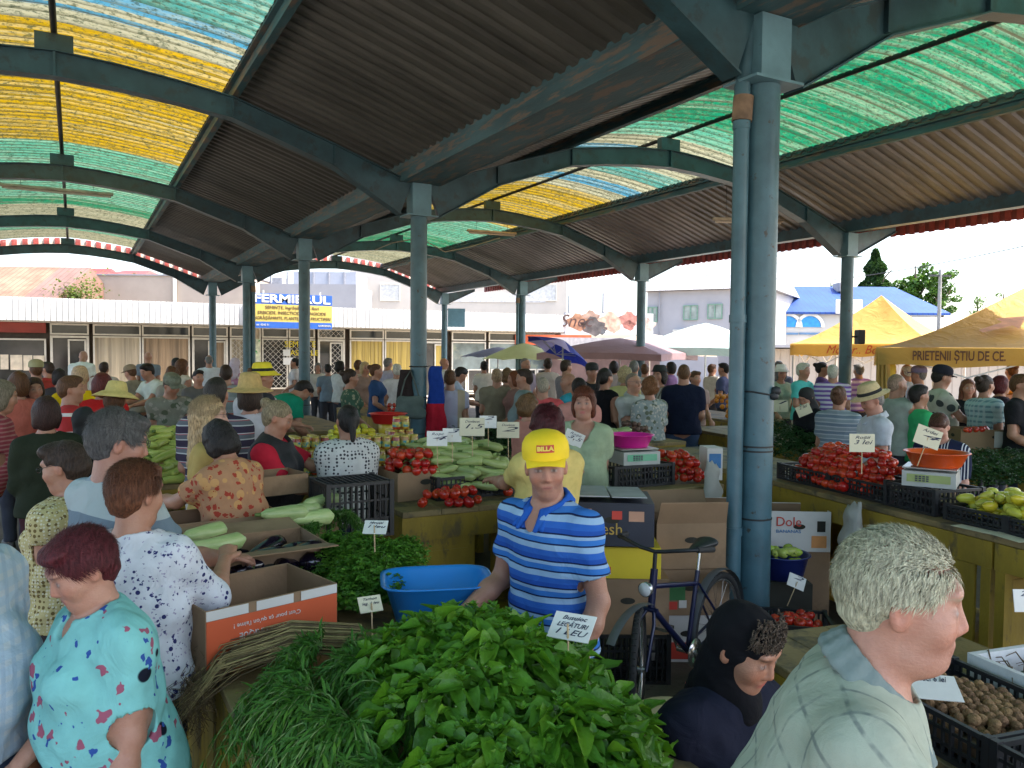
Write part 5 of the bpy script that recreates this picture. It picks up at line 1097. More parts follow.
W(515, 371, 265, 'woman facing left with reddish hair between two shoppers', D=11.8, sex='f', hair='bob', haircol=au, top=pl(.25, .14, .12))
W(525, 369, 268, 'man in grey green t-shirt in profile to the left', D=10.4, fat=1.15, hair='short', haircol=db, top=pl(.22, .28, .28))
W(525, 358, 350, 'tall man in purple grey shirt by the far column', D=15.5, hair='buzz', haircol=gy, top=pl(.3, .25, .3))
W(548, 358, 185, 'woman in pale beige t-shirt below the blue parasol', D=16, sex='f', hair='bun', haircol=db, top=pl(.5, .42, .38))
W(566, 360, 180, 'man in grey t-shirt below the blue parasol', D=14.5, fat=1.1, hair='short', haircol=db, top=pl(.24, .22, .23))
W(543, 377, 180, 'person in bright coral pink t-shirt seen from behind', D=9.6, fat=1.25, hair='buzz', haircol=(.3, .26, .2), top=pl(.62, .10, .11))
W(528, 395, 120, 'woman with curly brown hair and red shoulder strap', D=7.3, sex='f', fat=1.2, hair='curly', haircol=(.13, .07, .03), top=pl(.52, .22, .17), sleeve=0)
P = W(545, 407, 205, 'woman with curly burgundy hair in yellow top sorting tomatoes', D=4.75, sex='f', fat=1.15, head=(0, 16), hair='curly', haircol=(.05, .010, .012), top=pl(.62, .48, .16), arms=('reach', 'reach'))
hairstrands(P, 5000, (.07, .015, .016), 'back', .05, 9)
P = W(584, 388, 355, 'woman with auburn bob in pale green draped blouse facing the camera', D=6.2, sex='f', fat=1.15, hair='bob', haircol=(.11, .03, .015), skin=(.46, .235, .165), top=pl(.34, .42, .27), neckdrop=.07, arms=('belly', 'low')); hairstrands(P, 4000, (.13, .04, .02), 'back', .05, 10)
W(579, 378, 195, 'woman with dark bun in salmon pink top seen from behind', D=8.4, sex='f', fat=1.25, hair='bun', haircol=bk, top=pl(.55, .26, .22), sleeve=.3)
W(569, 373, 200, 'person in turquoise top beside the coral t-shirt', D=10.4, hair='bald', top=pl(.05, .38, .5))
W(592, 364, 5, 'man in black cap and black t-shirt facing the camera', D=12.3, hair='short', haircol=bk, top=pl(.03, .03, .035), hat=lambda P: cap_hat(P, blk))
W(605, 368, 178, 'slim woman with dark ponytail in black sleeveless top', D=10.2, sex='f', fat=.9, hair='pony', haircol=bk, top=pl(.012, .012, .015), sleeve=0, bottom=pl(.02, .02, .03))
P = W(633, 373, 350, 'man in sunglasses and light grey short sleeved shirt holding yellow peppers', D=9.8, fat=1.12, hair='buzz', haircol=(.2, .16, .12), skin=(.5, .26, .17), top=pl(.44, .46, .44), collar=pl(.44, .46, .44), arms=('low', 'chest')); spectacles(P, gl)
W(625, 367, 190, 'blond woman in pale yellow blouse behind the man in sunglasses', D=11.6, sex='f', hair='curly', haircol=(.42, .32, .18), top=pl(.55, .50, .22))
W(634, 360, 175, 'grey haired man standing behind the blond woman', D=13.5, hair='buzz', haircol=gy, top=pl(.4, .35, .33))
W(650, 377, 170, 'woman with short brown hair in grey flowered dress with dark bag', D=9.4, sex='f', fat=1.1, hair='curly', haircol=(.16, .07, .03), top=fan_cloth('grey floral', 'floral', [(.26, .30, .30), (.12, .14, .10), (.45, .43, .38)], 1.5), skirt='dress', sleeve=.7)
W(660, 367, 340, 'woman in black hat and striped cardigan', D=11.3, sex='f', hair='bob', haircol=bk, top=fan_cloth('brown stripes', 'vstripe', [(.4, .35, .3), [(.03, (.42, .38, .36)), (.02, (.2, .15, .13))]]), hat=lambda P: brim_hat(P, blk, None, .11, .08, .0))
W(684, 364, 183, 'large man in navy t-shirt and jeans seen from behind', D=10.6, fat=1.22, hair='buzz', haircol=(.12, .06, .03), top=pl(.010, .014, .035), bottom=jeans, sleeve=.7)
W(695, 371, 5, 'man looking over the shoulder of the navy t-shirt', D=12.6, hair='short', haircol=br, top=pl(.35, .25, .22))
W(645, 364, 175, 'person in red t-shirt far behind the column', D=16, hair='short', haircol=br, top=pl(.6, .06, .06))
W(671, 362, 180, 'distant shopper in purple beyond the black hat', D=17, sex='f', hair='bob', haircol=bk, top=pl(.2, .12, .25))
W(614, 361, 160, 'distant shopper with dark hair left of the blond woman', D=16.5, sex='f', hair='bob', haircol=bk, top=pl(.5, .4, .4))
W(712, 364, 170, 'distant shopper in cream shirt under the pale teal umbrella', D=18, hair='short', haircol=br, top=pl(.6, .55, .48))
W(724, 363, 200, 'distant shopper in navy shirt beside the big column', D=16, hair='short', haircol=bk, top=pl(.08, .1, .2))
# --- right
W(781, 366, 20, 'woman in white sun hat and pale green top in the sun', D=13.6, sex='f', hair='bob', haircol=gy, top=pl(.38, .45, .36), sleeve=0, hat=lambda P: brim_hat(P, pl(.75, .7, .66), None, .15, .08, .03))
W(779, 361, 350, 'person in dark top behind the white sun hat', D=15.8, hair='short', haircol=gy, top=pl(.1, .12, .18))
W(803, 363, 15, 'woman in turquoise and white blouse walking in the sun', D=13.0, sex='f', fat=1.05, hair='short', haircol=wh, top=pl(.10, .52, .50), legs='walk', bottom=paletr)
W(833, 365, 180, 'person in purple and white striped t-shirt seen from behind', D=12.8, fat=1.15, hair='short', haircol=wh, top=fan_cloth('purple stripes', 'hstripe', [(.5, .4, .6), [(.035, (.20, .10, .42)), (.035, (.66, .62, .72))]]), bottom=pl(.03, .06, .3))
W(822, 362, 160, 'shopper in dark purple top left of the striped t-shirt', D=14.8, sex='f', hair='bun', haircol=bk, top=pl(.1, .06, .2))
W(859, 364, 185, 'distant shopper in violet striped top right of the column', D=15.5, hair='short', haircol=gy, top=fan_cloth('violet stripes', 'hstripe', [(.5, .4, .6), [(.05, (.30, .15, .5)), (.05, (.6, .5, .7))]]))
P = W(804, 389, 350, 'woman in black headscarf and black clothes holding a price card', D=9.2, sex='f', lean=10, head=(0, 18), hair='scarf', haircol=blk, top=pl(.012, .012, .016), sleeve=1.9, arms=('belly', 'low'))
W(839, 386, 165, 'woman with brown hair in grey blue striped t-shirt seen from behind', D=8.3, sex='f', fat=1.2, hair='bun', haircol=(.10, .05, .03), top=fan_cloth('grey blue stripes', 'hstripe', [(.25, .3, .34), [(.03, (.22, .27, .31)), (.012, (.38, .42, .46)), (.03, (.15, .20, .26)), (.01, (.4, .43, .46))]]), skirt=True, bottom=pl(.35, .35, .36))
W(868, 388, 290, 'moustached man in white shirt and straw hat with black band', D=7.3, head=(10, 22), extra='moustache', hair='short', haircol=gy, top=pl(.52, .55, .60), collar=pl(.52, .55, .60), fat=1.1, skin=(.45, .22, .15), hat=lambda P: brim_hat(P, straw, blk, .165, .10, .01))
P = W(897, 374, 130, 'bald man in grey green sleeveless shirt with hand to his face', D=8.9, fat=1.22, hair='buzz', haircol=(.25, .17, .12), top=pl(.30, .34, .30), sleeve=0, arms=('low', (.26, -.1, .12)))
W(919, 385, 120, 'woman with short black hair in bright green top', D=8.7, sex='f', hair='short', haircol=bk, top=pl(.05, .42, .16), sleeve=.4)
W(944, 367, 110, 'tall man in black cap and patterned white t-shirt', D=9.9, fat=1.1, head=(0, 12), hair='short', haircol=bk, top=fan_cloth('white printed tee', 'floral', [(.46, .46, .38), (.06, .07, .07)], .8), arms=('fwd', 'fwd'), hat=lambda P: cap_hat(P, pl(.02, .02, .03)))
W(968, 379, 70, 'woman with long brown hair and black top beside the cap man', D=10.2, sex='f', hair='long', haircol=(.14, .05, .025), top=pl(.015, .015, .02), arms=('fwd', 'low'))
W(985, 375, 100, 'woman with dark hair tied up in pale blue plaid shirt', D=9.4, sex='f', fat=1.1, hair='bun', haircol=db, top=fan_cloth('blue plaid', 'plaid', [(.36, .50, .54), (.10, .18, .24), (.45, .52, .55)], 1), arms=('fwd', 'low'))
W(1001, 376, 120, 'dark haired shopper in black between plaid shirt and right edge', D=10.6, sex='f', hair='bob', haircol=rd, top=pl(.03, .02, .03))
W(1021, 374, 70, 'man in black t-shirt at the right edge', D=8.8, fat=1.1, hair='short', haircol=br, top=pl(.015, .015, .018), bottom=jeans, arms=('fwd', 'low'))
W(907, 364, 185, 'grey haired man in pale blue shirt below the big yellow tent', D=13.5, fat=1.1, hair='fringe', haircol=wh, top=pl(.36, .46, .62))
W(890, 362, 175, 'person in yellow scarf and dark top beside the tent side wall', D=12.8, sex='f', hair='scarf', haircol=pl(.7, .5, .08), top=pl(.03, .03, .04))
W(919, 367, 190, 'man in lilac shirt and dark cap below the big yellow tent', D=12.6, fat=1.15, hair='short', haircol=gy, top=pl(.52, .46, .60), hat=lambda P: cap_hat(P, pl(.2, .18, .3)))
W(1012, 364, 200, 'distant shopper in pink below the big yellow tent', D=14, sex='f', hair='bun', haircol=br, top=pl(.6, .4, .35))
W(937, 416, 345, 'woman with short brown hair in navy and white striped blouse looking down', D=6.35, sex='f', fat=1.15, lean=8, head=(0, 30), hair='short', haircol=(.07, .028, .018), skin=(.48, .25, .18), top=fan_cloth('navy stripes', 'vstripe', [(.02, .03, .08), [(.09, (.015, .02, .05)), (.008, (.55, .56, .6)), (.012, (.015, .02, .05)), (.008, (.55, .56, .6)), (.012, (.015, .02, .05)), (.008, (.5, .5, .5))]]), sleeve=.8, arms=('low', 'low'))
# ================================================================ counters
yel = M('worn yellow painted wood', (.30, .20, .018), .6, .3, 4, second=(.12, .085, .03), s_scale=7, s_lo=.55, s_hi=.65, bst=.3, stretch=(1, 1, .5))
wood = M('grimy counter top wood', (.24, .17, .07), .65, .3, 3, second=(.09, .07, .04), s_scale=5, s_lo=.5, s_hi=.62, bst=.3)
dark = M('hole shade and dark board', (.03, .028, .02), .9)
bluec = M('blue painted counter', (.02, .07, .20), .6, .25, 4, bst=.2)
def counter(x, y, rz, L, Wd, h, label, m=yel, top=wood):
    """local x along the width, y along the length; origin at the near left corner"""
    t = thing('market_counter', label, 'counter', (x, y, 0), rz, 'yellow market counters' if m is yel else None)
    b = MB(); n = 4
    for i in range(n): b.box((Wd*i/n+.002, -.03, h-.04), (Wd*(i+1)/n-.002, L+.0, h), 0, bev=.004)
    b.build('counter_top', top, t)
    b = MB()
    b.box((0.001, -.02, h-.20), (Wd-.001, .02, h-.042)); b.box((.0, .021, h-.20), (.04, L-.02, h-.042)); b.box((Wd-.04, .021, h-.20), (Wd, L-.02, h-.042)); b.box((.041, L-.05, h-.2), (Wd-.041, L-.02, h-.042))
    b.box((.06, .1, .14), (Wd-.06, L-.1, .17)); b.build('frame', m, t)
    for X, Y in ((.0, -.012), (Wd-.07, -.012), (.0, L/2), (Wd-.07, L/2), (.0, L-.09), (Wd-.07, L-.09)):
        b = MB(); b.box((X+.003, Y, 0), (X+.067, Y+.064, h-.202)); b.build('leg', m, t)
    b = MB(); q = Wd*.48
    b.box((.072, -.005, .12), (q, .015, h-.204)); b.box((.12, -.012, .2), (q-.05, -.0055, h-.28)); b.build('end_panel', m, t)
    k = int(L/1.0)
    for i in range(k):
        if i % 2 == 0:
            for X in (.008, Wd-.028):
                b = MB(); b.box((X, .1+i*L/k, .12), (X+.02, .1+(i+.62)*L/k, h-.204)); b.build('side_panel', m, t)
    return t
R3O, R3D, R3R = np.array([4.66, 2.55]), np.array([.176, .984]), np.array([.984, -.176]); R3A = -math.atan2(.176, .984)
def R3(s, t, z): p = R3O+R3D*s+R3R*t; return (p[0], p[1], z)
counter(.42, 1.25, 0, 1.7, 1.08, .86, 'front yellow counter under the basil and dill bunches'); counter(.42, 2.96, 0, 1.72, 1.08, .86, 'yellow counter carrying the cardboard boxes and parsley')
counter(1.85, 4.9, 0, 2.3, 1.1, .95, 'yellow counter end with the box of tomatoes and marrows'); counter(1.85, 7.22, 0, 2.4, 1.1, .95, 'yellow counter behind the marrows beside the hung jackets')
counter(3.62, 4.85, 0, 2.3, .95, .95, 'yellow counter under the pink basin and scale')
p = R3(-1.9, 0, 0); counter(p[0], p[1], R3A, 2.1, .95, .95, 'yellow counter at the right edge under the pale marrows')
p = R3(.22, 0, 0); counter(p[0], p[1], R3A, 2.1, .95, .95, 'yellow counter under the orange basin and stacked tomatoes')
p = R3(2.34, 0, 0); counter(p[0], p[1], R3A, 2.2, .95, .95, 'yellow counter behind the near blue column')
counter(.0, 6.9, 0, 2.3, 1.0, .92, 'counter under the pale green marrows at left'); counter(.0, 9.3, 0, 2.6, 1.0, .92, 'counter under the garlic heap at left')
counter(1.55, 6.75, 0, 2.2, .62, .9, 'narrow counter with the jars of preserves')
counter(7.9, 3.1, R3A, 2.8, .9, .95, 'counter with parsley and cardboard boxes at far right')
counter(7.1, 6.3, R3A, 2.6, .9, .95, 'counter with dark herbs behind the tomatoes at right')
counter(5.95, 8.9, 0, 2.3, 1.0, .95, 'blue counter below the pale green peppers', bluec)
counter(2.3, 10.6, 0, 2.6, 1.1, .92, 'counter with dark herb heap behind the hung jackets'); counter(4.3, 12.4, 0, 2.4, 1.0, .92, 'counter with tomatoes before the far column'); 
counter(2.0, 14.2, 0, 2.6, 1.0, .92, 'counter with tomatoes in front of the lattice shop'); counter(-.6, 14.0, 0, 2.6, 1.0, .92, 'counter with produce before the cream curtains')
counter(9.2, 9.6, R3A, 2.4, 1.0, .92, 'counter with oranges in the sun before the tents'); counter(13.8, 7.0, R3A, 2.6, .9, .9, 'counter of oranges under the big yellow tent')
counter(2.5, 2.2-.9, 0+R3A, 1.6, 1.1, .62, 'low counter under the walnut crate at bottom right')
counter(-3.6, 8.2, 0, 2.6, 1.0, .92, 'counter at the far left behind the coral top')
# ================================================================ boxes and crates
blackp = M('black crate plastic', (.014, .015, .017), .45, .3, 8)
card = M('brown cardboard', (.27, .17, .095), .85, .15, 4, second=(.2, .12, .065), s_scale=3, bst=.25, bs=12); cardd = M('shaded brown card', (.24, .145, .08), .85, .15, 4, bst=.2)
def crate(x, y, z, w_, d_, h_, rz, label, m=blackp, group='black plastic crates', name='plastic_crate', flip=False):
    b = MB(); r = .008
    for i, zz in enumerate((0, h_-.018)):
        for a, c in (((0, 0), (w_, 0)), ((w_, 0), (w_, d_)), ((w_, d_), (0, d_)), ((0, d_), (0, 0))): b.bar((a[0]-w_/2, a[1]-d_/2, zz+.009+.0005*i), (c[0]-w_/2, c[1]-d_/2, zz+.009), .018, .018)
    for k in range(1, 3): 
        zz = h_*k/3
        for a, c in (((0, 0), (w_, 0)), ((w_, 0), (w_, d_)), ((w_, d_), (0, d_)), ((0, d_), (0, 0))): b.bar((a[0]-w_/2, a[1]-d_/2, zz), (c[0]-w_/2, c[1]-d_/2, zz), .008, .012)
    nx, ny = max(4, int(w_/.035)), max(4, int(d_/.035))
    for i in range(nx+1):
        X = -w_/2+w_*i/nx; t_ = .016 if i % 4 == 0 else .008
        for Y in (-d_/2, d_/2): b.bar((X, Y, .018), (X, Y, h_-.018), t_, .010)
        b.bar((X, -d_/2, .006 if not flip else h_-.006), (X, d_/2, .006 if not flip else h_-.006), .010, .006)
    for i in range(ny+1):
        Y = -d_/2+d_*i/ny; t_ = .016 if i % 4 == 0 else .008
        for X in (-w_/2, w_/2): b.bar((X, Y, .018), (X, Y, h_-.018), .010, t_)
        b.bar((-w_/2, Y, .0125 if not flip else h_-.0125), (w_/2, Y, .0125 if not flip else h_-.0125), .006, .010)
    for sx_ in (-1, 1):
        for sy_ in (-1, 1): b.box((sx_*w_/2-.014, sy_*d_/2-.014, .001), (sx_*w_/2+.014, sy_*d_/2+.014, h_+.006))
    o = b.build(name, m, None, (x, y, z), (0, 0, rz)); return tag(o, label, 'crate', group)
def carton(x, y, z, w_, d_, h_, rz, label, m=card, flaps=0, closed=False, holes=True, prints=(), group=None, tilt=0, inner=cardd):
    t = thing('cardboard_box', label, 'box', (x, y, z), rz, group); t.rotation_euler[0] = tilt; e = .006; X, Y = w_/2, d_/2; b = MB()
    b.box((-X, -Y, 0), (X, Y, e)); b.box((-X, -Y, e), (X, -Y+e, h_)); b.box((-X, Y-e, e), (X, Y, h_)); b.box((-X, -Y+e, e), (-X+e, Y-e, h_)); b.box((X-e, -Y+e, e), (X, Y-e, h_))
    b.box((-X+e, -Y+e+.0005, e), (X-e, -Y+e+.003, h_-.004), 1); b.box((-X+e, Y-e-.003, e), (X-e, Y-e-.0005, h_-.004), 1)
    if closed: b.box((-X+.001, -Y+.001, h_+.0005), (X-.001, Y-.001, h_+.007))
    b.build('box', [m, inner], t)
    for i, (a, sgn) in enumerate(((flaps, -1), (flaps, 1)) if flaps else ()):
        b = MB(); y = sgn*Y; l = d_*.42; b.add([(-X, y, h_), (X, y, h_), (X-.01, y+sgn*l*math.cos(a), h_+l*math.sin(a)), (-X+.01, y+sgn*l*math.cos(a), h_+l*math.sin(a))]+[(-X, y, h_-e), (X, y, h_-e), (X-.01, y+sgn*l*math.cos(a), h_+l*math.sin(a)-e), (-X+.01, y+sgn*l*math.cos(a), h_+l*math.sin(a)-e)], [(0, 1, 2, 3), (7, 6, 5, 4), (0, 4, 5, 1), (1, 5, 6, 2), (2, 6, 7, 3), (3, 7, 4, 0)]); b.build('flap', m, t)
    if holes:  # no cut-outs: dark ovals stand for the shade inside the hand holes
        for yy, nrm in ((-Y-.0015, 0), (Y+.0015, 0)):
            b = MB(); P = [(.045*math.cos(a), h_*.62+.02*math.sin(a)) for a in np.linspace(0, 2*PI, 15)[:-1]]; b.prism(P, yy-.001, yy+.001); b.build('hand_hole_shade', dark, t)
        for xx in (-X-.0015, X+.0015):
            b = MB(); P = [(.045*math.cos(a), h_*.62+.02*math.sin(a)) for a in np.linspace(0, 2*PI, 15)[:-1]]; b.prism(P, xx-.001, xx+.001, ax='x'); b.build('hand_hole_shade', dark, t)
    for pr_ in prints:     # (kind, material, x0, x1, z0, z1[, text material...]) on the near face
        if pr_[0] == 'field': b = MB(); b.box((pr_[2], -Y-.004, pr_[4]), (pr_[3], -Y-.002, pr_[5])); b.build('printed_field', pr_[1], t)
        else: text('lettering', pr_[0], pr_[4], pr_[1], t, (pr_[2], -Y-.0055, pr_[3]), (PI/2, pr_[6] if len(pr_) > 6 else 0, 0), .0012, pr_[5])
    return t
def loc(px, py, z): return at(px, py, z)
# ================================================================ produce
tomm = M('tomato skin', (.50, .022, .012), .22, .22, 9, second=(.52, .09, .02), s_scale=6, s_lo=.55, s_hi=.75, spec=.6, rnd=.35)
stemg = M('green stalk', (.10, .16, .03), .6)
def tomato(r, sq, seed):
    b = MB(); random.seed(seed); b.lathe([(0, -sq*r), (.5*r, -.93*sq*r), (.85*r, -.55*sq*r), (r, 0), (.9*r, .48*sq*r), (.62*r, .80*sq*r), (.3*r, .84*sq*r), (.08*r, .74*sq*r), (0, .72*sq*r)], 16, lobes=random.choice((4, 5, 6)), lamp=.018)
    for k in range(5): a = k*2*PI/5+seed; b.add([(.04*r*math.cos(a+1.5), .04*r*math.sin(a+1.5), .80*sq*r), (.42*r*math.cos(a), .42*r*math.sin(a), .90*sq*r), (.04*r*math.cos(a-1.5), .04*r*math.sin(a-1.5), .80*sq*r)], [(0, 1, 2)], 1)
    return b.mesh('tomato', [tomm, stemg])
TOM = [tomato(.036, .84, 1), tomato(.033, .88, 2), tomato(.039, .80, 3)]
def squash(name, L, r, col, tip, curve=.02, mats=None, neck=.6):
    b = MB(); n = 9; pts = []; rs = []
    for i in range(n): u = i/(n-1); pts.append((L*(u-.5), curve*math.sin(PI*u), 0)); rs.append(r*(.25 if i == 0 else (neck+(1-neck)*min(1, u*1.5))*(1 if i < n-1 else .3)))
    b.tube(pts, rs, 12); b.tube([(-L/2-.03, 0, 0), (-L/2+.005, 0, 0)], [.010, .012], 6, 1); return b.mesh(name, mats)
def stripem(name, c, c2, sc=60):
    m, nt, b = newmat(name); oc = objc(nt); f = noise(nt, mapping(nt, oc, (.12, 1, 1)), sc, 5, .7); o = ramp(nt, f, [(.35, c2), (.6, c)])
    oi = nt.nodes.new('ShaderNodeObjectInfo'); hs = nt.nodes.new('ShaderNodeHueSaturation'); nt.links.new(mth(nt, 'MULTIPLY_ADD', oi.outputs['Random'], .35, .82), hs.inputs['Value']); nt.links.new(o, hs.inputs['Color'])
    nt.links.new(hs.outputs[0], b.inputs[0]); b.inputs['Roughness'].default_value = .35; return m
marm = stripem('pale marrow skin', (.42, .47, .18), (.27, .35, .10)); marm2 = stripem('yellow green marrow skin', (.48, .50, .12), (.30, .38, .07)); zucm = stripem('pale zucchini skin', (.42, .50, .22), (.28, .40, .14))
MAR = [squash('marrow', .24, .032, 0, 0, .012, [marm, stemg]), squash('marrow', .21, .036, 0, 0, -.01, [marm, stemg]), squash('marrow', .27, .030, 0, 0, .02, [marm, stemg])]
MAR2 = [squash('marrow', .28, .036, 0, 0, .02, [marm2, stemg]), squash('marrow', .25, .033, 0, 0, -.02, [marm2, stemg])]
ZUC = [squash('zucchini', .30, .040, 0, 0, .01, [zucm, stemg]), squash('zucchini', .26, .045, 0, 0, .0, [zucm, stemg])]
eggm = M('eggplant skin', (.012, .008, .018), .15, .3, 4, spec=.7); EGG = [squash('eggplant', .22, .048, 0, 0, .02, [eggm, stemg], .45), squash('eggplant', .19, .052, 0, 0, -.015, [eggm, stemg], .5)]
def pepper(name, c, L=.085, r=.032):
    m = M(name+' skin %.2f' % c[1], c, .25, .2, 12, rnd=.3); b = MB(); b.lathe([(.0, .0), (.5*r, -.003), (.8*r, .004), (r, .02), (.95*r, .045), (.7*r, L*.8), (.3*r, L*.97), (0, L)], 12, lobes=3, lamp=.07); b.tube([(0, 0, .004), (.004, 0, -.022)], [.006, .004], 6, 1); return b.mesh(name, [m, stemg])
PEPY = [pepper('yellow_pepper', (.62, .50, .03)), pepper('yellow_pepper', (.55, .52, .07), .095)]; PEPG = [pepper('green_pepper', (.36, .46, .06)), pepper('green_pepper', (.42, .48, .10), .1)]
def ballm(name, m, r, sq=1, n=14, lob=0, la=0): b = MB(); b.lathe([(0, -sq*r), (.6*r, -.8*sq*r), (.92*r, -.38*sq*r), (r, 0), (.92*r, .38*sq*r), (.6*r, .8*sq*r), (.0, sq*r)], n, lobes=lob, lamp=la); return b.mesh(name, m)
WAL = [ballm('walnut', M('walnut shell', (.24, .13, .055), .8, .35, 60, second=(.36, .22, .11), s_scale=40, bst=1, bs=120, rnd=.4), .020, 1.1, 12, 3, .05)]
GAR = [ballm('garlic_bulb', M('garlic skin', (.62, .52, .34), .7, .2, 50, rnd=.25), .026, .85, 10, 6, .06)]
ORA = [ballm('orange', M('orange peel', (.62, .22, .015), .4, .1, 60, bst=.3, rnd=.2), .040, .95)]; ONI = [ballm('onion', M('brown onion skin', (.13, .07, .05), .5, .4, 20, rnd=.3), .032, .9)]
def pile(meshes, name, c, rx, ry, hgt, r, label, cat, group, rz=0, mode='ball', nmax=120, base_k=.93, elong=0, layer=1.45):
    """items laid in layers on a surface at height c.z; only the outside of the pile is laid out"""
    R = random.Random(hash((round(c[0], 2), round(c[1], 2), name)) % 99991 if False else int(c[0]*997+c[1]*131+rx*77)); P = []; lay = max(1, int(hgt/(r*layer))); cs, sn = math.cos(rz), math.sin(rz)
    for k in range(lay):
        q = math.sqrt(max(.02, 1-(k/max(1, lay))**1.6)); ax, ay = rx*q, ry*q; st = 2*r*base_k; z = r+k*r*layer; sx = elong*.72 if mode == 'long' else st; y = -ay+r*.3; row = 0
        while y < ay:
            x = -ax+(row % 2)*sx/2
            while x <= ax:
                e = (x/max(ax, 1e-6))**2+(y/max(ay, 1e-6))**2 if mode != 'long' else max(abs(x)/ax, abs(y)/ay)
                inside = e < .55 and k < lay-1
                if e <= 1.02 and not inside: P.append((x+R.uniform(-.28, .28)*r, y+R.uniform(-.28, .28)*r, z+R.uniform(-.2, .2)*r))
                x += sx
            y += st*.95; row += 1
    if len(P) > nmax: P = sorted(P, key=lambda p: -p[2]*1.1+p[1]*(1 if -.477*sn+.879*cs > 0 else -1)*.9+abs(p[0])*.15)[:nmax]
    for p in P:
        me = R.choice(meshes); o = link(name, me, None, (c[0]+p[0]*cs-p[1]*sn, c[1]+p[0]*sn+p[1]*cs, c[2]+p[2]))
        o.rotation_euler = (R.uniform(-.9, .9), R.uniform(-.9, .9), R.uniform(0, 6.3)) if mode == 'ball' else (R.uniform(0, 6.3), R.uniform(-.2, .2), rz+(R.uniform(-.4, .4) if R.random() < .7 else R.uniform(-1.3, 1.3))+(PI if R.random() < .5 else 0))
        if mode == 'mix': o.rotation_euler = (R.uniform(0, 6), PI/2+R.uniform(-.5, .5), R.uniform(0, 6.3))
        q = R.uniform(.88, 1.13); o.scale = (q, q, q*R.uniform(.94, 1.05)); tag(o, label, cat, group)
# cards
paper = M('white price paper', (.72, .71, .66), .8, .06, 12); paperc = M('cream price paper', (.62, .58, .42), .8, .06, 12); ink = M('blue black marker ink', (.02, .025, .06), .7)
def price_card(px, py, z, w_, label, lines, tilt=.35, rz=None, roll=0, mat=None, stick=True, ax=0):
    p = at(px, py, z); rr = -YAW if rz is None else rz; t = thing('price_card', label, 'price card', (p[0], p[1], z), rr, 'handwritten price cards'); t.rotation_euler[1] = roll
    h = w_*.72; b = MB(); b.box((-w_/2, -.0015, 0), (w_/2, .0015, h)); c = b.build('card', mat or paper, t); c.rotation_euler = (-tilt, 0, 0)
    for i, (s_, sz) in enumerate(lines): text('writing', s_, h*sz, ink, c, (0, -.0028, h*(.80-.27*i)), (PI/2, 0, .03*(i-1)), .0006, w_*(.75 if i else .6), shear=.35)
    if stick: b = MB(); b.tube([(0, .004, h*.5), (.004, .006, -.13)], .003, 6); s = b.build('stick', M('pale wooden stick', (.5, .36, .2), .8), t)
    return t
def plastic_m(name, c, r=.3): return M(name, c, r, .06, 3, spec=.5)
def basin(x, y, z, r, h, m, label, sq=0, sy=1, rz=0, name='basin'):
    b = MB(); b.lathe([(0, 0), (r*.70, 0), (r*.76, .008), (r*.95, h*.93), (r*1.03, h*.96), (r*1.03, h), (r*.98, h), (r*.92, h*.93), (r*.72, .014), (0, .012)], 40, sq=sq, sy=sy); o = b.build(name, m, None, (x, y, z), (0, 0, rz)); return tag(o, label, 'basin')
def scale(x, y, z, rz, label, disp):
    t = thing('market_scale', label, 'scale', (x, y, z), rz, None); b = MB(); b.prism([(-.17, 0), (.17, 0), (.17, .09), (.07, .10), (-.17, .10)], -.16, .16, ax='x'); b.v = [(p[0], p[1], p[2]) for p in b.v]; b.build('body', M('scale housing', (.42, .43, .40), .4, .15, 5), t)
    b = MB(); b.add([(-.13, -.176, .03), (.13, -.176, .03), (.13, -.173, .082), (-.13, -.173, .082)], [(0, 1, 2, 3)]); b.build('display', M(disp[0], disp[1], .3, .1, 20), t)
    b = MB(); b.box((-.165, -.14, .112), (.165, .16, .122), bev=.003); b.tube([(0, 0, .1), (0, 0, .113)], .04, 10); b.build('weighing_plate', M('steel plate', (.5, .5, .48), .3, .1, 4, metal=.6), t)
    b = MB()
    for i in range(12): b.box((.02+.022*(i % 4)-.1, -.1775, .036+.014*(i//4)), (.036+.022*(i % 4)-.1, -.1755, .046+.014*(i//4)))
    b.build('keypad', M('keypad', (.06, .07, .08), .5), t); return t
# ---------------------------------------------------------------- front counter: boxes
TZ = .862
g_c = 'cardboard boxes on the greens counter'
orf = M('orange box print', (.60, .10, .03), .6, .1, 3); whf = M('white box print', (.62, .60, .56), .6, .1, 3)
fl, frr = at(205, 612, 1.09), at(337, 583, 1.09); v = frr-fl; wbox = float(np.hypot(v[0], v[1])); rz0 = math.atan2(v[1], v[0]); cen = (fl+frr)/2+np.array([-math.sin(rz0), math.cos(rz0), 0])*.20
w2 = wbox
carton(cen[0], cen[1], TZ, wbox, .40, .228, rz0, 'open orange printed fruit box with upside down lettering', card, prints=(('field', orf, -w2/2+.003, w2/2-.003, .002, .19), ('field', whf, -w2/2+.003, -w2*.20, .192, .226), ('field', whf, -w2*.14, w2*.14, .192, .226), ('field', whf, w2*.20, w2/2-.003, .192, .226),
    ('& MARTINIQUE', whf, -.04, .115, .036, w2*.38, PI), ('DE GUADELOUPE', whf, -.05, .078, .036, w2*.42, PI), ("C'est pour ça qu'on l'aime !", whf, -.03, .155, .022, w2*.5, PI)), holes=False, group=g_c)
p = at(272, 560, .99); pile(EGG, 'eggplant', (p[0], p[1]-.08, .91), .2, .08, .09, .046, 'shiny dark eggplant in the open carton behind the orange box', 'eggplant', 'eggplants in the open carton', mode='long', elong=.2, nmax=8)
p = at(262, 545, 1.09); carton(p[0], p[1]+.12, TZ, .56, .40, .22, .08, 'open brown carton of eggplants behind the orange box', card, flaps=.15, group=g_c)
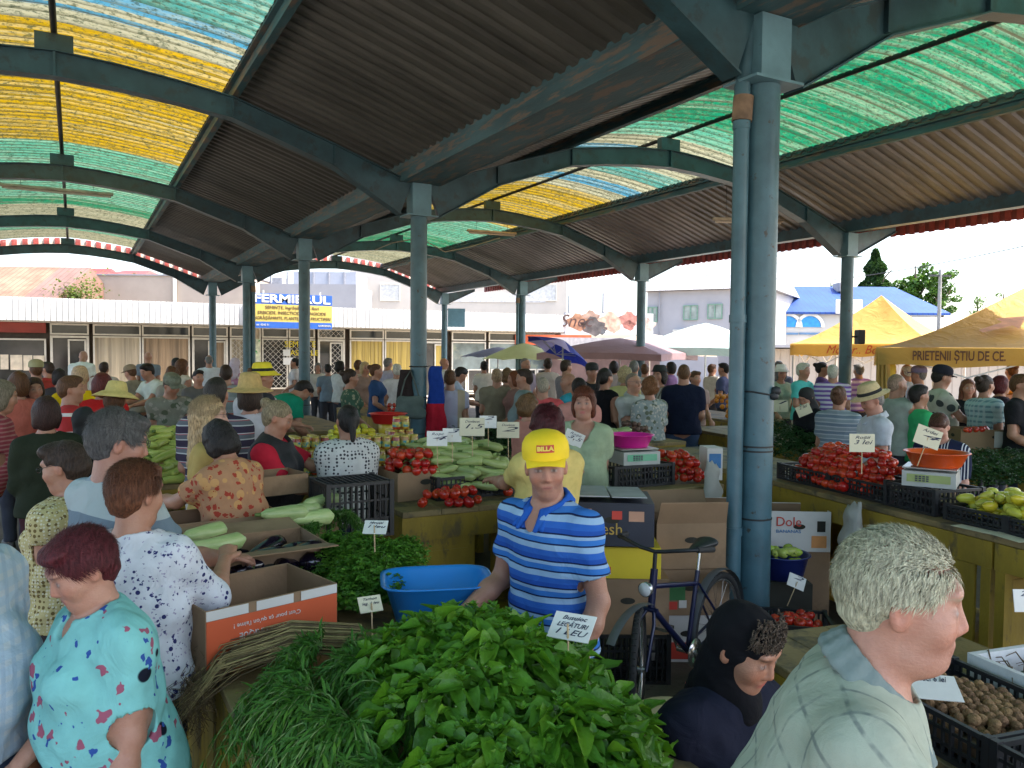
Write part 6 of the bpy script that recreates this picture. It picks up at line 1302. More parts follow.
pile(EGG, 'eggplant', (p[0]+.05, p[1]+.08, .96), .22, .15, .12, .046, 'shiny dark eggplant in the brown carton beside the parsley', 'eggplant', 'eggplants in the brown carton', mode='long', elong=.2, nmax=14)
p = at(225, 515, 1.12); carton(p[0], p[1]+.16, TZ, .58, .38, .24, .1, 'yellow banana printed box with blue corner on the greens counter', card, flaps=0, prints=(('field', M('banana print yellow', (.58, .40, .04), .6, .3, 6), -.28, .17, .01, .19), ('field', M('blue print', (.05, .2, .45), .6), .175, .28, .01, .19)), group=g_c)
p = at(262, 490, 1.13); carton(p[0], p[1]+.05, 1.104, .5, .3, .12, .2, 'shallow brown tray of dark produce behind the banana box', card, holes=False, group=g_c)
pile(ONI, 'beetroot', (p[0], p[1]+.05, 1.11), .2, .11, .05, .028, 'dark round beetroot in the shallow brown tray', 'beetroot', 'beetroots in the shallow tray', nmax=16)
for i, (px, py, a) in enumerate(((300, 505, .35), (312, 514, .2), (322, 500, .5), (205, 533, .6), (216, 545, .4), (285, 517, .1))):
    p = at(px, py, 1.10); o = link('zucchini', ZUC[i % 2], None, (p[0], p[1], 1.07+.01*i), (i, .05, a)); tag(o, 'pale green zucchini lying on the boxes by the black crate', 'zucchini', 'loose pale zucchinis on the boxes')
    s_ = 0
p = at(304, 515, 1.02); carton(p[0], p[1]+.02, TZ, .34, .26, .17, .1, 'small brown carton below the loose zucchinis', card, closed=True, group=g_c)
p = at(210, 542, 1.02); carton(p[0]-.02, p[1]-.02, TZ, .16, .2, .18, .1, 'narrow carton under the loose zucchinis at left', card, closed=True, group=g_c)
p = at(352, 520, .95); crate(p[0], p[1]+.02, TZ, .40, .32, .34, .05, 'tall black plastic crate standing upside down behind the parsley', flip=True)
p = at(352, 512, .95); 
tub = plastic_m('sky blue plastic', (.015, .22, .62), .28)
p = at(443, 604, .95); basin(p[0]-.02, p[1]+.02, TZ+.035, .225, .165, tub, 'large square sky blue plastic tub between parsley and basil', sq=4.5, sy=.78, rz=-.32, name='tub')
# ---------------------------------------------------------------- leaves
def leafbase(L, W_, nx=5, cup=.25, droop=.35, wave=.0):
    V = []; F = []
    for i in range(nx+1):
        u = i/nx; wd = W_*math.sin(PI*min(1, u*.92+.06))**.8*(1-.25*u)
        for j in (-1, -.5, 0, .5, 1):
            z = cup*wd*abs(j)**1.5-droop*L*u*u+(wave*math.sin(i*2.1+j*3)*abs(j)); V.append((wd*j, L*u, z+(-.06*wd if j == 0 else 0)))
    for i in range(nx):
        for j in range(4): a = i*5+j; F.append((a, a+1, a+6, a+5))
    return np.array(V), np.array(F)
def leafm(name, c, gloss=.38):
    if name in MC: return MC[name]
    m, nt, b = newmat(name); nt.nodes.remove(b); g = nt.nodes.new('ShaderNodeNewGeometry'); oc = objc(nt)
    o = ramp(nt, g.outputs['Random Per Island'], [(0, tuple(x*.6 for x in c)), (.5, c), (.9, (c[0]*1.5, c[1]*1.25, c[2])), (1, (c[0]*2.6, c[1]*1.7, c[2]*1.6))]); o = mixc(nt, .3, o, ramp(nt, noise(nt, oc, 60, 3), [(.3, tuple(x*.5 for x in c)), (.7, tuple(x*1.5 for x in c))]))
    d = nt.nodes.new('ShaderNodeBsdfPrincipled'); d.inputs['Roughness'].default_value = gloss; d.inputs['Specular IOR Level'].default_value = .4; nt.links.new(o, d.inputs[0]); bump(nt, d, noise(nt, oc, 110, 3), .5, .006)
    t = nt.nodes.new('ShaderNodeBsdfTranslucent'); nt.links.new(mixc(nt, .6, o, (c[0]*2, c[1]*1.8, c[2]*.5)), t.inputs[0]); x = nt.nodes.new('ShaderNodeMixShader'); x.inputs[0].default_value = .25; nt.links.new(d.outputs[0], x.inputs[1]); nt.links.new(t.outputs[0], x.inputs[2]); nt.links.new(x.outputs[0], nt.nodes['Material Output'].inputs[0]); MC[name] = m; return m
def frames(d, nrm):
    """rotation matrices with y along d and z near nrm"""
    d = d/np.linalg.norm(d, axis=1)[:, None]; x = np.cross(d, nrm); x /= np.linalg.norm(x, axis=1)[:, None]+1e-9; z = np.cross(x, d); return np.stack([x, d, z], 2)
def bunch_basil(n, r, seed):
    n = int(n*1.2)
    g = np.random.default_rng(seed); az = g.uniform(0, 2*PI, n); el = g.uniform(-.25, 1.0, n)*PI/2; u = np.stack([np.cos(el)*np.cos(az), np.cos(el)*np.sin(az), np.sin(el)], 1)
    P = u*(r*g.uniform(.55, 1.0, n)**.6)[:, None]*np.array([1, 1, .62]); out = np.stack([np.cos(az), np.sin(az), g.uniform(-.5, .45, n)], 1)+g.normal(0, .35, (n, 3)); nr = u+np.array([0, 0, .6])+g.normal(0, .3, (n, 3)); V = []; F = []; k0 = 0
    for q in range(4):
        B_, Fq = leafbase(1, .30+.03*q, 5, .35+.2*q, .15+.16*q, .06); m = np.arange(n) % 4 == q; v, f = scatter(B_, Fq, P[m], frames(out[m], nr[m]), g.uniform(.038, .085, m.sum())); V.append(v); F.append(f+k0); k0 += len(v)
    # young tips
    m = n//8; pt = u[:m]*np.array([1, 1, .62])*r*1.03; pt[:, 2] = np.abs(pt[:, 2])+.01
    for w_ in range(5):
        B_, Fq = leafbase(1, .32, 3, .4, .1); a = w_*1.26; v, f = scatter(B_, Fq, pt, frames(np.stack([np.full(m, math.cos(a)), np.full(m, math.sin(a)), np.full(m, .9)], 1)+g.normal(0, .2, (m, 3)), np.tile([0., 0, 1], (m, 1))+g.normal(0, .1, (m, 3))), g.uniform(.015, .028, m)); V.append(v); F.append(f+k0); k0 += len(v)
    V = np.concatenate(V); F = np.concatenate(F); b = MB()
    for k in range(24): a = g.uniform(0, 6.3); q = g.uniform(.3, .8); b.tube([(0, 0, -.04), (r*q*.5*math.cos(a), r*q*.5*math.sin(a), r*.3), (r*q*math.cos(a), r*q*math.sin(a), r*.45)], [.004, .003, .002], 5)
    nb = len(V); V = np.concatenate([V, np.array(b.v)]); FF = [tuple(x) for x in F]+[tuple(i+nb for i in f) for f in b.f]
    return rawmesh('foliage', V, FF, [leafm('basil leaf', (.085, .235, .018)), M('herb stem', (.14, .22, .06), .6)], [0]*len(F)+[1]*len(b.f))
def bunch_dill(ns, r, seed, col=(.055, .17, .02), lw=.10):
    g = np.random.default_rng(seed); P = []; D = []; N = []; b = MB()
    for k in range(ns):
        a = g.uniform(-1.3, 1.3); e = g.uniform(.2, 1.1); L = r*g.uniform(.7, 1.3); pts = []
        for i in range(9):
            u = i/8; pts.append(np.array([math.cos(a)*math.cos(e)*L*u, math.sin(a)*L*u*.9, math.sin(e)*L*u*.8-L*.95*u**2.4+g.normal(0, .002)]))
        b.tube([tuple(p) for p in pts], [.0022]*5+[.0016]*3+[.0008], 4)
        for i in range(2, 9):
            t = pts[i]-pts[i-1]; t /= np.linalg.norm(t)
            for _ in range(6): dd = t*.9+g.normal(0, .5, 3)+np.array([0, 0, -.25]); P.append(pts[i]+g.normal(0, .004, 3)); D.append(dd); N.append(g.normal(0, .3, 3)+np.array([.2, 0, 1]))
    P, D, N = np.array(P), np.array(D), np.array(N); B_, Fq = leafbase(1, lw, 3, .2, .35); V, F = scatter(B_, Fq, P, frames(D, N), g.uniform(.03, .06, len(P)))
    nb = len(V); V = np.concatenate([V, np.array(b.v)]); FF = [tuple(x) for x in F]+[tuple(i+nb for i in f) for f in b.f]
    return rawmesh('foliage', V, FF, [leafm('feathery leaf %.2f' % col[1], col, .5), M('herb stem', (.14, .22, .06), .6)], [0]*len(F)+[1]*len(b.f))
def bunch_parsley(n, r, seed, col=(.075, .21, .02)):
    g = np.random.default_rng(seed); az = g.uniform(0, 2*PI, n); el = g.uniform(-.1, 1, n)*PI/2; u = np.stack([np.cos(el)*np.cos(az), np.cos(el)*np.sin(az), np.sin(el)], 1); bump_ = 1+.18*np.sin(az*5+seed)*np.cos(el*6); P = u*(r*bump_*g.uniform(.6, 1.05, n))[:, None]*np.array([1, 1, .75]); V = []; F = []; k0 = 0
    for q in (-1, 0, 1):
        B_, Fq = leafbase(1, .38, 2, .35, .3); a = az+q*1.0; v, f = scatter(B_, Fq, P, frames(np.stack([np.cos(a), np.sin(a), g.uniform(-.1, .6, n)], 1), u+np.array([0, 0, .6])+g.normal(0, .3, (n, 3))), g.uniform(.012, .024, n)*r/.14); V.append(v); F.append(f+k0); k0 += len(v)
    return rawmesh('foliage', np.concatenate(V), np.concatenate(F), leafm('parsley leaf %.2f' % col[1], col, .45))
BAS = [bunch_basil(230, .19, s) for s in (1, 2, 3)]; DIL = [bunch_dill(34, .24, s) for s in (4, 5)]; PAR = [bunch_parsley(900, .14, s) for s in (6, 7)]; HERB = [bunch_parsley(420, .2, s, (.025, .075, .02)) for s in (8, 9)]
LET = bunch_parsley(260, .15, 20, (.30, .36, .16)); rb = random.Random(5)
def lay(meshes, name, X, Y, Z, rz, label, cat, group, sc=1, rx=0, ry=0):
    o = link(name, rb.choice(meshes), None, (X, Y, Z), (rx, ry, rz)); o.scale = (sc, sc, sc); return tag(o, label, cat, group)
for i, (X, Y, Z, s) in enumerate(((.88, 1.62, .93, 1.1), (1.14, 1.62, .93, 1.1), (1.38, 1.72, .90, 1.0), (.92, 1.92, .98, 1.1), (1.16, 1.94, 1.0, 1.1), (1.40, 2.02, .94, 1.05), (1.0, 2.2, .98, 1.0), (1.24, 2.22, .99, 1.0), (1.42, 2.32, .93, .85), (.92, 1.38, .90, 1.0), (1.12, 2.42, .93, .8), (1.33, 2.47, .92, .75), (.86, 2.28, .93, .75))):
    lay(BAS, 'basil_bunch', .84+(X-.88)*.66, Y, Z+.05+.03*(1.1 > abs(X-1.2)*4), rb.uniform(0, 6), 'bunch of broad leaved basil in the bright green heap at the front', 'herb bunch', 'basil bunches in the front heap', s)
for i, (X, Y, Z, a, s) in enumerate(((.66, 1.78, .95, 3.5, 1.0), (.62, 2.0, .98, 3.3, 1.05), (.58, 2.2, .98, 3.0, 1.0), (.60, 2.4, .96, 2.8, 1.0), (.78, 2.05, 1.0, 3.9, .9), (.76, 2.32, 1.0, 3.0, .9), (.70, 1.55, .92, 3.6, 1.0), (.86, 2.46, .98, 3.4, .8), (.70, 2.58, .97, 2.7, .85))):
    lay(DIL, 'tarragon_bunch', X, Y, Z+.05, a, 'bunch of narrow leaved tarragon drooping over the left edge of the front counter', 'herb bunch', 'tarragon bunches beside the basil', s)
for i, (px, py, z, s) in enumerate(((330, 560, 1.0, 1.1), (362, 548, 1.04, 1.15), (392, 556, 1.02, 1.1), (350, 585, 1.0, 1.1), (382, 580, 1.0, 1.0), (410, 572, .98, .9), (334, 540, 1.02, .9), (404, 545, .98, .9), (365, 568, 1.05, 1.1))):
    p = at(px, py, z); lay(PAR, 'parsley_bunch', p[0], p[1], z-.06, rb.uniform(0, 6), 'bunch of curly parsley in the heap between the orange box and the blue tub', 'herb bunch', 'parsley bunches behind the orange box', s)
for i, (px, py, z, a) in enumerate(((322, 522, 1.06, 2.6), (306, 528, 1.05, 2.2), (340, 512, 1.08, .5))):
    p = at(px, py, z); lay([DIL[0]], 'dill_bunch', p[0], p[1], z-.02, a, 'feathery dark green dill bunch between the eggplants and the black crate', 'herb bunch', 'dill bunches behind the parsley', .62)
# dried stalks hanging over the corner
b = MB(); rr_ = random.Random(3)
for k in range(120):
    a = rr_.uniform(-.3, .35); y0_ = rr_.uniform(-.09, .09); z0_ = rr_.uniform(0, .07); L = rr_.uniform(.3, .46); b.tube([(.25, y0_, z0_+.02), (0, y0_*1.1, z0_+.05), (-.25+.1*rr_.random(), y0_*1.3+a*.1, z0_+.0), (-.33-.05*rr_.random(), y0_*1.5+a*.2, -.05-.10*rr_.random())], [.0022, .0028, .0022, .0008], 4, k % 2)
for k in range(320):
    x, y, z = -.32+rr_.gauss(0, .03), rr_.gauss(0, .10), -.06+rr_.gauss(0, .05); b.tube([(x, y, z), (x+rr_.gauss(0, .02), y+rr_.gauss(0, .02), z-.02), (x+rr_.gauss(0, .03), y+rr_.gauss(0, .03), z-.06)], .0012, 3, 1)
o = b.build('dried_stalks', [M('straw coloured stalks', (.34, .26, .11), .8, .3, 20), M('brown rootlets', (.15, .10, .05), .9, .3, 20)], None, (.66, 2.83, .90), (0, 0, -.25)); tag(o, 'bundle of dried brown stalks with roots hanging over the counter corner', 'herb bundle')
# white cloth bag hanging at the counter side and pale counter sacks
price_card(567, 640, 1.19, .125, 'laminated white price card standing on the basil', (('Busuioc', .22), ('LEGĂTURI', .24), ('1 LEU', .3)), tilt=.95, rz=-YAW-.45)
price_card(372, 612, 1.06, .085, 'cream price card leaning on the tarragon beside the blue tub', (('Tarhon', .22), ('leg. 1 leu', .24)), tilt=.7, rz=-YAW+.5, mat=paperc)
price_card(374, 534, 1.19, .105, 'white price card lying on the parsley heap', (('Pătrunjel', .22), ('1 leu', .3)), tilt=.9, rz=-YAW-.05)
p = at(352, 650, 1.0)
# ---------------------------------------------------------------- middle counter
p = at(426, 497, .97); bx = (p[0]-.02, p[1]+.20)
carton(bx[0], bx[1], .952, .44, .38, .20, .12, 'brown cardboard box heaped with ripe tomatoes on the middle counter', card, group=None)
pile(TOM, 'tomato', (bx[0], bx[1], 1.115), .215, .19, .20, .037, 'ripe red tomato heaped in the cardboard box on the middle counter', 'tomato', 'tomatoes in the cardboard box', rz=.12, nmax=60)
p = at(462, 505, .97); pile(TOM, 'tomato', (p[0]-.03, p[1]+.12, .95), .26, .11, .11, .037, 'ripe red tomato loose on the middle counter beside the box', 'tomato', 'loose tomatoes on the middle counter', nmax=18)
for i, (px, py) in enumerate(((501, 484), (515, 480), (508, 490))):
    p = at(px, py, 1.0); o = link('tomato', TOM[i % 3], None, (p[0], p[1], .987+.02*(i == 1)), (.3, .2, i)); tag(o, 'ripe red tomato by the gloved hand of the woman with burgundy hair', 'tomato', 'tomatoes beside the gloved hand')
for k, (X, Y, L_) in enumerate(((2.5, 5.35, .6), (2.5, 5.78, .6))): crate(X, Y, .952, L_, .4, .16, .05, ('black crate under the pale green marrows, nearer one', 'black crate under the pale green marrows, farther one')[k])
pile(MAR, 'marrow', (2.56, 5.42, 1.02), .36, .30, .30, .034, 'pale green marrow in the sloping pile behind the tomatoes', 'marrow', 'marrows in the middle pile', rz=-.5, mode='long', elong=.24, nmax=46)
pile(MAR, 'marrow', (2.70, 5.86, 1.10), .30, .25, .22, .034, 'pale green marrow at the back of the middle pile under the cards', 'marrow', 'marrows at the back of the middle pile', rz=-.9, mode='long', elong=.24, nmax=24)
price_card(437, 446, 1.40, .13, 'white price card left of the marrows, pair with its neighbour', (('Roșii', .24), ('4', .4)), .1); price_card(452, 442, 1.42, .12, 'white price card at the tomatoes edge, second of the left pair', (('3', .4),), .1)
price_card(472, 436, 1.46, .16, 'cream price card tallest above the middle of the marrows', (('Dovlecei', .2), ('1,5', .36)), .05, mat=paperc); price_card(488, 428, 1.46, .12, 'small white price card before the dark herb heap', (('2', .4),), .1)
price_card(508, 438, 1.42, .15, 'cream price card on the right end of the marrows', (('Dovlecei', .2), ('2', .4)), .08, mat=paperc); price_card(571, 445, 1.3, .15, 'white price card tilted behind the yellow cap', (('Roșii', .24), ('3,5', .34)), .1, roll=.4)
# jars of preserves
jm = M('jar glass with preserve', (.42, .16, .02), .12, .5, 20, second=(.5, .34, .05), s_scale=14, s_lo=.45, s_hi=.55); jm2 = M('red preserve', (.36, .05, .02), .12, .4, 20); lidm = M('golden jar lid', (.55, .40, .08), .3, .1, metal=.5); labm = M('jar label', (.55, .50, .12), .6, .4, 30, second=(.06, .3, .35), s_scale=22, s_lo=.5, s_hi=.53)
def jar(jmat):
    b = MB(); b.lathe([(0, 0), (.032, 0), (.036, .006), (.036, .082), (.030, .094), (.030, .098)], 18); b.lathe([(.0365, .022), (.0365, .066)], 18, 1); b.lathe([(.033, .096), (.033, .112), (.0, .114)], 18, 2); return b.mesh('jar', [jmat, labm, lidm])
JR = [jar(jm), jar(jm2)]
def jars(x, y, z, nx, layers, label, group, dy=2, rz=0):
    k = 0
    for l in range(layers):
        for i in range(nx-l):
            for j in range(dy):
                if l and j and (i+l) % 2: continue
                px_, py_ = (i+l*.5)*.082, j*.08; X = x+px_*math.cos(rz)-py_*math.sin(rz); Y = y+px_*math.sin(rz)+py_*math.cos(rz); o = link('jar', JR[(i*7+l*3+j) % 3 == 0], None, (X, Y, z+l*.1142), (0, 0, k)); tag(o, label, 'jar', group); k += 1
jars(2.02, 6.35, .952, 8, 3, 'small labelled jar of orange preserve stacked on the middle counter', 'jars stacked on the middle counter', 3)
jars(2.4, 6.8, .952, 5, 4, 'small labelled jar in the tall stack before the blue column', 'jars in the tall stack before the column', 2)
jars(1.6, 7.0, .902, 6, 3, 'glass jar of honey coloured preserve beside the woman in the vest', 'jars between vest and patterned blouse', 3)
jars(1.6, 7.5, .902, 6, 2, 'glass jar at the back of the narrow jar counter', 'jars at the back of the narrow counter', 2)
redp2 = plastic_m('red plastic', (.55, .02, .02)); p = at(388, 414, 1.25); basin(p[0], p[1], 1.14, .22, .12, redp2, 'bright red plastic basin behind the jars'); b = MB(); b.lathe([(0, 0), (.11, 0), (.11, .2), (.1, .215), (0, .215)], 20); tag(b.build('bucket', plastic_m('yellow plastic', (.62, .45, .03)), None, (p[0], p[1], .924)), 'yellow plastic bucket under the red basin', 'bucket')
p = at(412, 428, 1.05); pile(PEPY, 'yellow_pepper', (2.6, 8.6, .955), .42, .3, .26, .032, 'long yellow pepper in the heap beside the middle column', 'pepper', 'yellow peppers beside the middle column', mode='mix', nmax=40)
for i, (px, py, z) in enumerate(((455, 428, 1.15), (478, 420, 1.2), (498, 423, 1.18), (512, 432, 1.12), (470, 440, 1.1), (492, 443, 1.1))):
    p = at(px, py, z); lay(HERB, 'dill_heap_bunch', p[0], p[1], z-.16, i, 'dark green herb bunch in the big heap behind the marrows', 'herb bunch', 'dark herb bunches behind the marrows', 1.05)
counter(3.0, 7.1, 0, 1.9, .55, .95, 'short counter under the dark herb heap')
pile(TOM, 'tomato', (4.6, 12.7, .925), .5, .3, .22, .045, 'red tomato in the distant heap behind the dark herbs', 'tomato', 'distant tomatoes behind the herbs', nmax=12)
pile(TOM, 'tomato', (2.4, 14.5, .925), .5, .3, .22, .045, 'red tomato on the far stall before the lattice windows', 'tomato', 'far tomatoes before the lattice', nmax=9)
# hung on the middle column
t = thing('shoulder_bag', 'grey green shoulder bag hung on the middle blue column', 'bag', (VA-.16, A0Y+6-.12, 1.12), -YAW+.1)
v = Vol((-.28, -.12, -.05), (.28, .12, .36), .01); v.cone((-.13, 0, .07), (.13, 0, .07), .075, .075, .03, (0, 1, 0), .55); v.cone((-.12, 0, .22), (.12, 0, .22), .07, .07, .06, (0, 1, 0), .4); v.wrinkle(.007, 1, 4); V, F = v.mesh(); link('bag_body', rawmesh('bag_body', V, F, M('grey green canvas', (.09, .12, .11), .85, .2, 9, bst=.3)), t)
b = MB(); b.tube([(-.13, .0, .26), (-.07, .03, .5), (.0, .06, .62), (.05, .03, .48), (.12, 0, .26)], .011, 6); b.build('strap', M('grey green strap', (.08, .10, .09), .8), t)
def hung(name, label, x, y, z, w_, L, c1, c2, seed):
    t = thing(name, label, 'jacket', (x, y, z), -YAW); 
    for nm, (z0_, z1_), c in (('upper_part', (-L*.47, 0), c1), ('lower_part', (-L, -L*.45), c2)):
        v = Vol((-w_, -.12, -L-.1), (w_, .12, .1), .010)
        for k in range(4): xx = (k-1.5)*w_*.36; v.cone((xx*.5, 0, -.03), (xx*1.15, .02*math.sin(k*3+seed), -L+.03*k), .04, .052, .03, (0, 1, 0), .7)
        v.wrinkle(.012, .8, seed); v.cut((0, 0, z0_), (0, 0, 1)); v.cut((0, 0, z1_), (0, 0, -1)); V, F = v.mesh(); link(nm, rawmesh(nm, V, F, c), t)
    return t
hung('jacket', 'blue and red sports jacket hung on the right of the middle column', VA+.19, A0Y+6-.14, 1.80, .17, 1.08, pl(.015, .05, .28), pl(.52, .02, .04), 2)
hung('waistcoat', 'dark brown garment hung on the left of the middle column', VA-.18, A0Y+6+.0, 1.75, .13, .55, pl(.035, .025, .025), pl(.035, .025, .025), 5)
b = MB(); b.tube([(.118*math.cos(a), .118*math.sin(a), 1.79) for a in np.linspace(0, 2*PI, 21)], .008, 5); 
for a in (-2.6, -1.9, -.9, -.2): b.tube([(.118*math.cos(a), .118*math.sin(a), 1.79), (.16*math.cos(a), .16*math.sin(a), 1.80)], .005, 5)
tag(b.build('hook_ring', black, None, (VA, A0Y+6, 0)), 'wire hook ring round the middle blue column', 'hook')
# ---------------------------------------------------------------- pink basin stall
pinkp = plastic_m('hot pink plastic', (.75, .02, .32)); p = at(628, 462, 1.12); sx_, sy_ = 3.92, 5.16
crate(sx_-.03, sy_, .952, .56, .36, .17, 0, 'black crate carrying the scale with the pink basin'); scale(sx_-.02, sy_, 1.124, -.15, 'grey market scale with green display under the pink basin', ('green display print', (.12, .42, .25)))
basin(sx_-.02, sy_+.02, 1.247, .185, .10, pinkp, 'hot pink plastic basin on the scale')
pile(TOM, 'tomato', (4.40, 5.32, .955), .20, .38, .22, .037, 'ripe red tomato in the pile right of the pink basin', 'tomato', 'tomatoes right of the pink basin', nmax=32)
pile(TOM, 'tomato', (3.72, 5.85, .955), .18, .34, .17, .037, 'ripe red tomato in the pile left of the pink basin', 'tomato', 'tomatoes left of the pink basin', nmax=14)
carton(4.66, 4.98+.1, .952, .13, .2, .26, -.4, 'small white and blue carton standing at the right of the tomatoes', whf, holes=False, closed=True, prints=(('field', M('blue print', (.05, .2, .45), .6), -.05, .05, .1, .22),))
pile(ZUC, 'zucchini', (5.1, 7.5, 1.0), .36, .2, .14, .042, 'big pale zucchini on the tray before the man in sunglasses', 'zucchini', 'zucchinis on the tray before the sunglasses', mode='long', elong=.26, nmax=12)
counter(4.7, 7.2, 0, 1.3, 1.5, .98, 'counter of yellow crates before the man in sunglasses')
pile(ONI, 'onion', (5.75, 7.6, .99), .33, .25, .2, .034, 'dark onion in the heap right of the big zucchinis', 'onion', 'onions before the flowered dress', nmax=46)
crate(5.6, 7.05-.02, .70, .62, .3, .2, 0, 'yellow plastic crate below the onions', plastic_m('crate yellow plastic', (.60, .42, .02)), None); lay(HERB, 'lettuce_bunch', 5.45, 7.0, .9, 0, 'small green lettuce bunch on the yellow crate', 'herb bunch', None, .5)
b = MB(); b.box((5.2, 6.85, .0), (6.0, 7.17, .69), bev=.01); tag(b.build('wooden_chest', yel), 'plain yellow chest under the yellow crate', 'chest')
pile(PEPG, 'green_pepper', (6.45, 9.15, .955), .42, .26, .42, .036, 'pale green pepper in the heap left of the near column', 'pepper', 'pale green peppers left of the column', mode='mix', nmax=70)
pile(ORA, 'orange', (6.45, 9.75, 1.18), .42, .2, .22, .045, 'orange in the box above the pale green peppers', 'orange', 'oranges above the green peppers', nmax=34); carton(6.45, 9.75, .952, .9, .42, .24, 0, 'wide carton of oranges behind the pale green peppers', card)
# ---------------------------------------------------------------- right counter
for k, s in enumerate((1.42, 2.04)): p = R3(s, .33, .952); crate(p[0], p[1], p[2], .6, .42, .13, R3A+PI/2, ('black crate of tomatoes next to the orange basin scale', 'black crate of tomatoes next to the near blue column')[k])
p = R3(1.72, .34, .975); pile(TOM, 'tomato', p, .61, .25, .33, .034, 'ripe red tomato in the long pile on black crates at right', 'tomato', 'tomatoes on the right counter', rz=R3A+PI/2, nmax=130)
p = R3(.92, .30, .952); crate(p[0], p[1], p[2], .42, .40, .17, R3A+PI/2, 'black crate carrying the scale with the orange basin'); p = R3(.92, .28, 1.124); scale(p[0], p[1], p[2], R3A-.9, 'flat market scale with yellow green trim under the orange basin', ('yellow green display', (.30, .36, .12)))
p = R3(.90, .30, 1.247); basin(p[0], p[1], p[2], .20, .10, plastic_m('orange plastic', (.72, .09, .01)), 'bright orange plastic basin on the scale at right')
for k, s in enumerate((.42, -.02, -.5)): p = R3(s, .34, .952); crate(p[0], p[1], p[2], .42, .46, .10, R3A+PI/2, ('low black crate of yellow peppers beside the scale', 'low black crate of yellow peppers, second from the scale', 'low black crate of pale marrows at the right edge')[k])
p = R3(.25, .36, 1.0); pile(PEPY, 'yellow_pepper', p, .40, .2, .15, .032, 'pale yellow pepper in the low crates at right', 'pepper', 'yellow peppers on the right counter', rz=R3A+PI/2, mode='mix', nmax=80)
p = R3(-.42, .34, 1.02); pile(MAR, 'marrow', p, .26, .22, .14, .036, 'pale striped marrow in the crate at the right edge', 'marrow', 'marrows at the right edge', rz=R3A+.5, mode='long', elong=.24, nmax=16)
pile(ZUC, 'zucchini', R3(-.75, .4, 1.0), .25, .25, .16, .042, 'large pale zucchini at the far right end of the counter', 'zucchini', 'zucchinis at the right edge', rz=R3A+.9, mode='long', elong=.26, nmax=10)
p = R3(.62, .55, 1.0); 
for k in range(3): q = R3(.66+.12*k, .62, 1.0); lay(PAR, 'parsley_bunch', q[0], q[1], q[2], k, 'small green herb bunch between the scale and the yellow peppers', 'herb bunch', 'herbs beside the orange basin scale', .7)
for k, (s, a) in enumerate(((.34, .1), (.12, -.15))):
    p = R3(s, .03, .9535+.002*k); b = MB(); b.box((-.13, -.05, 0), (.13, .05, .0015)); tag(b.build('paper_sheet', paperc, None, p, (0, 0, R3A+PI/2+a)), ('yellowed paper sheet lying on the counter edge near the scale', 'yellowed paper sheet lying on the counter edge below the peppers')[k], 'paper')
bagm = canopy_cloth('thin white plastic bag', (.55, .55, .50), .4)
def plasticbag(x, y, z, s, label, rz):
    v = Vol((-.2, -.12, -.42), (.2, .12, .06), .009); v.cone((0, 0, .0), (0, 0, -.1), .02, .055, .02, (0, 1, 0), .6); v.cone((0, 0, -.12), (.01, 0, -.30), .075, .11, .03, (0, 1, 0), .55); v.cone((-.05, 0, 0), (-.06, 0, -.12), .008, .02, .02); v.cone((.05, 0, 0), (.05, 0, -.12), .008, .02, .02); v.wrinkle(.012, 1.3, 7); V, F = v.mesh(); o = link('plastic_bag', rawmesh('plastic_bag', V*s, F, bagm), None, (x, y, z), (0, 0, rz)); return tag(o, label, 'bag')
p = R3(1.22, -.095, .97); plasticbag(p[0], p[1], p[2], 1.05, 'crumpled white plastic bag hanging from the right counter below the orange basin', R3A+PI/2)
plasticbag(4.36, 4.74, 1.16, .85, 'white plastic bag hanging at the corner of the pink basin stall', 0)
p = R3(1.32, .62, 0); price_card(862, 452, 1.42, .15, 'cream price card standing behind the orange basin', (('Roșii', .24), ('3 lei', .34)), .05, mat=paperc)
price_card(925, 446, 1.45, .16, 'cream price card on a stick before the woman in navy stripes', (('Ardei', .24), ('4', .36)), .1, roll=.35, mat=paperc); price_card(806, 415, 1.33, .16, 'cream price card held in front of the black headscarf', (('2 lei', .4),), .1, roll=-.4, stick=False, mat=paperc)
price_card(780, 412, 1.3, .2, 'pale price card on the dark herbs near the column', (('1', .4),), .2, mat=paperc)
for i, (px, py, z) in enumerate(((785, 436, 1.08), (800, 430, 1.12), (815, 436, 1.08), (792, 446, 1.0), (780, 425, 1.14))):
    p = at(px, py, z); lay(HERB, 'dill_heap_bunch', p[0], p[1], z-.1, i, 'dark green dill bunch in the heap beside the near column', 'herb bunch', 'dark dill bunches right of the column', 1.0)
for i, (px, py) in enumerate(((826, 440), (838, 443), (848, 440))): p = at(px, py, 1.03); lay([LET], 'lettuce_bunch', p[0], p[1], .96, i, 'pale green lettuce head before the striped t-shirt', 'lettuce', 'pale lettuces before the striped t-shirt', .9)
for i in range(11): px = 962+i*8; py = 452+(i % 3)*9; p = at(px, py, 1.06); lay(HERB, 'parsley_bunch', p[0], p[1], .97, i, 'dark green parsley bunch in the long heap at far right', 'herb bunch', 'parsley bunches at far right', .8)
p = at(1005, 445, 1.0); carton(p[0], p[1]+.2, .952, .75, .4, .22, -YAW-.1, 'brown and white cardboard box of tomatoes at far right', card, prints=(('field', whf, -.02, .36, .02, .20), ('fresh', M('dark print', (.08, .06, .06), .7), .18, .11, .07, .2))); pile(TOM, 'tomato', (p[0]-.25, p[1]+.25, 1.13), .25, .12, .06, .037, 'red tomato on top of the cardboard box at far right', 'tomato', 'tomatoes on the far right box', nmax=9)
pile(ORA, 'orange', (9.7, 10.2, .925), .4, .4, .4, .05, 'orange in the sunlit heap before the white sun hat', 'orange', 'oranges before the tents', nmax=50)
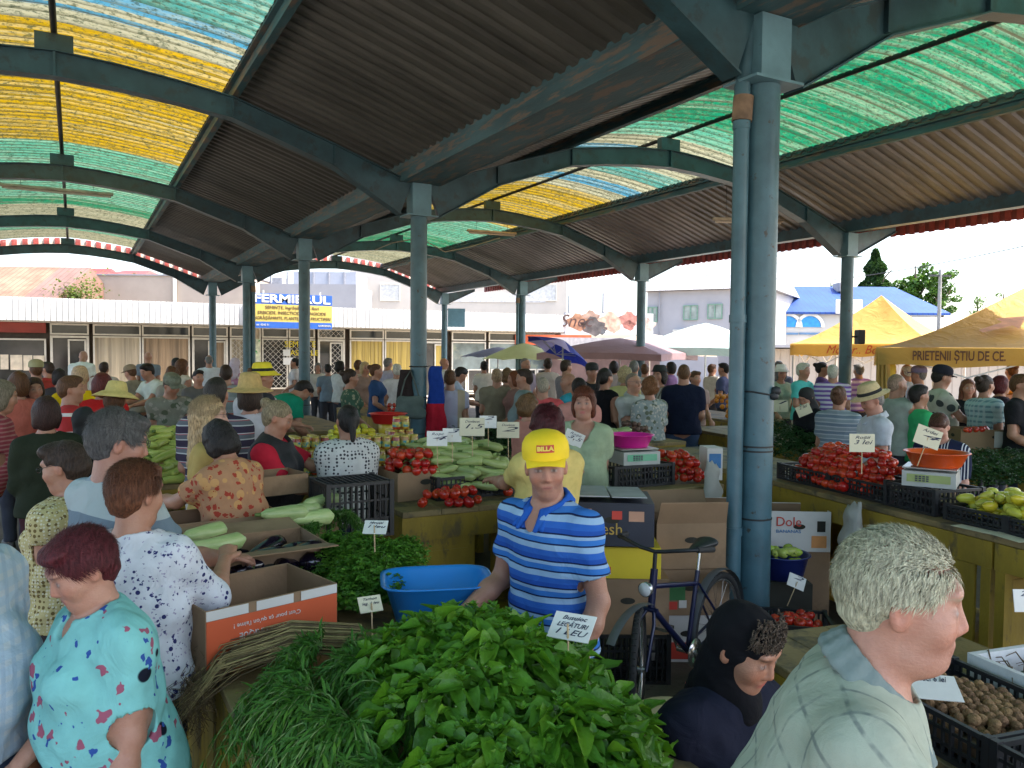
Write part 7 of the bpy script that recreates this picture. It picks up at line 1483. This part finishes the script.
pile(TOM, 'tomato', (9.5, 9.95, .925), .3, .2, .2, .045, 'red tomato in the sunlit heap before the white sun hat', 'tomato', 'tomatoes before the tents', nmax=6)
pile(ORA, 'orange', (14.2, 7.9, .905), .45, .6, .55, .055, 'orange in the big heap under the yellow tent', 'orange', 'oranges under the big tent', nmax=70)
# ---------------------------------------------------------------- left stalls
pile(MAR2, 'marrow', (.62, 7.35, .925), .42, .36, .26, .036, 'long yellow green marrow in the left hand pile, nearer layer', 'marrow', 'marrows on the left counter', rz=.9, mode='long', elong=.26, nmax=44)
pile(MAR2, 'marrow', (.62, 8.2, 1.0), .42, .40, .30, .036, 'long yellow green marrow in the left hand pile, farther layer', 'marrow', 'marrows at the back of the left counter', rz=.6, mode='long', elong=.26, nmax=36)
pile(GAR, 'garlic_bulb', (.45, 9.9, .925), .45, .45, .28, .028, 'cream garlic bulb in the pale heap behind the man with glasses', 'garlic', 'garlic bulbs on the left counter', nmax=150)
for i, (px, py, z) in enumerate(((178, 418, 1.05), (188, 412, 1.1), (196, 420, 1.05), (140, 403, 1.0), (152, 400, 1.0), (130, 402, 1.0), (200, 408, 1.1))):
    p = at(px, py, z); lay(HERB, 'herb_bunch', p[0], p[1], z-.12, i, 'dark green herb bunch between the garlic and the camouflage vendor', 'herb bunch', 'herb bunches around the garlic', .95)
pile(PEPY, 'yellow_pepper', (1.1, 10.9, .925), .3, .3, .3, .034, 'yellow pepper in the heap behind the left herbs', 'pepper', 'yellow peppers behind the left herbs', mode='mix', nmax=30)
pile(GAR, 'mushroom', (-.2, 14.6, .925), .4, .4, .2, .04, 'pale mushroom on the far stall before the cream curtains', 'mushroom', 'mushrooms on the far stall', nmax=30); pile(PEPG, 'green_pepper', (-3.1, 9.2, .925), .4, .5, .25, .036, 'pale green pepper on the counter at the far left', 'pepper', 'green peppers at the far left', mode='mix', nmax=40)
for i in range(5): lay(HERB, 'cabbage_bunch', -3.2+.25*(i % 3), 9.9+.2*i, 1.0, i, 'green leafy bunch on the counter at the far left', 'herb bunch', 'leafy bunches at the far left', .9)
# ---------------------------------------------------------------- under and before the pink basin stall
def gl_(px, D): p = OC+ray(px, 350)*D; return p[0], p[1]
gs = 'boxes stacked behind the bicycle'
X, Y = gl_(627, 4.95); crate(X, Y, .0, .5, .36, .30, -YAW, 'black crate at the bottom of the left box stack'); carton(X, Y, .302, .50, .36, .33, -YAW, 'plain brown box in the left stack behind the bicycle lamp', card, closed=True, group=gs)
yf = M('yellow print', (.62, .46, .02), .6, .08, 3); carton(X-.02, Y, .642, .44, .34, .18, -YAW-.04, 'yellow box with red mark under the black box', yf, closed=True, holes=False, prints=(('field', redp, -.15, -.08, .03, .07),), group=gs)
navyf = M('navy black box print', (.02, .022, .035), .5, .2, 3, bst=.1); carton(X-.02, Y+.12, .830, .50, .62, .25, -YAW-.1, 'black fruit box with gold script tilted on the yellow box', navyf, closed=True, holes=True, tilt=-.05, group=gs, prints=(('Fresh', M('gold print', (.5, .32, .06), .5), -.04, .10, .10, .2), ('field', M('peach print', (.5, .26, .16), .6), .10, .19, .15, .21), ('field', redp, -.0, .06, .16, .21), ('field', M('peach print', (.5, .26, .16), .6), -.20, -.12, .17, .22)))
b = MB()
for i in range(2): P_ = Matrix.Translation((X-.02, Y+.12, 1.1+.004*i)) @ Matrix.Rotation(-YAW-.1+.15*i, 4, 'Z') @ Matrix.Rotation(-.05, 4, 'X'); 
Mx = Matrix.Translation((X-.04, Y+.14, 1.118)) @ Matrix.Rotation(-YAW-.05, 4, 'Z') @ Matrix.Rotation(-.05, 4, 'X'); b.T = Mx; b.box((-.21, -.28, 0), (.0, .25, .008)); b.box((.012, -.30, .0), (.22, .22, .006)); tag(b.build('flattened_carton', M('grey cardboard sheet', (.33, .35, .35), .7, .2, 4), None), 'flattened grey carton sheets lying on the black fruit box', 'cardboard sheet')
X, Y = gl_(686, 5.3)
carton(X, Y, .0, .5, .36, .30, -YAW, 'white and red printed box at the bottom of the right stack', whf, closed=True, prints=(('field', redp, -.2, .2, .02, .13),), group=gs); carton(X, Y, .309, .52, .38, .29, -YAW+.05, 'brown box with green and red sticker in the right stack', card, closed=True, prints=(('field', M('green sticker', (.05, .18, .06), .5), -.16, -.03, .1, .22), ('field', redp, -.16, -.08, .04, .09), ('field', whf, -.07, -.02, .05, .1)), group=gs)
carton(X, Y, .61, .46, .36, .30, -YAW+.1, 'open brown box with tomatoes on top of the right stack', card, group=gs, flaps=1.2); pile(TOM, 'tomato', (X-.05, Y, .80), .17, .13, .12, .037, 'red tomato in the open box behind the bicycle handlebar', 'tomato', 'tomatoes behind the bicycle', nmax=8)
X, Y = gl_(722, 5.85); carton(X, Y, .0, .48, .34, .60, -YAW, 'tall plain box behind the bicycle saddle', card, closed=True, group=gs); carton(X, Y, .61, .52, .38, .30, -YAW-.1, 'white banana box left of the near blue column', whf, prints=(('field', yf, -.06, -.02, .12, .25), ('field', yf, .16, .2, .02, .2)), group=gs)
X, Y = gl_(796, 6.1); carton(X, Y, .0, .46, .34, .52, -YAW, 'plain box under the white lettered box', card, closed=True, group=gs); carton(X, Y, .529, .46, .36, .30, -YAW-.05, 'white fruit box with red lettering right of the near column', whf, prints=(('Dole', redp, -.08, .22, .1, .18), ('BANANAS', M('blue print', (.05, .2, .45), .6), -.08, .15, .035, .18), ('field', M('orange print', (.7, .3, .1), .6), .09, .2, .03, .12), ('field', dark, .13, .19, .15, .23)), group=gs)
X, Y = gl_(797, 5.0); crate(X, Y, .0, .46, .34, .34, -YAW-.2, 'black crate of tomatoes on the floor right of the column'); pile(TOM, 'tomato', (X, Y, .25), .2, .14, .14, .036, 'red tomato in the floor crate right of the near column', 'tomato', 'tomatoes in the floor crate', nmax=16)
price_card(795, 588, .46, .12, 'white folded price card in the floor crate of tomatoes', (('2', .4),), .4, roll=.4)
X, Y = gl_(786, 5.55); b = MB(); b.box((-.17, -.14, 0), (.17, .14, .44), bev=.01); tag(b.build('wooden_stand', dark, None, (X, Y, 0), (0, 0, -YAW)), 'dark stand under the navy tub of peppers', 'stand'); basin(X, Y, .442, .19, .17, plastic_m('navy plastic', (.015, .025, .14)), 'navy blue plastic tub of pale peppers right of the column'); pile(PEPG, 'green_pepper', (X, Y, .54), .14, .12, .1, .034, 'pale green pepper in the navy blue tub', 'pepper', 'peppers in the navy tub', mode='mix', nmax=12)
# bicycle -----------------------------------------------------------------
A, B_ = np.array([2.60, 3.36]), np.array([3.52, 3.72]); dv = B_-A; rzb = math.atan2(dv[1], dv[0]); WB = 1.02
bk_ = thing('bicycle', 'dark blue bicycle with round headlamp leaning before the stacked boxes', 'bicycle', (A[0], A[1], 0), rzb); bk_.scale = (.92, .92, .92); navyp = M('navy bicycle paint', (.006, .010, .045), .3, .1); chrome = M('chrome', (.5, .5, .5), .22, .05, metal=.9); rub = M('tyre rubber', (.02, .02, .02), .8, .2, 30)
def wheel(x, rz=0):
    b = MB(); R_ = .325; n = 40; ring = [(R_*math.cos(a), 0, R_*math.sin(a)) for a in np.linspace(0, 2*PI, n+1)]; b.tube(ring, .022, 8, cap=False)
    for k in range(60): a = 2*PI*k/60; b.bar((.343*math.cos(a), -.014, .343*math.sin(a)), (.343*math.cos(a), .014, .343*math.sin(a)), .012, .008)
    w_ = link('wheel', None, bk_, (x, 0, .352), (0, 0, rz)); b.build('tyre', rub, w_); b = MB(); b.tube([(p[0]*.925, 0, p[2]*.925) for p in ring], .010, 6, cap=False); b.build('rim', chrome, w_)
    b = MB()
    for k in range(24): a = 2*PI*k/24; b.tube([(.02*math.cos(a+.7), .02*(-1)**k, .02*math.sin(a+.7)), (.298*math.cos(a), 0, .298*math.sin(a))], .0012, 4)
    b.tube([(0, -.04, 0), (0, .04, 0)], .018, 10); b.build('spokes', chrome, w_); return w_
wheel(0, .45); wheel(WB)
b = MB(); hd, hb, bb, st_, ra = (.17, 0, .90), (.14, 0, .68), (.60, 0, .29), (.72, 0, .78), (WB, 0, .352)
b.tube([hd, hb], .022, 10); b.tube([(.155, 0, .80), (.69, 0, .70)], .016, 8); b.tube([hb, bb], .019, 8); b.tube([bb, st_], .016, 8)
for s in (-1, 1): b.tube([(bb[0], s*.03, bb[2]), (ra[0], s*.055, ra[2])], .010, 6); b.tube([(.70, s*.02, .70), (ra[0], s*.055, ra[2])], .008, 6)
b.build('frame', navyp, bk_); b = MB()
for s in (-1, 1): b.tube([(.135, s*.02, .67), (.09, s*.05, .60), (0, s*.055, .352)], .011, 6)
b.tube([(.135, -.045, .665), (.135, .045, .665)], .016, 6); b.build('fork', navyp, bk_)
b = MB(); b.tube([(.17, 0, .90), (.18, 0, 1.0)], .013, 8); b.tube([(.30, -.29, 1.04), (.20, -.26, 1.05), (.15, -.08, 1.02), (.18, 0, 1.0), (.15, .08, 1.02), (.20, .26, 1.05), (.30, .29, 1.04)], .012, 8); b.build('handlebar', blackp, bk_)
for s in (-1, 1): b = MB(); b.tube([(.20, s*.26, 1.05), (.33, s*.295, 1.035)], .018, 8); b.build('grip', rub, bk_)
b = MB(); b.lathe([(0, 0), (.045, .004), (.042, .03), (.02, .06), (0, .065)], 18); o = b.build('headlamp', [chrome], bk_, (.06, 0, .80), (0, PI/2, 0)); b = MB(); b.lathe([(.0, -.012), (.03, -.006), (.04, .002)], 18); b.build('lens', M('lamp lens', (.6, .6, .58), .1), o, (0, 0, 0))
for x0_, a0, a1, nm in ((0, 1.1, 2.5, 'front_mudguard'), (WB, .2, 3.3, 'rear_mudguard')):
    b = MB(); P_ = np.linspace(a0, a1, 16); V = []
    for a in P_: V += [(x0_+.37*math.cos(a), -.028, .352+.37*math.sin(a)), (x0_+.378*math.cos(a), 0, .352+.378*math.sin(a)), (x0_+.37*math.cos(a), .028, .352+.37*math.sin(a))]
    b.add(V, [(3*i+j, 3*i+j+1, 3*i+j+4, 3*i+j+3) for i in range(15) for j in (0, 1)], 0, True); b.build('mudguard', M('dull mudguard', (.10, .105, .11), .45, .2), bk_)
v = Vol((-.2, -.15, -.08), (.2, .15, .08), .008); v.cone((-.13, 0, 0), (.08, 0, .01), .022, .075, .03, (0, 0, 1), .45); V, F = v.mesh(); link('saddle', rawmesh('saddle', V, F, blackp), bk_, (.76, 0, .93)); b = MB(); b.tube([st_, (.75, 0, .92)], .013, 8); b.build('seat_post', chrome, bk_)
b = MB(); b.tube([(bb[0], -.07, bb[2]), (bb[0], .07, bb[2])], .02, 10); b.lathe([(0, 0), (.09, 0), (.09, .004), (0, .004)], 24); b.v = b.v; b.tube([(.6, -.07, .29), (.68, -.08, .15)], .009, 6); b.tube([(.6, .07, .29), (.52, .08, .43)], .009, 6); b.box((.63, -.16, .135), (.73, -.08, .155)); b.box((.47, .08, .42), (.57, .16, .44)); 
b.v = [(x, y, z) if not (abs(z) < .005 and abs(x) <= .091) else (bb[0]+x, -.055+z, bb[2]+y) for x, y, z in b.v]; b.build('crank_set', chrome, bk_)
# stool, cup, seat of the seated woman
p = at(672, 712, .46); b = MB(); t = thing('stool', 'round cream topped stool beside the basil heap', 'stool', (p[0], p[1], 0)); b.lathe([(0, .43), (.165, .43), (.17, .44), (.168, .455), (.15, .463), (0, .465)], 32); b.build('seat', M('cream stool top', (.52, .44, .26), .5, .1, 6), t)
for k in range(4): a = PI/4+k*PI/2; b = MB(); b.tube([(.12*math.cos(a), .12*math.sin(a), .43), (.17*math.cos(a), .17*math.sin(a), 0)], .012, 6); b.build('leg', blackp, t)
b = MB(); b.tube([(.15*math.cos(a), .15*math.sin(a), .18) for a in np.linspace(0, 2*PI, 17)], .007, 5); b.build('ring', blackp, t)
p = at(693, 690, .3); b = MB(); b.box((-.14, -.12, 0), (.14, .12, .24), bev=.01); tag(b.build('small_box', dark, None, (p[0], p[1], 0), (0, 0, .2)), 'dark low box under the red cup', 'box'); b = MB(); b.lathe([(0, 0), (.032, 0), (.04, .09), (.036, .09), (.03, .008), (0, .008)], 20); tag(b.build('cup', redp2, None, (p[0], p[1], .242)), 'small red plastic cup standing beside the stool', 'cup')
W2 = [o for o in bpy.data.objects if o.get('label', '').startswith('seated woman in black')][0]; b = MB(); t = thing('low_stool', 'dark low stool under the seated woman in black', 'stool', (W2.location.x, W2.location.y, 0)); b.lathe([(0, .36), (.16, .36), (.165, .375), (.15, .39), (0, .392)], 24); b.build('seat', blackp, t)
for k in range(4): a = PI/4+k*PI/2; b = MB(); b.tube([(.12*math.cos(a), .12*math.sin(a), .36), (.15*math.cos(a), .15*math.sin(a), 0)], .014, 6); b.build('leg', blackp, t)
# walnut corner
def RW(x, y): c, s = math.cos(R3A), math.sin(R3A); return 2.5+x*c-y*s, 1.3+x*s+y*c
p = RW(.26, .48); crate(p[0], p[1], .622, .46, .56, .15, R3A, 'black crate of walnuts at bottom right'); pile(WAL, 'walnut', (p[0], p[1], .70), .21, .26, .06, .020, 'brown walnut in the black crate at bottom right', 'walnut', 'walnuts in the black crate', rz=R3A, mode='ball', nmax=230, base_k=.95)
b = MB(); b.box((-.2, -.25, 0), (.2, .25, .05)); tag(b.build('sacking', M('brown sacking', (.14, .09, .05), .9, .3, 20), None, (p[0], p[1], .645), (0, 0, R3A)), 'brown sacking lining the walnut crate', 'sack')
p = RW(.26, -.08); crate(p[0], p[1], .622, .46, .5, .15, R3A, 'black crate in front of the walnuts at the bottom edge'); pile(WAL, 'walnut', (p[0], p[1], .69), .2, .22, .05, .020, 'brown walnut in the nearest crate at the bottom edge', 'walnut', 'walnuts in the nearest crate', rz=R3A, nmax=60)
p = RW(.80, .45); t = thing('foam_box', 'white foam box of dark roots and greens behind the walnuts', 'box', (p[0], p[1], .622), R3A); b = MB(); b.box((-.25, -.3, 0), (.25, .3, .02)); b.box((-.25, -.3, .021), (-.225, .3, .17)); b.box((.225, -.3, .021), (.25, .3, .17)); b.box((-.224, -.3, .021), (.224, -.275, .17)); b.box((-.224, .275, .021), (.224, .3, .17)); b.build('box', M('white foam', (.68, .68, .66), .8, .05, 40), t)
for k in range(4): lay(HERB, 'root_herb_bunch', p[0]-.1+.13*(k % 2), p[1]-.12+.2*(k//2), .68, k, 'dark leafy root bunch in the white foam box', 'herb bunch', 'root bunches in the foam box', .62)
b = MB()
for k in range(90): a = rr_.uniform(0, 6.3); x, y = rr_.uniform(-.2, .2), rr_.uniform(-.24, .24); b.tube([(x, y, .10), (x+.05*math.cos(a), y+.05*math.sin(a), .15+rr_.uniform(0, .04)), (x+.11*math.cos(a), y+.11*math.sin(a), .13)], [.004, .003, .001], 4)
tag(b.build('dried_roots', M('brown rootlets', (.15, .10, .05), .9, .3, 20), None, (p[0], p[1], .622), (0, 0, R3A)), 'tangle of brown roots lying over the foam box', 'roots')
price_card(938, 700, .80, .17, 'white price card lying at the near edge of the walnuts', (('Nuci 6 lei', .3),), 1.2, rz=-YAW-.2, stick=False)
price_card(1030, 612, 1.0, .12, 'white price card at the right picture edge above the foam box', (('2 lei', .34),), .2)
# ---------------------------------------------------------------- things carried
bagb = M('tan leather', (.22, .075, .03), .5, .2, 6); S4 = P4['S']; B4 = P4['B']
b = MB(); pts = [B4((-.02, .05, 1.485)), B4((.09, .09, 1.40)), B4((.150, .02, 1.28)), B4((.19, -.10, 1.12)), B4((.12, -.24, .98)), B4((-.02, -.25, 1.02)), B4((-.16, -.10, 1.2)), B4((-.14, .0, 1.40)), B4((-.02, .05, 1.485))]
pts = [Vector(p_*S4) for p_ in pts]; sp = []
for i in range(len(pts)-1):
    for u in np.linspace(0, 1, 6)[:-1]: sp.append(pts[i].lerp(pts[i+1], u))
sp.append(pts[-1]); t = thing('shoulder_bag', 'tan leather shoulder bag worn by the woman in the aqua dress', 'bag', tuple(P4['root'].location), P4['root'].rotation_euler[2])
for i in range(len(sp)-1): b.bar(sp[i], sp[i+1], .006, .026, up=(0, 0, 1)) if False else None
b.tube(sp, .009, 6); b.build('strap', bagb, t); v = Vol((-.2, -.12, -.2), (.2, .12, .12), .009); v.cone((-.07, 0, -.06), (.07, 0, -.06), .07, .07, .03, (0, 1, 0), .6); v.cone((-.07, 0, .03), (.07, 0, .03), .05, .05, .03, (0, 1, 0), .5); v.wrinkle(.004, 1, 1); V, F = v.mesh(); q = B4((.14, -.30, .93))*S4; link('bag_body', rawmesh('bag_body', V, F, bagb), t, q, (0, 0, .9))
P9 = [o for o in bpy.data.objects if o.get('label', '').startswith('woman with short brown hair in grey flowered')][0]; t = thing('handbag', 'dark handbag hanging behind the woman in the grey flowered dress', 'bag', (P9.location.x+.26, P9.location.y-.10, .82)); v = Vol((-.2, -.12, -.2), (.2, .12, .2), .012); v.cone((-.08, 0, -.05), (.08, 0, -.05), .09, .09, .03, (0, 1, 0), .5); V, F = v.mesh(); link('bag_body', rawmesh('bag_body', V, F, pl(.015, .02, .04)), t); b = MB(); b.tube([(-.1, 0, .02), (-.12, .05, .35), (-.14, .12, .52)], .008, 5); b.build('strap', blackp, t)

def rank(prefix, what, ref, cut):
    """name every bunch of a heap by its row counted from the seller and its place in the row"""
    L = sorted([o for o in bpy.data.objects if o.get('group') == prefix], key=lambda o: -o.location.y); rows = []; num = ['first', 'second', 'third', 'fourth', 'fifth', 'sixth', 'seventh']
    for o in L:
        if rows and rows[-1][0].location.y-o.location.y < cut: rows[-1].append(o)
        else: rows.append([o])
    for i, r_ in enumerate(rows):
        r_.sort(key=lambda o: o.location.x)
        for j, o in enumerate(r_): o['label'] = '%s, %s from the left in the %s row from %s' % (what, num[min(j, 6)], num[min(i, 6)], ref)
rank('basil bunches in the front heap', 'broad leaved basil bunch', 'the vendor', .13)
rank('tarragon bunches beside the basil', 'drooping tarragon bunch', 'the orange box', .13)
rank('parsley bunches behind the orange box', 'curly parsley bunch', 'the black crate', .13)
